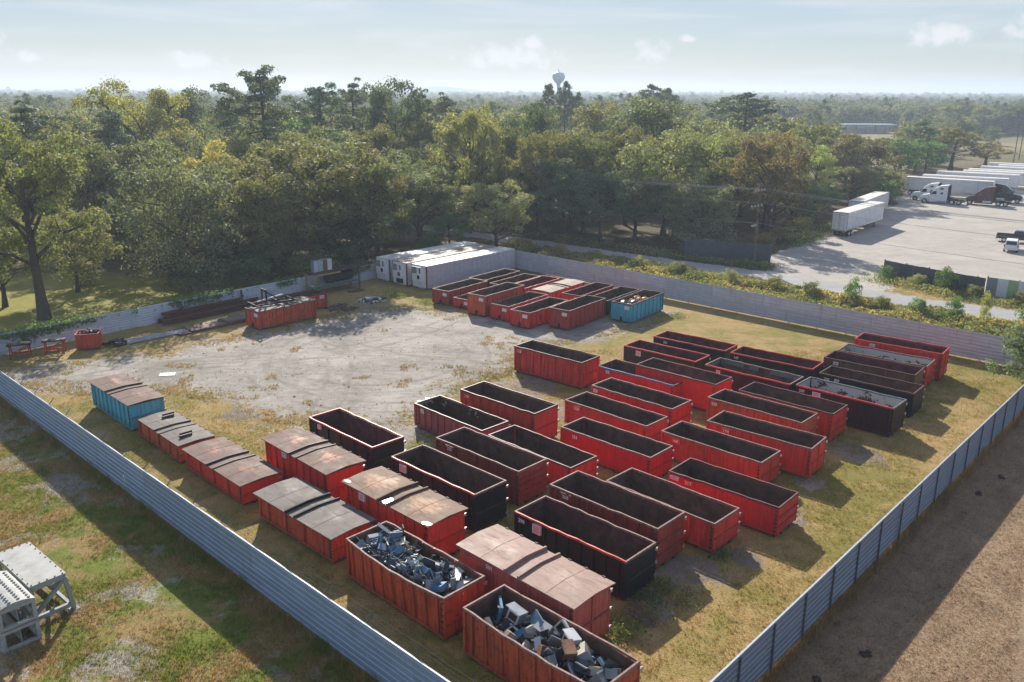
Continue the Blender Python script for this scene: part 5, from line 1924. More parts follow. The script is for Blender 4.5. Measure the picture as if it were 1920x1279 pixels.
PA = (32.9, 112.6)
ANG = math.atan2(-58, 52)
utility_pole(PA, 11.2, math.atan2(-0.745, .667), 'tall wooden utility pole with three crossarms, standing by the dark slate fence')
PB = (-19.5, 170.0)
utility_pole(PB, 11.0, math.atan2(-0.745, .667), 'utility pole with pale insulators, standing deep in the trees')
utility_pole((172.9, 295.5), 13.5, 0, 'tall dark pole beyond the trailers, the left one of a pair', False)
utility_pole((181.9, 307.8), 13.8, 0, 'tall dark pole beyond the trailers, the right one of a pair', False)
PC = (78.0, 66.0)
utility_pole(PC, 11.0, math.atan2(-0.745, .667), 'wooden utility pole with crossarms further along the road')
dirw = Vector((PB[0] - PA[0], PB[1] - PA[1], 0)).normalized()
perp = Vector((-dirw.y, dirw.x, 0))
for k, (z, o) in enumerate([(10.35, -1.0), (10.35, -.35), (10.35, .9), (8.35, -1.5), (5.7, -.9)]):
    w_ = MB()
    for (a, b) in ((PA, PB), (PA, PC)):
        pts = []
        for i in range(25):
            u = i / 24
            p = Vector((a[0] + (b[0] - a[0]) * u, a[1] + (b[1] - a[1]) * u, z + .15 - 4 * .9 * u * (1 - u))) + perp * o
            pts.append(p)
        w_.tube(pts, .017, 4, cap=False)
    tag(w_.build('power_line', M['wire']), ['topmost wire on the road side of the pole crossarm', 'second wire on the top crossarm of the pole', 'topmost wire on the wood side of the pole crossarm', 'single wire strung from the middle crossarm', 'lowest cable strung along the poles'][k], 'power line', 'wires strung between the utility poles')

# ------------------------------------------------------------------ water tower, far buildings
wt = empty('water_tower', (47.0, 905, 0))
tag(wt, 'pale blue water tower with a bulb tank on the horizon', 'water tower')
t = NT('pale_blue_tower_paint')
t.principled(t.mix(t.noise(t.objvec(), .3), (.28, .42, .46), (.34, .48, .52)), .5)
p = MB()
p.tube([(0, 0, 0), (0, 0, 3), (0, 0, 28), (0, 0, 31)], [4.0, 1.9, 1.6, 2.2], 16)
p.build('stem', t.mat, wt)
p = MB()
prof = [(31, 2.0), (32.5, 3.6), (34.5, 5.3), (36.8, 6.4), (38.8, 6.5), (40.6, 5.8), (42, 4.2), (42.8, 1.5), (42.9, .1)]
p.tube([(0, 0, z) for z, _ in prof], [q for _, q in prof], 24)
p.build('tank', t.mat, wt)
p = MB()
p.tube([(0, 0, 42.8), (0, 0, 44.5)], [.7, .6], 8)
p.build('vent', t.mat, wt)
p = MB()
p.tube([(0, 0, 44.5), (0, 0, 46.5)], [.12, .1], 6)
p.build('antenna', M['steel_dark'], wt)

cp_ = empty('canopy_building', (211, 515, 0), R_(-2))
tag(cp_, 'long flat canopy roof on posts beyond the trees', 'canopy')
p = MB()
p.box(-15, 15, -6, 6, 4.6, 5.3)
p.build('roof', M['panel_blue'], cp_)
p = MB()
p.box(-14, 14, 3, 5, 0, 3.4)
p.build('back_wall', M['white'], cp_)
pm = MB()
pm.box(-.2, .2, -.2, .2, 0, 4.6)
pmm = pm.mesh('post', M['fence_post'])
for i in range(6):
    link('post', pmm, cp_).location = (-14 + 28 * i / 5, -5.2, 0)


def shed(c, sx, sy, h, rz, label, wallm, roofm):
    r = empty('warehouse', (c[0], c[1], 0), rz)
    tag(r, label, 'warehouse', 'low warehouses far beyond the wood')
    w_ = MB()
    w_.box(-sx / 2, sx / 2, -sy / 2, sy / 2, 0, h)
    w_.build('wall', wallm, r)
    q = MB()
    q.prism([(-sx / 2 - .4, h + .01), (sx / 2 + .4, h + .01), (sx / 2 + .4, h + .3), (0, h + 1.4), (-sx / 2 - .4, h + .3)], -sy / 2 - .4, sy / 2 + .4)
    q.build('roof', roofm, r)
    d = MB()
    d.box(-.05, .05, -1.8, 1.8, 0, 3.6)
    dm = d.mesh('door', M['slate'])
    for k in range(3):
        o = link('door', dm, r)
        o.location = (-sx * .3 + sx * .3 * k, -sy / 2 - .03, 0)
        o.rotation_euler = (0, 0, PI / 2)
    return r


shed((176, 740), 38, 20, 6, R_(10), 'low grey warehouse far beyond the wood', M['panel_grey'], M['trailer_roof'])
shed((150, 700), 16, 12, 5, R_(-8), 'small white warehouse far beyond the wood', M['white'], M['panel_grey'])
shed((-15, 420), 14, 9, 4.5, R_(20), 'white roofed shed glimpsed between the trees', M['white'], M['trailer_roof'])

# ------------------------------------------------------------------ scrap and stores along the ivy fence
BLd = Vector((.655, .755, 0))
BLa = math.atan2(.755, .655)


def red_frame(c, rz, label):
    r = empty('steel_trestle', (c[0], c[1], 0), rz)
    tag(r, label, 'trestle', 'red steel trestles by the ivy fence')
    for x in (-.75, .75):
        for y in (-.3, .3):
            l = MB()
            l.bar((x, y * 1.6, 0), (x, y, 1.15), .10)
            l.build('leg', M['orange_red'], r)
    t_ = MB()
    t_.box(-.95, .95, -.38, .38, 1.15, 1.3)
    t_.build('top_beam', M['rust_dark'], r)
    for y in (-.42, .42):
        b = MB()
        b.bar((-.75, y, .3), (.75, y, 1.0), .08)
        b.bar((-.75, y, .35), (.75, y, .35), .09)
        b.build('brace', M['orange_red'], r)
    return r


red_frame((-43.6, 71.0), R_(20), 'red steel trestle by the fence, the left one of the two')
red_frame((-41.2, 72.3), R_(20), 'red steel trestle by the fence, the right one of the two')
rbn = empty('scrap_bin', (-38.9, 74.0, 0), R_(15))
tag(rbn, 'square orange red steel bin heaped with dark scrap', 'bin')
q = MB()
for (x0, x1, y0, y1) in ((-.95, .95, -.8, -.75), (-.95, .95, .75, .8), (-.95, -.9, -.75, .75), (.9, .95, -.75, .75)):
    q.box(x0, x1, y0, y1, .12, 1.45)
q.box(-.9, .9, -.75, .75, .12, .2)
q.build('body', M['orange_red'], rbn)
q = MB()
for s in (-1, 1):
    q.box(-.9, .9, s * .5 - .08, s * .5 + .08, 0, .12)
q.build('skid', M['rust_dark'], rbn)
q = MB()
for (x0, x1, y0, y1) in ((-1, 1, -.85, -.75), (-1, 1, .75, .85), (-1, -.9, -.75, .75), (.9, 1, -.75, .75)):
    q.box(x0, x1, y0, y1, 1.42, 1.52)
q.build('rim', M['rim_red'], rbn)
sr = random.Random(8)


def pile(name, c, r, n, h, mats, label, cat, size=(.1, .6)):
    m_ = MB()
    for k in range(n):
        a, q_ = sr.uniform(0, 6.28), r * math.sqrt(sr.random())
        z = c[2] + h * (1 - q_ / r) * sr.random() + .06
        s = sr.uniform(*size)
        m_.obox((c[0] + q_ * math.cos(a), c[1] + q_ * math.sin(a), z), s, s * sr.uniform(.15, .6), s * sr.uniform(.05, .4),
                Matrix.Rotation(sr.uniform(0, 6), 3, 'Z') @ Matrix.Rotation(sr.uniform(-.8, .8), 3, 'X') @ Matrix.Rotation(sr.uniform(-.5, .5), 3, 'Y'), sr.randrange(len(mats)))
    return tag(m_.build(name, mats), label, cat, None, 'stuff')


pile('scrap_heap', (-38.9, 74.0, 1.2), .7, 70, .7, [M['steel_dark'], M['rust_dark'], EC['dark']], 'dark scrap heaped in the square orange red bin', 'scrap heap')
pile('scrap_heap', (-37.0, 75.2, 0), 1.0, 50, .35, [M['steel_dark'], EC['dark']], 'low heap of black scrap on the grass between the bin and the pipes', 'scrap heap', (.2, .7))
pile('scrap_heap', (-15.9, 92.6, 0), 1.5, 90, .35, [M['steel_dark'], M['rust_dark'], M['chrome'], EC['greyw']], 'ring of dark scrap with bright metal pieces near the storage trailers', 'scrap heap', (.15, .7))
pile('scrap_heap', (-18.6, 89.0, 0), 1.8, 120, .18, [M['rust'], M['rust_dark'], M['wood']], 'brown litter of scrap strewn at the edge of the gravel', 'scrap heap', (.1, .5))
for k, (a, b) in enumerate([((-36.6, 75.9), (-32.4, 79.9)), ((-36.4, 75.4), (-32.0, 79.9)), ((-36.2, 75.2), (-32.4, 79.2)), ((-35.9, 74.9), (-31.7, 79.4))]):
    m_ = MB()
    m_.tube([(*a, .12), (*b, .12)], .09, 10, cap=False)
    m_.tube([(*b, .12), (*a, .12)], .075, 10, cap=False)
    tag(m_.build('steel_pipe', M['pipe']), 'grey steel pipe lying in the bundle on the grass', 'pipe', 'bundle of steel pipes')
for k, (a, b, z, w, h_) in enumerate([((-36.0, 82.3), (-27.2, 92.3), .25, .35, .4), ((-35.4, 82.4), (-28.2, 90.6), .68, .3, .3), ((-35.2, 81.6), (-27.8, 90.0), .3, .5, .5), ((-35.8, 83.3), (-25.2, 95.4), 1.45, .22, .2), ((-35.5, 82.1), (-29.6, 88.8), 1.05, .3, .25)]):
    m_ = MB()
    m_.bar((*a, z - h_ / 2 + .02), (*b, z - h_ / 2 + .02), w, .04)
    m_.bar((*a, z + h_ / 2), (*b, z + h_ / 2), w, .04)
    m_.bar((*a, z), (*b, z), .04, h_)
    tag(m_.build('steel_beam', M['rust']), 'long dark steel beam stacked along the ivy fence', 'steel beam', 'steel beams stacked along the ivy fence')
for k, x in enumerate((-34.2, -29.6)):
    m_ = MB()
    m_.box(-.08, .08, -.08, .08, 0, 2.0)
    m_.box(-.12, .12, -.5, .5, 1.2, 1.32)
    o = m_.build('rack_post', M['rust_dark'])
    o.location = (x + .1, 83.9 + (x + 34.2) * 1.12, 0)
    tag(o, ['dark steel post carrying the stacked beams, nearer to the pipes', 'dark steel post carrying the stacked beams, nearer to the orange container'][k], 'post')
for k, (x, y, z, a, l_, w_) in enumerate([(-30.6, 81.2, .05, 48, 7.0, 2.3), (-29.8, 82.0, .17, 47, 6.6, 2.2), (-27.6, 84.6, .29, 50, 5.5, 2.2)]):
    r = empty('steel_plate', (x, y, z), R_(a))
    tag(r, ['brown steel deck plate at the bottom of the stack beside the pipes', 'brown steel deck plate second in the stack', 'worn steel deck plate on top of the stack, next to the dark lidded container'][k], 'steel plate', 'flat steel plates on the ground')
    m_ = MB()
    m_.box(-l_ / 2, l_ / 2, -w_ / 2, w_ / 2, 0, .1)
    m_.build('plate', M['lid_brown'] if k < 2 else M['lid_grey'], r)
    m_ = MB()
    for q_ in (-.3, .1, .35):
        m_.box(l_ * q_ - .05, l_ * q_ + .05, -w_ / 2 + .02, w_ / 2 - .02, .1, .115)
    m_.build('cleat', M['rust_dark'], r)
# black lifting frame lying on the lids of the lone container
r = empty('lifting_frame', (-24.6, 82.9, 2.06), R_(40))
tag(r, 'black steel lifting frame lying on the dark lids of the orange container', 'steel frame')
m_ = MB()
for s in (-1, 1):
    m_.bar((-2.2, s * .7, .12), (2.6, s * .7, .12), .14)
m_.bar((-2.0, -.9, .25), (-2.0, .9, .25), .14)
m_.bar((.6, -.9, .25), (.6, .9, .25), .14)
m_.bar((2.2, -.9, .25), (2.2, .9, .25), .14)
m_.build('base', M['steel_dark'], r)
m_ = MB()
m_.bar((-.6, -.5, .3), (-.6, -.5, 1.5), .13)
m_.bar((-.6, .5, .3), (-.6, .5, 1.5), .13)
m_.bar((-.6, -.55, 1.5), (-.6, .55, 1.5), .14)
m_.bar((-.6, .5, 1.4), (.9, .5, .3), .1)
m_.bar((-.6, -.5, 1.4), (.9, -.5, .3), .1)
m_.build('upright', M['steel_dark'], r)
m_ = MB()
m_.cyl((-1.4, 0, .35), (1.4, .1, .7), .1, 8)
m_.build('ram', M['chrome'], r)

# work rack with a tank, by the fence
rk = empty('steel_rack', (-21.2, 97.4, 0), R_(49))
tag(rk, 'yellow and grey steel rack with a dark tank on its shelf, by the fence', 'rack')
RL, RW = 6.4, 1.7
for x in (-RL / 2, RL / 2):
    for y in (-RW / 2, RW / 2):
        m_ = MB()
        m_.box(x - .08, x + .08, y - .08, y + .08, 0, 2.5)
        m_.build('leg', M['yellow_steel'] if x < 0 else M['fence_post'], rk)
m_ = MB()
m_.box(-RL / 2 - .1, RL / 2 + .1, -RW / 2 - .09, RW / 2 + .09, 2.5, 2.58)
m_.build('top_shelf', M['rust_dark'], rk)
m_ = MB()
m_.box(-RL / 2, .4, -RW / 2 - .1, -RW / 2 + .02, 2.3, 2.49)
m_.build('top_beam', M['yellow_steel'], rk)
m_ = MB()
m_.box(-RL / 2 + .08, RL / 2 - .08, -RW / 2 + .02, RW / 2 - .02, .95, 1.05)
m_.build('shelf', M['concrete_dark'], rk)
m_ = MB()
m_.box(-RL / 2, RL / 2, -RW / 2 - .1, -RW / 2 - .02, .86, 1.08)
m_.build('shelf_beam', M['fence_post'], rk)
tk = MB()
tk.cyl((-1.0, 0, 1.7), (2.6, 0, 1.7), .58, 14)
o = tk.build('storage_tank', M['steel_dark'])
o.matrix_world = Matrix.Translation((-21.2, 97.4, 0)) @ Matrix.Rotation(R_(49), 4, 'Z')
tag(o, 'dark cylindrical tank lying on the steel rack', 'tank')
cb = empty('steel_locker', (*in_box((-21.2, 97.4), R_(49), -1.4, .25, 0)[:2], 2.6), R_(49))
tag(cb, 'pale green and grey locker with four doors on top of the rack', 'locker')
m_ = MB()
m_.box(-1.3, 1.3, -.3, .3, 0, 1.35)
m_.build('body', M['panel_grey'], cb)
for k in range(4):
    m_ = MB()
    m_.box(-1.28 + .64 * k, -.68 + .64 * k, -.33, -.3, .04, 1.31)
    m_.build('door', [M['panel_blue'], plain('pale_green_door', (.30, .45, .40), .5), M['wood'], M['panel_white']][k], cb)
pl = empty('pallet', (*in_box((-21.2, 97.4), R_(49), 1.6, -2.1, 0)[:2], 0), R_(46))
tag(pl, 'grey wooden pallet leaning in front of the steel rack', 'pallet')
for k in range(7):
    m_ = MB()
    m_.box(-.9 + .27 * k, -.72 + .27 * k, -.5, .5, .12, .15)
    m_.build('slat', M['wood'], pl)
for y in (-.42, 0, .42):
    m_ = MB()
    m_.box(-.95, .95, y - .05, y + .05, 0, .119)
    m_.build('bearer', M['wood'], pl)
for k, (x, y, a, l_, w_, lab) in enumerate([(-28.8, 66.4, 12, 1.25, .8, 'white board lying flat on the gravel'), (-7.1, 60.3, 40, .3, .2, 'small white scrap on the gravel, nearer to the black container'), (-6.5, 60.9, 10, .3, .22, 'small white scrap on the gravel, nearer to the red container')]):
    m_ = MB()
    m_.box(-l_ / 2, l_ / 2, -w_ / 2, w_ / 2, 0, .03)
    m_.box(-l_ / 2 + .02, l_ / 2 - .1, -w_ / 2 + .02, w_ / 2 - .05, .03, .036)
    o = m_.build('board' if k == 0 else 'paper_scrap', M['white'])
    o.location = (x, y, .012)
    o.rotation_euler = (0, 0, R_(a))
    tag(o, lab, 'board' if k == 0 else 'scrap')

for k, (x, y) in enumerate([(15.0, 30.2), (12.4, 28.6), (30.2, 47.3), (27.6, 45.0)]):
    m_ = MB()
    for q in range(9):
        s = sr.uniform(.08, .2)
        m_.obox((sr.uniform(-.18, .18), sr.uniform(-.18, .18), sr.uniform(.02, .1)), s, s * .8, s * .6, Matrix.Rotation(sr.uniform(0, 6), 3, 'Z') @ Matrix.Rotation(sr.uniform(-.8, .8), 3, 'X'))
    o = m_.build('dirt_clod', M['rust_dark'])
    o.location = (x, y, 0)
    tag(o, 'small dark clod of earth on the trampled brown turf', 'clod', 'dark clods on the brown turf')

# ------------------------------------------------------------------ coated steel stands on the turf, bottom left
# table with braced legs: top corners (-23.2,35.9) (-20.06,33.17) (-21.05,32.0) (-24.1,34.8)
tb = empty('steel_table', (-22.1, 33.95, 0), math.atan2(33.17 - 35.88, -20.06 + 23.21))
tag(tb, 'pale grey steel table with bolted flat top and braced legs on the turf', 'steel table')
TL, TW, TH = 4.15, 1.55, 1.95
m_ = MB()
m_.box(-TL / 2, TL / 2, -TW / 2, TW / 2, TH - .05, TH)
m_.build('table_top', M['concrete'], tb)
m_ = MB()
for s in (-1, 1):
    m_.box(-TL / 2 + .03, TL / 2 - .03, s * (TW / 2 - .06) - .04, s * (TW / 2 - .06) + .04, TH - .25, TH - .052)
    m_.box(s * (TL / 2 - .05) - .04, s * (TL / 2 - .05) + .04, -TW / 2 + .11, TW / 2 - .11, TH - .27, TH - .053)
m_.build('apron', M['concrete_dark'], tb)
for x in (-1, 1):
    for y in (-1, 1):
        m_ = MB()
        m_.bar((x * (TL / 2 - .08), y * (TW / 2 - .08), TH - .2), (x * (TL / 2 - .08), y * (TW / 2 + .12), 0.02), .16, .2)
        m_.box(x * (TL / 2 - .08) - .2, x * (TL / 2 - .08) + .2, y * (TW / 2 + .12) - .2, y * (TW / 2 + .12) + .2, 0, .04)
        m_.build('leg', M['concrete_dark'], tb)
for x in (-1, 1):
    m_ = MB()
    X = x * (TL / 2 - .08)
    m_.bar((X, -TW / 2 - .05, .35), (X, TW / 2 - .1, TH - .3), .14, .16)
    m_.bar((X, -TW / 2 - .1, .3), (X, TW / 2 + .1, .3), .16, .18)
    m_.build('brace', M['concrete_dark'], tb)
for y in (-1, 1):
    m_ = MB()
    Y = y * (TW / 2 - .02)
    m_.bar((-TL / 2 + .1, Y, .3), (TL / 2 - .1, Y, .3), .14, .16)
    m_.bar((-TL / 2 + .15, Y, TH - .35), (0, Y, .35), .12, .14)
    m_.bar((TL / 2 - .15, Y, TH - .35), (0, Y, .35), .12, .14)
    m_.build('side_brace', M['concrete_dark'], tb)
bt = MB()
bt.cyl((0, 0, 0), (0, 0, .03), .035, 8)
btm = bt.mesh('bolt', M['rust_dark'])
for x in (-1, 1):
    for k in range(5):
        link('bolt', btm, tb).location = (x * (TL / 2 - .07), -TW / 2 + .12 + (TW - .24) * k / 4, TH)
for y in (-1, 1):
    for k in range(7):
        link('bolt', btm, tb).location = (-TL / 2 + .35 + (TL - .7) * k / 6, y * (TW / 2 - .07), TH)

# stacked cradles with a studded top
for lvl in range(2):
    r = empty('steel_cradle', (-22.0, 31.65, 1.02 * lvl), R_(139))
    tag(r, ['pale grey steel cradle standing on the turf, under the studded one', 'pale grey steel cradle with a studded curved top, stacked on the lower one'][lvl], 'cradle', 'stacked steel cradles')
    CL, CW = 3.2, 1.5
    m_ = MB()
    for y in (-1, 1):
        Y = y * (CW / 2 - .08)
        m_.box(-CL / 2, CL / 2, Y - .08, Y + .08, 0.0, .14)
        m_.box(-CL / 2, CL / 2, Y - .08, Y + .08, .82, .98)
    for x in (-1, 1):
        X = x * (CL / 2 - .09)
        m_.box(X - .088, X + .088, -CW / 2 + .16, CW / 2 - .16, .003, .13)
        m_.box(X - .088, X + .088, -CW / 2 + .16, CW / 2 - .16, .823, .97)
    m_.build('frame', M['concrete'], r)
    for x in (-1, 0, 1):
        for y in (-1, 1):
            m_ = MB()
            X, Y = x * (CL / 2 - .09), y * (CW / 2 - .08)
            m_.box(X - .09, X + .09, Y - .078, Y + .078, .14, .82)
            m_.build('post', M['concrete'], r)
    m_ = MB()
    for y in (-1, 1):
        Y = y * (CW / 2 - .08)
        for x in (-1, 1):
            for (xx, sg) in ((x * (CL / 2 - .18), -x), (x * .09, x)):
                for (zz, zg) in ((.14, 1), (.82, -1)):
                    m_.hexa([(xx, Y - .03, zz), (xx + sg * .28, Y - .03, zz), (xx + sg * .28, Y + .03, zz), (xx, Y + .03, zz),
                             (xx, Y - .03, zz + zg * .28), (xx + sg * .01, Y - .03, zz + zg * .28), (xx + sg * .01, Y + .03, zz + zg * .28), (xx, Y + .03, zz + zg * .28)])
    m_.build('gusset', M['concrete_dark'], r)
    m_ = MB()
    m_.box(-CL / 2 + .15, CL / 2 - .15, -.05, -.02, .14, .82)
    m_.build('web_plate', M['concrete_dark'], r)
    if lvl:
        m_ = MB()
        n = 8
        for k in range(n):
            a, b = -1 + 2 * k / n, -1 + 2 * (k + 1) / n
            za, zb_ = .985 + .16 * (1 - a * a), .985 + .16 * (1 - b * b)
            m_.hexa([(-CL / 2, a * CW / 2, .98), (CL / 2, a * CW / 2, .98), (CL / 2, b * CW / 2, .98), (-CL / 2, b * CW / 2, .98),
                     (-CL / 2, a * CW / 2, za), (CL / 2, a * CW / 2, za), (CL / 2, b * CW / 2, zb_), (-CL / 2, b * CW / 2, zb_)])
        m_.build('deck', M['concrete'], r)
        m_ = MB()
        m_.box(-.055, .055, -.04, .04, 0, .06)
        sm = m_.mesh('stud', M['concrete'])
        for i in range(4):
            y = (-.75 + .5 * i) * CW / 2
            for k in range(13):
                o = link('stud', sm, r)
                o.location = (-CL / 2 + .15 + (CL - .3) * (k + .25 * (i % 2)) / 12.5, y, .99 + .16 * (1 - (y / (CW / 2)) ** 2))
# ------------------------------------------------------------------ trees
def leaf_cards(C, N, size, rng, aspect=.55):
    """one four-cornered leaf spray per centre; N: preferred normals"""
    n = len(C)
    nr = N + rng.normal(size=(n, 3)) * .75
    nr /= np.linalg.norm(nr, axis=1, keepdims=True) + 1e-9
    a = rng.normal(size=(n, 3))
    u = np.cross(nr, a)
    u /= np.linalg.norm(u, axis=1, keepdims=True) + 1e-9
    v = np.cross(nr, u)
    s = (size * rng.uniform(.6, 1.35, n))[:, None]
    u, v = u * s * .5, v * s * .5 * aspect
    k = nr * s * .10
    V = np.stack([C - u, C - v + k, C + u, C + v + k], 1).reshape(-1, 3)
    F = np.arange(4 * n).reshape(n, 4)
    return V, F


def tube_np(pts, rad, sides=6):
    mb = MB()
    mb.tube(pts, rad, sides, cap=False)
    return mb


def grow(seed, H, R, kind):
    """returns limb mesh-builder and clump list (centre, radius, flattening)"""
    rng = np.random.default_rng(seed)
    mb = MB()
    clumps = []
    V = lambda *a: np.array(a, float)
    if kind == 'pine':
        lean = rng.normal(size=2) * .25
        top = V(lean[0], lean[1], H * .97)
        path = [V(lean[0] * t * t, lean[1] * t * t, H * .97 * t) for t in np.linspace(0, 1, 7)]
        mb.tube(path, [.022 * H * (1 - .85 * t) for t in np.linspace(0, 1, 7)], 7, cap=False)
        nb = 26
        for i in range(nb):
            t = (i + .5) / nb
            z = H * (.50 + .46 * t)
            if rng.random() < .12:
                continue
            a = i * 2.4 + rng.uniform(-.7, .7)
            ln = R * (.45 + .75 * math.sin(PI * min(1, .18 + .9 * t)) ** .8) * rng.uniform(.5, 1.05) * (1 if t < .8 else .75)
            b = V(lean[0] * (z / H) ** 2, lean[1] * (z / H) ** 2, z)
            d = V(math.cos(a), math.sin(a), 0)
            e = b + d * ln + V(0, 0, (rng.uniform(-.05, .45) if t > .25 else rng.uniform(-.25, .15)) * ln)
            mid = (b + e) / 2 + V(0, 0, -.08 * ln)
            mb.tube([b, mid, e], [.05 + .007 * H * (1 - t), .05, .02], 4, cap=False)
            for q in np.linspace(.5, 1, max(2, int(ln / 1.1))):
                c = b + (e - b) * q + rng.normal(size=3) * V(.4, .4, .35)
                clumps.append((c, rng.uniform(.6, 1.15) * (.55 + .085 * R), .62))
                if rng.random() < .7:
                    s = V(-d[1], d[0], 0) * rng.choice([-1, 1]) * ln * rng.uniform(.2, .4) + V(0, 0, rng.uniform(-.3, .5))
                    clumps.append((c + s, rng.uniform(.5, .95), .6))
        for q in range(3):
            clumps.append((top + rng.normal(size=3) * V(.4, .4, .2), .7, .6))
        return mb, clumps
    # broad-leaved
    hb = {'dense': .10, 'broad': .18, 'oak': .22, 'tall': .30, 'bush': .02}[kind]
    lean = rng.normal(size=2) * (.12 if kind == 'oak' else .35)
    tr = {'oak': .030, 'bush': .012}.get(kind, .022) * H
    nt = 6
    path = [V(lean[0] * t + .15 * math.sin(3 * t + seed), lean[1] * t + .12 * math.cos(2.5 * t + seed), H * .72 * t) for t in np.linspace(0, 1, nt)]
    mb.tube(path, [tr * (1.15 - .85 * t) + (.35 * tr if t == 0 else 0) for t in np.linspace(0, 1, nt)], 8, cap=False)
    nl = {'dense': 15, 'broad': 13, 'oak': 11, 'tall': 12, 'bush': 8}[kind]
    cz = H * (.56 if kind != 'bush' else .5)
    rz = H * (.42 if kind not in ('bush', 'dense') else .48)
    for i in range(nl):
        t = (i + .5) / nl
        z0 = H * (hb + (.62 - hb) * t)
        p0 = path[0] + (path[-1] - path[0]) * (z0 / (H * .72))
        a = i * 2.39996 + rng.uniform(-.4, .4)
        up = -.55 + 1.45 * t + rng.uniform(-.15, .15)
        rr = rng.uniform(.72, 1.05)
        e = V(lean[0] + R * rr * math.cos(a) * math.cos(up * .95), lean[1] + R * rr * math.sin(a) * math.cos(up * .95), cz + rz * rr * math.sin(up))
        mid = p0 * .5 + e * .5 + V(0, 0, .07 * R) + rng.normal(size=3) * .05 * R
        mb.tube([p0, p0 * .72 + mid * .28 + V(0, 0, .05), mid, e], [tr * .55 * (1 - .4 * t), tr * .42 * (1 - .4 * t), tr * .28, tr * .1], 5, cap=False)
        for j in range(4 if kind != 'oak' else 3):
            q = rng.uniform(.45, 1.0)
            b = mid + (e - mid) * (q - .45) / .55 if q > .45 else p0 + (mid - p0) * q / .45
            o = rng.normal(size=3) * V(1, 1, .8)
            o = o / np.linalg.norm(o) * R * rng.uniform(.18, .42)
            o[2] += .08 * R
            t_ = b + o
            mb.tube([b, (b + t_) / 2 + V(0, 0, .05 * R), t_], [tr * .16, tr * .12, tr * .05], 4, cap=False)
            rc = R * {'dense': .27, 'broad': .21, 'oak': .19, 'tall': .20, 'bush': .40}[kind] * rng.uniform(.6, 1.15)
            clumps.append((t_, rc, .72))
            if rng.random() < .5:
                clumps.append((t_ + rng.normal(size=3) * rc * .8, rc * .65, .7))
        clumps.append((e, R * .24 * rng.uniform(.7, 1.1), .72))
    for j in range({'dense': 16, 'broad': 10, 'oak': 5, 'tall': 9, 'bush': 8}[kind]):
        a, r_ = rng.uniform(0, 6.28), R * .75 * math.sqrt(rng.random())
        z = cz + rz * math.sqrt(max(0, 1 - (r_ / R) ** 2)) * rng.uniform(.5, 1.0)
        clumps.append((V(lean[0] + r_ * math.cos(a), lean[1] + r_ * math.sin(a), z), R * .24 * rng.uniform(.7, 1.2), .75))
    if kind == 'tall':
        for j in range(6):
            clumps.append((V(lean[0] + rng.normal() * .15 * R, lean[1] + rng.normal() * .15 * R, H * rng.uniform(.85, .97)), R * .18, 1.1))
    if kind == 'dense':
        for j in range(14):
            a = rng.uniform(0, 6.28)
            clumps.append((V(R * .85 * math.cos(a), R * .85 * math.sin(a), H * rng.uniform(.10, .32)), R * .24, .8))
    return mb, clumps


def foliage(clumps, nleaf, size, seed, kind):
    rng = np.random.default_rng(seed + 500)
    w = np.array([c[1] ** 2 for c in clumps])
    cnt = np.maximum(3, (nleaf * w / w.sum()).astype(int))
    Cs, Ns, Ts = [], [], []
    for (c, r, fl), k in zip(clumps, cnt):
        d = rng.normal(size=(k, 3))
        d /= np.linalg.norm(d, axis=1, keepdims=True)
        d[:, 2] = np.where((d[:, 2] < -.25) & (rng.random(k) < .7), -d[:, 2], d[:, 2])
        rad = r * np.minimum(1.3, .40 + .62 * rng.random(k) ** .5 + (rng.random(k) < .07) * .4)
        Cs.append(c + d * rad[:, None] * np.array([1, 1, fl]))
        nn = d * np.array([1, 1, 1.0]) + np.array([0, 0, .35])
        Ns.append(nn)
        Ts.append(np.clip(rng.normal(.5, .2, k) + rng.normal(0, .10), 0, 1))
    V, F = leaf_cards(np.concatenate(Cs), np.concatenate(Ns), size, rng, .38 if kind == 'pine' else .62)
    return V, F, np.concatenate(Ts)


TREES = {}


def proto(name, kind, seed, H, R, nleaf, size):
    mb, cl = grow(seed, H, R, kind)
    tm = mb.mesh('trunk', M['bark_pine' if kind == 'pine' else 'bark'])
    V, F, T = foliage(cl, nleaf, size, seed, kind)
    cm_ = np_mesh('crown', V, F, M['needle' if kind == 'pine' else 'leaf'], T)
    TREES[name] = (tm, cm_, H, R)


for s in range(2):
    proto('oak%d' % s, 'oak', 11 + s, 19, 8, 21000, .32)
    proto('dense%d' % s, 'dense', 21 + s, 13, 7, 15000, .34)
    proto('tall%d' % s, 'tall', 31 + s, 19, 5.5, 9000, .36)
for s in range(3):
    proto('broad%d' % s, 'broad', 41 + s, 15, 6.5, 13000, .36)
    proto('pine%d' % s, 'pine', 51 + s, 23, 5.0, 8500, .50)
    proto('farbroad%d' % s, 'broad', 61 + s, 15, 6.5, 4200, .62)
for s in range(2):
    proto('fardense%d' % s, 'dense', 71 + s, 13, 7, 4500, .62)
    proto('fartall%d' % s, 'tall', 76 + s, 17, 5.0, 3200, .62)
    proto('farpine%d' % s, 'pine', 81 + s, 22, 5.0, 3600, .75)
    proto('bush%d' % s, 'bush', 91 + s, 3.0, 1.8, 3000, .20)

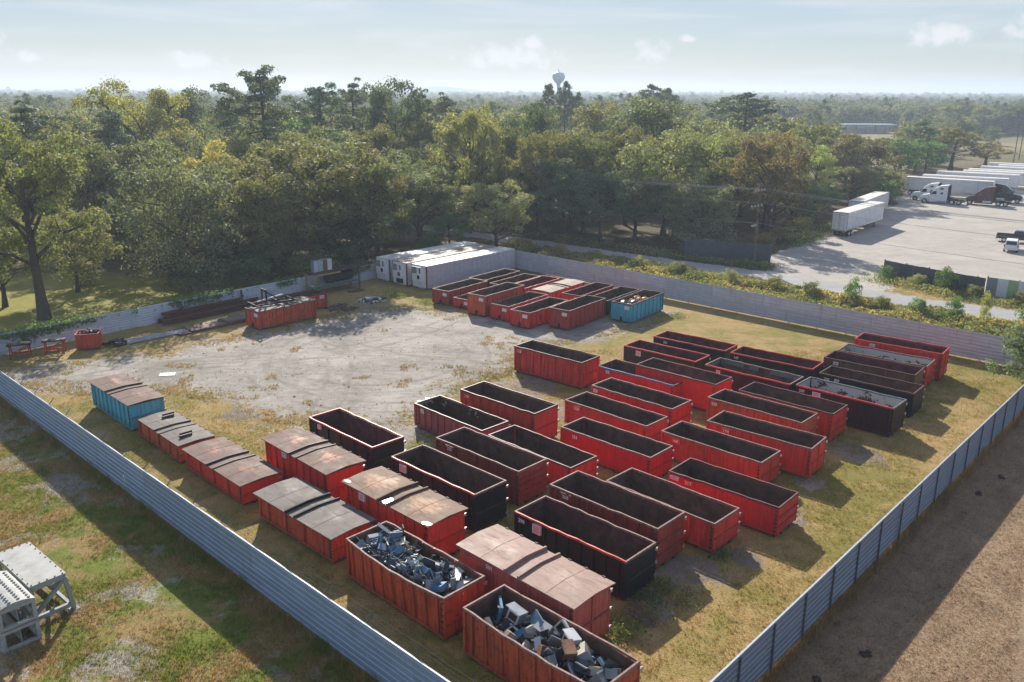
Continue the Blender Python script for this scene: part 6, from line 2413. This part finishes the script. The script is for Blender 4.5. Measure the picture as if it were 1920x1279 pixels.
COLS = {'olive': (.085, .090, .030), 'dark': (.056, .074, .032), 'dense': (.080, .090, .048), 'light': (.115, .120, .042), 'yellow': (.235, .185, .030),
        'rust': (.112, .096, .036), 'brown': (.092, .070, .036), 'green': (.055, .100, .026), 'yellowgreen': (.155, .165, .030), 'oak': (.120, .118, .034), 'pine': (.062, .082, .042)}
KIND = {'olive': 'broad', 'dark': 'broad', 'dense': 'dense', 'light': 'broad', 'yellow': 'tall', 'rust': 'tall', 'brown': 'broad', 'green': 'broad', 'yellowgreen': 'tall', 'oak': 'oak', 'pine': 'pine'}
TNAME = {'pine': 'pine_tree', 'oak': 'oak_tree'}
TLAB = {'olive': 'olive green leafy tree standing in the wood', 'dark': 'dark green leafy tree standing in the wood', 'dense': 'dense grey green tree standing in the wood', 'light': 'pale green leafy tree standing in the wood',
        'yellow': 'yellow leaved tree standing in the wood', 'rust': 'rust tinged autumn tree standing in the wood', 'brown': 'brown leaved tree standing in the wood', 'green': 'fresh green leafy tree standing in the wood',
        'yellowgreen': 'yellow green tree standing in the wood', 'oak': 'spreading oak with olive autumn leaves in the wood', 'pine': 'pine tree with bare trunk rising out of the wood'}
trng = random.Random(4)
n_tree = 0


def place_label(kind, x, y, h):
    u = x / y
    zone = ('at the far left of the wood' if u < -.42 else 'behind the ivy fence' if u < -.20 else 'behind the storage trailers' if u < -.02 else 'beyond the bend of the road' if u < .14
            else 'behind the slate fence and pole' if u < .30 else 'behind the parked semi-trailers' if u < .40 else 'behind the row of trailers')
    row = 'front row' if y < 122 else 'second row' if y < 145 else 'third row' if y < 172 else 'deep in the wood' if y < 215 else 'far back' if y < 265 else 'at the far edge'
    size = 'tall' if h > 16.5 else 'low' if h < 10.5 else 'mid-height'
    colour = {'olive': 'olive green tree', 'dark': 'dark green tree', 'dense': 'dense grey green tree', 'light': 'pale green tree', 'yellow': 'yellow tree', 'rust': 'rusty autumn tree', 'brown': 'brown leaved tree',
              'green': 'fresh green tree', 'yellowgreen': 'yellow green tree', 'oak': 'spreading oak', 'pine': 'pine'}[kind]
    return '%s %s, %s, %s' % (size, colour, row, zone)


def tree(kind, x, y, h, R, label=None, far=None, rz=None, name=None, group=None):
    global n_tree
    n_tree += 1
    far = y > 165 if far is None else far
    base = KIND[kind]
    if far:
        base = {'broad': 'farbroad', 'dense': 'fardense', 'tall': 'fartall', 'oak': 'farbroad', 'pine': 'farpine'}[base]
    n = len([k for k in TREES if k[:-1] == base])
    tm, cm_, H0, R0 = TREES['%s%d' % (base, trng.randrange(n))]
    r = empty(name or TNAME.get(kind, 'leafy_tree'), (x, y, -.05), trng.uniform(0, 6.28) if rz is None else rz)
    r.scale = (R / R0 * trng.uniform(.93, 1.07), R / R0 * trng.uniform(.93, 1.07), h / H0 * 1.03)
    lab = label or place_label(kind, x, y, h)
    tag(r, lab, 'tree', 'trees of the wood' if label else lab)
    link('trunk', tm, r)
    c = link('crown', cm_, r)
    b = COLS[kind]
    v = trng.uniform(.8, 1.2)
    hue = trng.uniform(-.12, .12)
    c.color = (min(1, b[0] * v * (1 + hue)), b[1] * v, b[2] * v * (1 - hue), 1)
    return r


SPECIAL = {0: 'big spreading oak with a forked dark trunk on the grass behind the ivy fence', 1: 'large round dense tree with shining grey green leaves right behind the ivy fence',
           5: 'dark tree with a short trunk on bare ground just behind the storage trailers', 6: 'pale green tree right of the storage trailers, by the bend of the road',
           7: 'bright yellow autumn tree above the round grey green one', 8: 'tallest pine, with a broad flat crown and bare trunk against the sky', 9: 'big rusty olive oak topping the wood, below a pine crown',
           15: 'tall broad dark tree whose rounded top breaks the skyline', 18: 'tall thin pale green tree above the storage trailers', 25: 'wide dark evergreen dome in the middle of the wood',
           21: 'leftmost of the three tall pines in front of the water tower', 22: 'tallest of the three pines, just right of the water tower', 23: 'shortest of the three pines by the water tower',
           28: 'broad dark pine standing alone over the wood, left of the canopy roof', 37: 'dark brown leaved tree behind the parked semi-trailers', 38: 'yellow green tree above the weathered semi-trailer',
           45: 'dense grey green tree behind the slate fence by the utility pole', 43: 'thin rusty tree farthest right behind the row of trailers'}
NAMED = [('oak',-48.4,84,19.3,7),('dense',-39.1,100,14.3,7.2),('olive',-24.9,108,16.1,8),('olive',-30.1,104,12.8,5),('olive',-20.2,112,14.2,6),('dark',-14.0,124,12.1,6),('light',-2.2,121,10.2,5),('yellow',-42.1,122,15.5,4.5),('pine',-43.1,150,25.6,6.5),('oak',-64.4,150,24.3,9),('pine',-70.6,125,20.1,7),('pine',-80.6,170,18.2,5),('dark',-67.3,190,22.8,8),('pine',-36.4,165,23.1,5.5),('pine',-34.0,185,24.0,5),('dark',-23.4,170,23.9,7),('pine',-18.9,180,21.9,4.5),('pine',-15.5,200,21.3,4.5),('light',-7.0,140,20.5,5.5),('dark',2.4,165,20.5,6),('olive',-3.4,150,16.8,6),('pine',10.8,260,24.2,3.4),('pine',15.6,260,25.5,3.4),('pine',19.2,258,21.7,3.2),('olive',21.9,190,20.3,8),('dark',30.1,182,20.8,12),('pine',47.5,300,25.1,5),('pine',53.0,302,23.9,5),('pine',61.4,230,22.5,9),('olive',12.0,140,15.4,6),('olive',4.1,138,16.0,5.5),('olive',20.2,150,16.4,6.5),('light',27.8,150,16.0,6),('olive',35.7,157,16.2,6.5),('olive',43.9,162,15.3,6),('olive',69.5,210,16.9,8),('light',58.6,190,15.2,7),('brown',74.7,185,14.3,6.5),('yellowgreen',59.8,167,12.6,4.5),('olive',50.5,162,13.2,5),('green',103.2,230,11.5,7),('green',115.9,240,10.4,6),('rust',134.4,262,12.6,8.5),('rust',154.9,280,7.5,7),('olive',24.9,130,10.7,5),('dense',28.5,126,9.6,5.2),('olive',37.9,143,12.1,6),('rust',43.6,146,11.0,5),('dense',51.2,154,8.1,5),('green',58.4,163,5.9,4.5),('olive',70.7,177,8.5,5.5),('light',80.0,190,5.1,4.5),('dark',8.3,136,12.7,6),('dark',13.9,132,10.5,5.5),('dark',19.6,133,11.1,5.5),('olive',3.4,139,9.6,4.5),('dark',-69.4,170,15.7,7),('olive',-60.5,121,14.2,5),('olive',-58.2,125,15.3,5.5),('light',-34.7,140,17.1,6.5),('olive',-41.1,135,15.4,5.5),('olive',-25.1,150,17.1,6.5),('dark',-13.1,150,14.0,5.5),('olive',-61.3,160,16.2,6.5),('rust',-19.2,118,14.6,4.5),('dark',-47.0,110,9.3,4.5),('olive',-72,116,14.9,6),('light',-66,96,5.5,3),('dark',-34.6,105,6.4,4.5),('dark',-29.1,104,7.0,4.5),('dark',-22.8,109,6.0,4.5),('green',-9.5,125,6.0,3.5),('light',-55.5,89,9.5,4.6),('olive',-51,96,9.0,4.4),('olive',83.0,222,14.3,8)]
placed = []
for i, (k, x, y, h, R) in enumerate(NAMED):
    tree(k, x, y, h, R, SPECIAL.get(i), far=(y > 200))
    placed.append((x, y, R))
# the rest of the wood, filled in between
WOOD = [(-130, 116), (-64, 116), (-50, 116), (-42, 112), (-34, 110), (-24, 116), (-18, 128), (-8, 130), (0, 142), (6, 139), (20, 130), (30, 122), (38, 128),
        (44, 136), (51, 144), (56, 156), (62, 163), (71, 177), (79, 190), (90, 212), (104, 228), (122, 246), (138, 268), (150, 292), (120, 300), (80, 300), (60, 310), (-220, 330)]
P_ = np.array(WOOD)
tries = 0
CLEAR = [(-15, 420, 18)]
while n_tree < 286 and tries < 9000:
    tries += 1
    y = 92 + (330 - 92) * trng.random() ** 1.25
    x = trng.uniform(-.68 * y - 6, .68 * y)
    if poly_sd(np.array([x]), np.array([y]), WOOD)[0] < 1.5:
        continue
    pxx = x / y
    sp = 3.6 + .012 * y
    if any((x - a) ** 2 + (y - b) ** 2 < (sp + .25 * r) ** 2 for a, b, r in placed):
        continue
    # keep the far skyline and the named tops in view
    hmax = CAM_H - .022 * y if y < 240 else 16.5
    if pxx > .30:
        hmax = min(hmax, CAM_H - .048 * y + (2.5 if y > 200 else 0) - (3.0 if .36 < pxx < .46 else 0))
    h = min(hmax, trng.uniform(11.5, 18.5))
    if h < 6:
        h = trng.uniform(5, 7)
    k = trng.choices(['olive', 'dark', 'light', 'rust', 'green', 'dense', 'pine', 'brown', 'oak'], [7.5, 5, 4, .9, 1.8, 2.2, 2.6 if h > 12 else 0, .3, 1.6])[0]
    if k == 'pine':
        h = min(h * 1.15, hmax + 1.5)
    tree(k, x, y, h, {'pine': 4.2, 'rust': 4.6}.get(k, trng.uniform(4.8, 6.8)) * min(1.15, h / 13 + .1))
    placed.append((x, y, 5))

# low shrubs along the wood edge, the slate fences and the roadside
SHR = [('green', 47.4, 104.6, 1.6, .9), ('light', 50.4, 101.0, 1.5, 1.0), ('green', 51.9, 98.6, 2.5, 1.1), ('olive', 54.0, 95.4, 1.3, .9), ('light', 57.6, 91.9, 1.3, .9), ('olive', 60.2, 89.8, 1.6, 1.1),
       ('olive', 31.6, 98.6, 1.5, 1.0), ('light', 34.6, 95.2, 1.9, 1.0), ('green', 38.2, 91.6, 2.6, .9), ('olive', 40.6, 88.6, 1.6, 1.1), ('yellowgreen', 48.6, 83.6, 2.9, .5), ('green', 43.4, 86.2, 2.0, .8), ('green', 46.0, 84.6, 2.2, .9),
       ('yellow', 50.9, 79.6, 1.7, 1.2), ('light', 27.0, 101.6, 1.6, 1.0), ('olive', 22.0, 107.0, 1.7, 1.1), ('light', 17.0, 110.4, 1.6, 1.1), ('olive', 11.5, 115.4, 1.8, 1.1), ('rust', 7.0, 119.0, 1.7, 1.1),
       ('green', 82.5, 186.0, 4.5, 3.5), ('olive', 85.5, 194.0, 5.5, 4.0), ('olive', 90.5, 203.0, 5.0, 4.0), ('rust', 49.0, 142.0, 2.2, 2.2), ('rust', 42.0, 133.0, 2.4, 2.2), ('brown', 38.5, 126.5, 2.0, 1.8),
       ('green', -12.0, 121.5, 2.6, 2.2), ('olive', -52.0, 99.0, 3.2, 2.6), ('dark', -38.0, 97.0, 3.4, 3.0), ('dark', -31.5, 99.5, 3.4, 3.0), ('olive', -26.5, 102.5, 3.6, 3.0), ('dark', -21.0, 106.5, 3.6, 2.6), ('light', -57.5, 83.0, 2.6, 2.4)]
SLAB = {10: 'tall narrow yellow green sapling standing alone between the lilac fence and the road', 2: 'tallest leafy shrub in front of the slate fence of the truck lot', 13: 'yellow flowering shrub near the end of the lilac fence'}
for i, (k, x, y, h, R) in enumerate(SHR):
    tm, cm_, H0, R0 = TREES['bush%d' % (i % 2)]
    r = empty('shrub', (x, y, 0), trng.uniform(0, 6.28))
    r.scale = (R / R0, R / R0, h / H0)
    place = 'against the foot of the slate fence' if i < 6 else 'among the roadside weeds behind the lilac fence' if i < 19 else 'at the edge of the truck lot' if i < 25 else 'at the foot of the trees behind the ivy fence'
    tag(r, SLAB.get(i, '%s shrub %s' % ({'green': 'fresh green', 'light': 'pale green', 'olive': 'olive green', 'rust': 'rusty', 'yellow': 'yellow', 'brown': 'brown', 'dark': 'dark green', 'yellowgreen': 'yellow green'}[k], place)), 'shrub', k + ' shrubs ' + place)
    link('stem', tm, r)
    c = link('crown', cm_, r)
    b = COLS[k]
    v = trng.uniform(.9, 1.25)
    c.color = (b[0] * v, b[1] * v, b[2] * v, 1)

# young pine reaching over the fence on the right
mb_, cl_ = grow(7, 5.6, 3.6, 'pine')
V_, F_, T_ = foliage([(np.array(c), r * .62, .7) for c, r, f in cl_] + [(np.array(c) + np.array([.3, .2, -.55]), r * .5, .7) for c, r, f in cl_], 9000, .30, 7, 'pine')
r = empty('pine_tree', (40.9, 60.9, -.3))
tag(r, 'young pine with drooping needle sprays at the right fence', 'tree')
mb_.build('trunk', M['bark_pine'], r)
o = link('crown', np_mesh('crown', V_, F_, M['needle'], T_), r)
o.color = (.085, .115, .045, 1)

# ------------------------------------------------------------------ far wood: one mass, too far to count
fr_ = np.random.default_rng(3)
pts, rad, rot = [], [], []
for (y0, y1, sp) in ((300, 520, 8.0), (520, 900, 10.5), (900, 1600, 16), (1600, 2600, 26), (2600, 4200, 42)):
    ys = np.arange(y0, y1, sp)
    for y in ys:
        xs_ = np.arange(-.68 * y - 30, .68 * y + 30, sp) + fr_.uniform(-.45, .45) * sp
        for x in xs_:
            xx, yy = x + fr_.uniform(-.4, .4) * sp, y + fr_.uniform(-.45, .45) * sp
            pts.append((xx, yy))
pts = np.array(pts)
cl = fbm(pts[:, 0] * .006, pts[:, 1] * .004, 21, 3)
az_ = pts[:, 0] / pts[:, 1]
open_ = np.zeros(len(pts), bool)
# clearings: fields at the right, a yard round the canopy, the strip before the warehouses
open_ |= (az_ > .50) & (pts[:, 1] < 395)
open_ |= (az_ > .53) & (pts[:, 1] > 400) & (pts[:, 1] < 490)
open_ |= (np.abs(pts[:, 0] - 211) < 24) & (pts[:, 1] > 430) & (pts[:, 1] < 540)
open_ |= (np.abs(az_ - .412) < .045) & (pts[:, 1] > 280) & (pts[:, 1] < 545)
open_ |= (np.abs(az_ - .232) < .03) & (pts[:, 1] > 560) & (pts[:, 1] < 770)
open_ |= (np.abs(pts[:, 0] + 15) < 14) & (pts[:, 1] > 380) & (pts[:, 1] < 440)
open_ |= (cl > .42) & (pts[:, 1] > 420)
open_ |= poly_sd(pts[:, 0], pts[:, 1], WOOD) > 0
open_ |= (pts[:, 0] > 60) & (pts[:, 1] < 318) & (az_ > .3)
pts = pts[~open_]
sc_ = fr_.uniform(.75, 1.15, len(pts)) * np.where(pts[:, 1] > 1400, 1.15, 1.0) * np.where(pts[:, 1] > 2600, 1.3, 1.0)
sc_ = sc_ * np.where((pts[:, 0] / pts[:, 1] > .3) & (pts[:, 1] < 470), .72, 1)
protos = []
for i, (k, c) in enumerate([('broad', 'olive'), ('dense', 'dark'), ('broad', 'light'), ('tall', 'dense'), ('pine', 'pine'), ('broad', 'dark')]):
    mb_, cl_ = grow(200 + i, 15 if k != 'pine' else 18, 6.2 if k != 'pine' else 4.2, k)
    V_, F_, T_ = foliage(cl_, 1500 if k != 'pine' else 1100, 1.05, 200 + i, k)
    lm = leaf_mat('far_leaves')
    # the far wood has no object colour of its own: give the material the species colour
    for nd in lm.node_tree.nodes:
        if nd.type == 'HUE_SAT':
            for l_ in list(nd.inputs['Color'].links):
                lm.node_tree.links.remove(l_)
            nd.inputs['Color'].default_value = (*COLS[c], 1)
            mr = nd.inputs['Value'].links[0].from_node
            mr.inputs[3].default_value, mr.inputs[4].default_value = 1.6, 3.0
    me = np_mesh('far_crown', V_, F_, lm, T_)
    protos.append(bpy.data.objects.new('far_tree_form', me))
for i in range(len(protos)):
    sel = np.arange(len(pts)) % len(protos)
order = fr_.permutation(len(pts))
pts, sc_ = pts[order], sc_[order]
share = [.25, .22, .14, .13, .10, .16]
ng = bpy.data.node_groups.new('far_wood', 'GeometryNodeTree')
ng.interface.new_socket('Geometry', in_out='INPUT', socket_type='NodeSocketGeometry')
ng.interface.new_socket('Geometry', in_out='OUTPUT', socket_type='NodeSocketGeometry')
gi, go = ng.nodes.new('NodeGroupInput'), ng.nodes.new('NodeGroupOutput')
join = ng.nodes.new('GeometryNodeJoinGeometry')
which = fr_.choice(len(protos), len(pts), p=share)
wh = ng.nodes.new('GeometryNodeInputNamedAttribute')
wh.data_type = 'INT'
wh.inputs['Name'].default_value = 'which'
sca = ng.nodes.new('GeometryNodeInputNamedAttribute')
sca.data_type = 'FLOAT_VECTOR'
sca.inputs['Name'].default_value = 'size'
roa = ng.nodes.new('GeometryNodeInputNamedAttribute')
roa.data_type = 'FLOAT_VECTOR'
roa.inputs['Name'].default_value = 'turn'
for i, p in enumerate(protos):
    cmp_ = ng.nodes.new('FunctionNodeCompare')
    cmp_.data_type = 'INT'
    cmp_.operation = 'EQUAL'
    ng.links.new(wh.outputs['Attribute'], cmp_.inputs[2])
    cmp_.inputs[3].default_value = i
    oi = ng.nodes.new('GeometryNodeObjectInfo')
    oi.inputs['Object'].default_value = p
    oi.inputs['As Instance'].default_value = True
    ip = ng.nodes.new('GeometryNodeInstanceOnPoints')
    ng.links.new(gi.outputs[0], ip.inputs['Points'])
    ng.links.new(cmp_.outputs['Result'], ip.inputs['Selection'])
    ng.links.new(oi.outputs['Geometry'], ip.inputs['Instance'])
    ng.links.new(sca.outputs['Attribute'], ip.inputs['Scale'])
    ng.links.new(roa.outputs['Attribute'], ip.inputs['Rotation'])
    ng.links.new(ip.outputs[0], join.inputs[0])
ng.links.new(join.outputs[0], go.inputs[0])
pm_ = bpy.data.meshes.new('far_wood')
pm_.vertices.add(len(pts))
pm_.vertices.foreach_set('co', np.column_stack([pts, np.full(len(pts), -.6)]).astype(np.float32).ravel())
a = pm_.attributes.new('which', 'INT', 'POINT')
a.data.foreach_set('value', which.astype(np.int32))
a = pm_.attributes.new('size', 'FLOAT_VECTOR', 'POINT')
a.data.foreach_set('vector', np.column_stack([sc_, sc_, sc_ * fr_.uniform(.8, 1.12, len(pts))]).astype(np.float32).ravel())
a = pm_.attributes.new('turn', 'FLOAT_VECTOR', 'POINT')
a.data.foreach_set('vector', np.column_stack([0 * sc_, 0 * sc_, fr_.uniform(0, 6.28, len(pts))]).astype(np.float32).ravel())
fw_ = link('far_wood', pm_)
tag(fw_, 'hazy far wood reaching to the horizon', 'wood', None, 'stuff')
md = fw_.modifiers.new('far_wood', 'NODES')
md.node_group = ng

# ------------------------------------------------------------------ weeds, ivy and grass
wr = np.random.default_rng(9)


def cards_object(name, C, N, size, tint, mats, mi, label, cat, aspect=.5):
    V, F = leaf_cards(C, N, size, wr, aspect)
    o = link(name, np_mesh(name, V, F, mats, tint, mi))
    return tag(o, label, cat, None, 'stuff')


def fixed_leaf(name, col):
    m = leaf_mat(name, .25, .4)
    for nd in m.node_tree.nodes:
        if nd.type == 'HUE_SAT':
            for l_ in list(nd.inputs['Color'].links):
                m.node_tree.links.remove(l_)
            nd.inputs['Color'].default_value = (*col, 1)
    return m


WM = [fixed_leaf('green_weeds', (.085, .11, .026)), fixed_leaf('straw_weeds', (.145, .11, .05)), fixed_leaf('goldenrod', (.24, .20, .035)), fixed_leaf('brown_weeds', (.10, .065, .035)), fixed_leaf('dark_weeds', (.045, .07, .02))]
# strip between the back fence and the road
n = 80000
s = wr.random(n) * 76 - 3
d0 = C_BACK[0] + .717 * s
d1 = C_BACK[1] - .697 * s
wd = np.full(n, 16.2)
tt = wr.random(n)
px_, py_ = d0 + .697 * (5.0 + (wd - 5) * tt), d1 + .717 * (5.0 + (wd - 5) * tt)
hh = np.clip(.78 + 1.2 * fbm(px_ * .35, py_ * .35, 5, 4), .10, 1.6) * .8 * np.where(tt > .75, .6, 1)
pz = hh * wr.random(n) ** .7
roadp = np.array(rp + rq[::-1])
ok = poly_sd(px_, py_, roadp) < -.35
kk = fbm(px_ * .22, py_ * .22, 8, 3) + wr.normal(0, .22, n)
mi = np.where(kk > .52, 2, np.where(kk > -.04, 1, np.where(kk > -.34, 0, np.where(kk > -.5, 3, 4))))
cards_object('roadside_weeds', np.column_stack([px_, py_, pz])[ok], np.column_stack([wr.normal(size=(n, 2)), np.full(n, .3)])[ok], .40, wr.random(n)[ok], WM, mi[ok], 'tangle of straw coloured weeds and goldenrod along the road behind the lilac fence', 'weeds', .35)
# foot of the slate fences, and the far verge of the road
n = 24000
px_, py_ = np.empty(n), np.empty(n)
segs = [((24, 117.6), (35.2, 111.9), 1.3), ((46.8, 104.8), (54.2, 94.2), 3.0), ((52, 95.5), (63, 85.5), 3.2), ((3, 139), (24, 119.6), 2.2), ((43, 128), (58, 150), 2.0), ((-7, 117.5), (4, 128), 3.0)]
for i in range(n):
    a, b, w_ = segs[i % len(segs)]
    u = wr.random()
    px_[i], py_[i] = a[0] + (b[0] - a[0]) * u + wr.normal() * w_ * .5, a[1] + (b[1] - a[1]) * u + wr.normal() * w_ * .5
pz = np.clip(.6 + .7 * fbm(px_ * .5, py_ * .5, 15, 3), .15, 1.3) * wr.random(n)
ok = poly_sd(px_, py_, roadp) < -.3
kk = fbm(px_ * .3, py_ * .3, 18, 3) + wr.normal(0, .2, n)
mi = np.where(kk > .25, 1, np.where(kk > -.2, 0, np.where(kk > -.35, 3, 4)))
cards_object('verge_weeds', np.column_stack([px_, py_, pz])[ok], np.column_stack([wr.normal(size=(n, 2)), np.full(n, .3)])[ok], .28, wr.random(n)[ok], WM, mi[ok], 'rough green and brown weeds at the foot of the slate fences and the wood edge', 'weeds', .4)
# ivy over the top of the left fence
n = 7000
s = wr.random(n) * 46
amt = np.clip(.75 + 1.9 * fbm(s * .3, s * 0, 31, 3) - .020 * s, 0.02, 1.6)
keep = wr.random(n) < amt
hang = np.clip(amt * .75, .1, 1.5)
yy = wr.normal(0, .28, n) + .12
zz = 1.98 + .22 * wr.normal(size=n) - np.abs(wr.random(n)) ** 1.7 * hang
yy = np.where(zz < 1.85, np.minimum(yy, -.08 - .12 * wr.random(n)), yy)
px_, py_ = C_LEFT[0] + .655 * s - .755 * yy, C_LEFT[1] + .755 * s + .655 * yy
cards_object('ivy', np.column_stack([px_, py_, zz])[keep], np.tile([.5, -.5, .5], (keep.sum(), 1)), .24, wr.random(keep.sum()), [fixed_leaf('ivy_leaves', (.05, .085, .022))], np.zeros(keep.sum(), int), 'dark green ivy trailing over the top of the pale fence on the left', 'ivy', .75)
# dark weeds growing by the containers and fence feet inside the yard
spots = [(6.4, 34.3, .7, 120, .5, 4), (6.0, 33.0, .9, 170, .6, 3), (4.9, 31.8, 1.1, 200, .6, 4), (7.2, 35.2, .6, 110, .6, 0), (8.0, 34.2, .9, 130, .4, 1), (3.3, 34.0, .5, 70, .5, 4), (-26.5, 57.2, .8, 90, .3, 0), (-12.2, 36.4, .7, 120, .5, 0), (-7.6, 31.6, .6, 120, .5, 0),
         (18.0, 47.4, .8, 80, .3, 1), (14.6, 41.6, .7, 80, .3, 4), (10.6, 38.2, .6, 90, .35, 4), (-6.0, 51.5, .8, 120, .4, 0), (4.6, 51.5, .6, 90, .4, 0), (17.5, 86.0, 1.0, 120, .5, 0), (-9.5, 91.8, 1.3, 200, .4, 0), (-14.5, 97.0, 1.4, 220, .5, 2), (-13.2, 94.5, 1.0, 140, .5, 0), (-29.0, 95.5, 1.2, 160, .7, 1)]
C_, T_, K_ = [], [], []
for (x, y, r_, k, h, c_) in spots:
    q = wr.normal(size=(k * 3, 2)) * r_ * .55
    C_.append(np.column_stack([x + q[:, 0], y + q[:, 1], h * wr.random(k * 3) ** .8 * np.exp(-(q ** 2).sum(1) / r_ ** 2)]))
    T_.append(wr.random(k * 3))
    K_.append(np.where(wr.random(k * 3) < .7, c_, 0))
C_ = np.concatenate(C_)
cards_object('yard_weeds', C_, np.column_stack([wr.normal(size=(len(C_), 2)), np.full(len(C_), .2)]), .17, np.concatenate(T_), WM, np.concatenate(K_), 'tufts of weeds growing beside the containers in the yard', 'weeds', .35)


def tufts(n, sampler, hmin, hmax, name, label, wid=.012):
    x, y = sampler(n)
    n = len(x)
    nb = 4
    X, Y = np.repeat(x, nb), np.repeat(y, nb)
    m = n * nb
    a = wr.uniform(0, 6.28, m)
    lean = wr.uniform(.05, .8, m)
    h = np.repeat(wr.uniform(hmin, hmax, n) * (1 + .9 * np.clip(fbm(x * 1.1, y * 1.1, 77, 3), 0, 1)), nb) * wr.uniform(.6, 1.1, m)
    bx, by = X + wr.normal(0, .045, m), Y + wr.normal(0, .045, m)
    dx, dy = np.cos(a), np.sin(a)
    w_ = wid * wr.uniform(.7, 1.4, m)
    p0 = np.column_stack([bx - dy * w_, by + dx * w_, np.zeros(m)])
    p1 = np.column_stack([bx + dy * w_, by - dx * w_, np.zeros(m)])
    p2 = np.column_stack([bx + dx * lean * h, by + dy * lean * h, h])
    V = np.stack([p0, p1, p2], 1).reshape(-1, 3)
    o = link(name, np_mesh(name, V, np.arange(3 * m).reshape(m, 3), M['blades'], wr.random(m)))
    return tag(o, label, 'grass', None, 'stuff')


yp = np.array(YARD)


def samp_in(n):
    # inside the yard's turf, thicker towards the camera
    y = 22 + 52 * wr.random(n) ** 1.3
    x = wr.uniform(-34, 46, n)
    inside = poly_sd(x, y, [C_LEFT, C_FRONT, C_RIGHT, C_BACK]) > .1
    vis = np.abs(x) < .64 * y + 2
    clump = fbm(x * .8, y * .8, 3, 3) + wr.normal(0, .25, n) > -.12
    k = inside & vis & clump & (poly_sd(x, y, yp) < .4 * wr.random(n))
    return x[k], y[k]


def samp_left(n):
    y = 26 + 36 * wr.random(n) ** 1.3
    x = wr.uniform(-40, -2, n)
    vis = np.abs(x) < .64 * y + 2
    out = (x + 5.5) * -.689 + (y - 28.42) * -.725 > .05
    sandy = fbm(x * .3 + 9, y * .3, 13, 4) + wr.normal(0, .15, n) > -.25
    k = vis & out & sandy
    return x[k], y[k]


def samp_right(n):
    y = 24 + 42 * wr.random(n) ** 1.4
    x = wr.uniform(2, 44, n)
    vis = np.abs(x) < .64 * y + 2
    out = (x - 10.52) * .731 + (y - 28.96) * -.682 > .05
    k = vis & out
    return x[k], y[k]


def samp_edge(n):
    # ragged grass along the edge of the gravel and in islands on it
    x, y = wr.uniform(-44, 20, n), wr.uniform(50, 92, n)
    s = poly_sd(x, y, yp)
    isl = fbm(x * .45, y * .45, 51, 4)
    k = ((s > -.5) & (s < 2.6 * wr.random(n)) & (isl > -.12)) | ((s > 0) & (s < 9) & (isl > .34))
    return x[k], y[k]


def samp_feet(n):
    t_ = wr.random(n) ** 1.2
    side_ = wr.random(n) < .5
    off_ = wr.normal(0, .22, n)
    L1 = np.array(C_FRONT)[None] + t_[:, None] * (np.array(C_LEFT) - np.array(C_FRONT))[None]
    L2 = np.array(C_FRONT)[None] + t_[:, None] * (np.array(C_RIGHT) - np.array(C_FRONT))[None]
    P = np.where(side_[:, None], L1 + off_[:, None] * np.array([.689, .725]), L2 + off_[:, None] * np.array([.731, -.682]))
    return P[:, 0], P[:, 1]


tufts(190000, samp_in, .05, .16, 'yard_grass', 'dry straw and olive grass between the containers')
tufts(170000, samp_left, .05, .18, 'turf_grass', 'green and tan grass outside the barbed wire fence')
tufts(120000, samp_right, .03, .11, 'trampled_grass', 'short brown grass outside the fence on the right')
tufts(150000, samp_edge, .06, .17, 'gravel_edge_grass', 'sparse dry grass creeping over the edge of the gravel', .016)
tufts(22000, samp_feet, .15, .5, 'fence_foot_grass', 'taller dry grass along the foot of the fences', .014)

# loose stones on the gravel
n = 5200
x, y = wr.uniform(-44, 18, n), 50 + 40 * wr.random(n) ** 1.2
k = poly_sd(x, y, yp) > -.8
x, y = x[k], y[k]
n = len(x)
oct_ = np.array([(1, 0, 0), (0, 1, 0), (-1, 0, 0), (0, -1, 0), (0, 0, .8), (0, 0, -.3)])
of = np.array([(0, 1, 4), (1, 2, 4), (2, 3, 4), (3, 0, 4), (1, 0, 5), (2, 1, 5), (3, 2, 5), (0, 3, 5)])
sz = np.exp(wr.normal(-3.35, .40, n))
V = oct_[None] * sz[:, None, None] * wr.uniform(.6, 1.3, (n, 6, 1)) + np.column_stack([x, y, np.full(n, .012)])[:, None]
F = of[None] + (np.arange(n) * 6)[:, None, None]
so_ = link('loose_stones', np_mesh('loose_stones', V.reshape(-1, 3), F.reshape(-1, 3), M['gravel']))
tag(so_, 'loose stones lying on the grey gravel yard', 'stones', None, 'stuff')
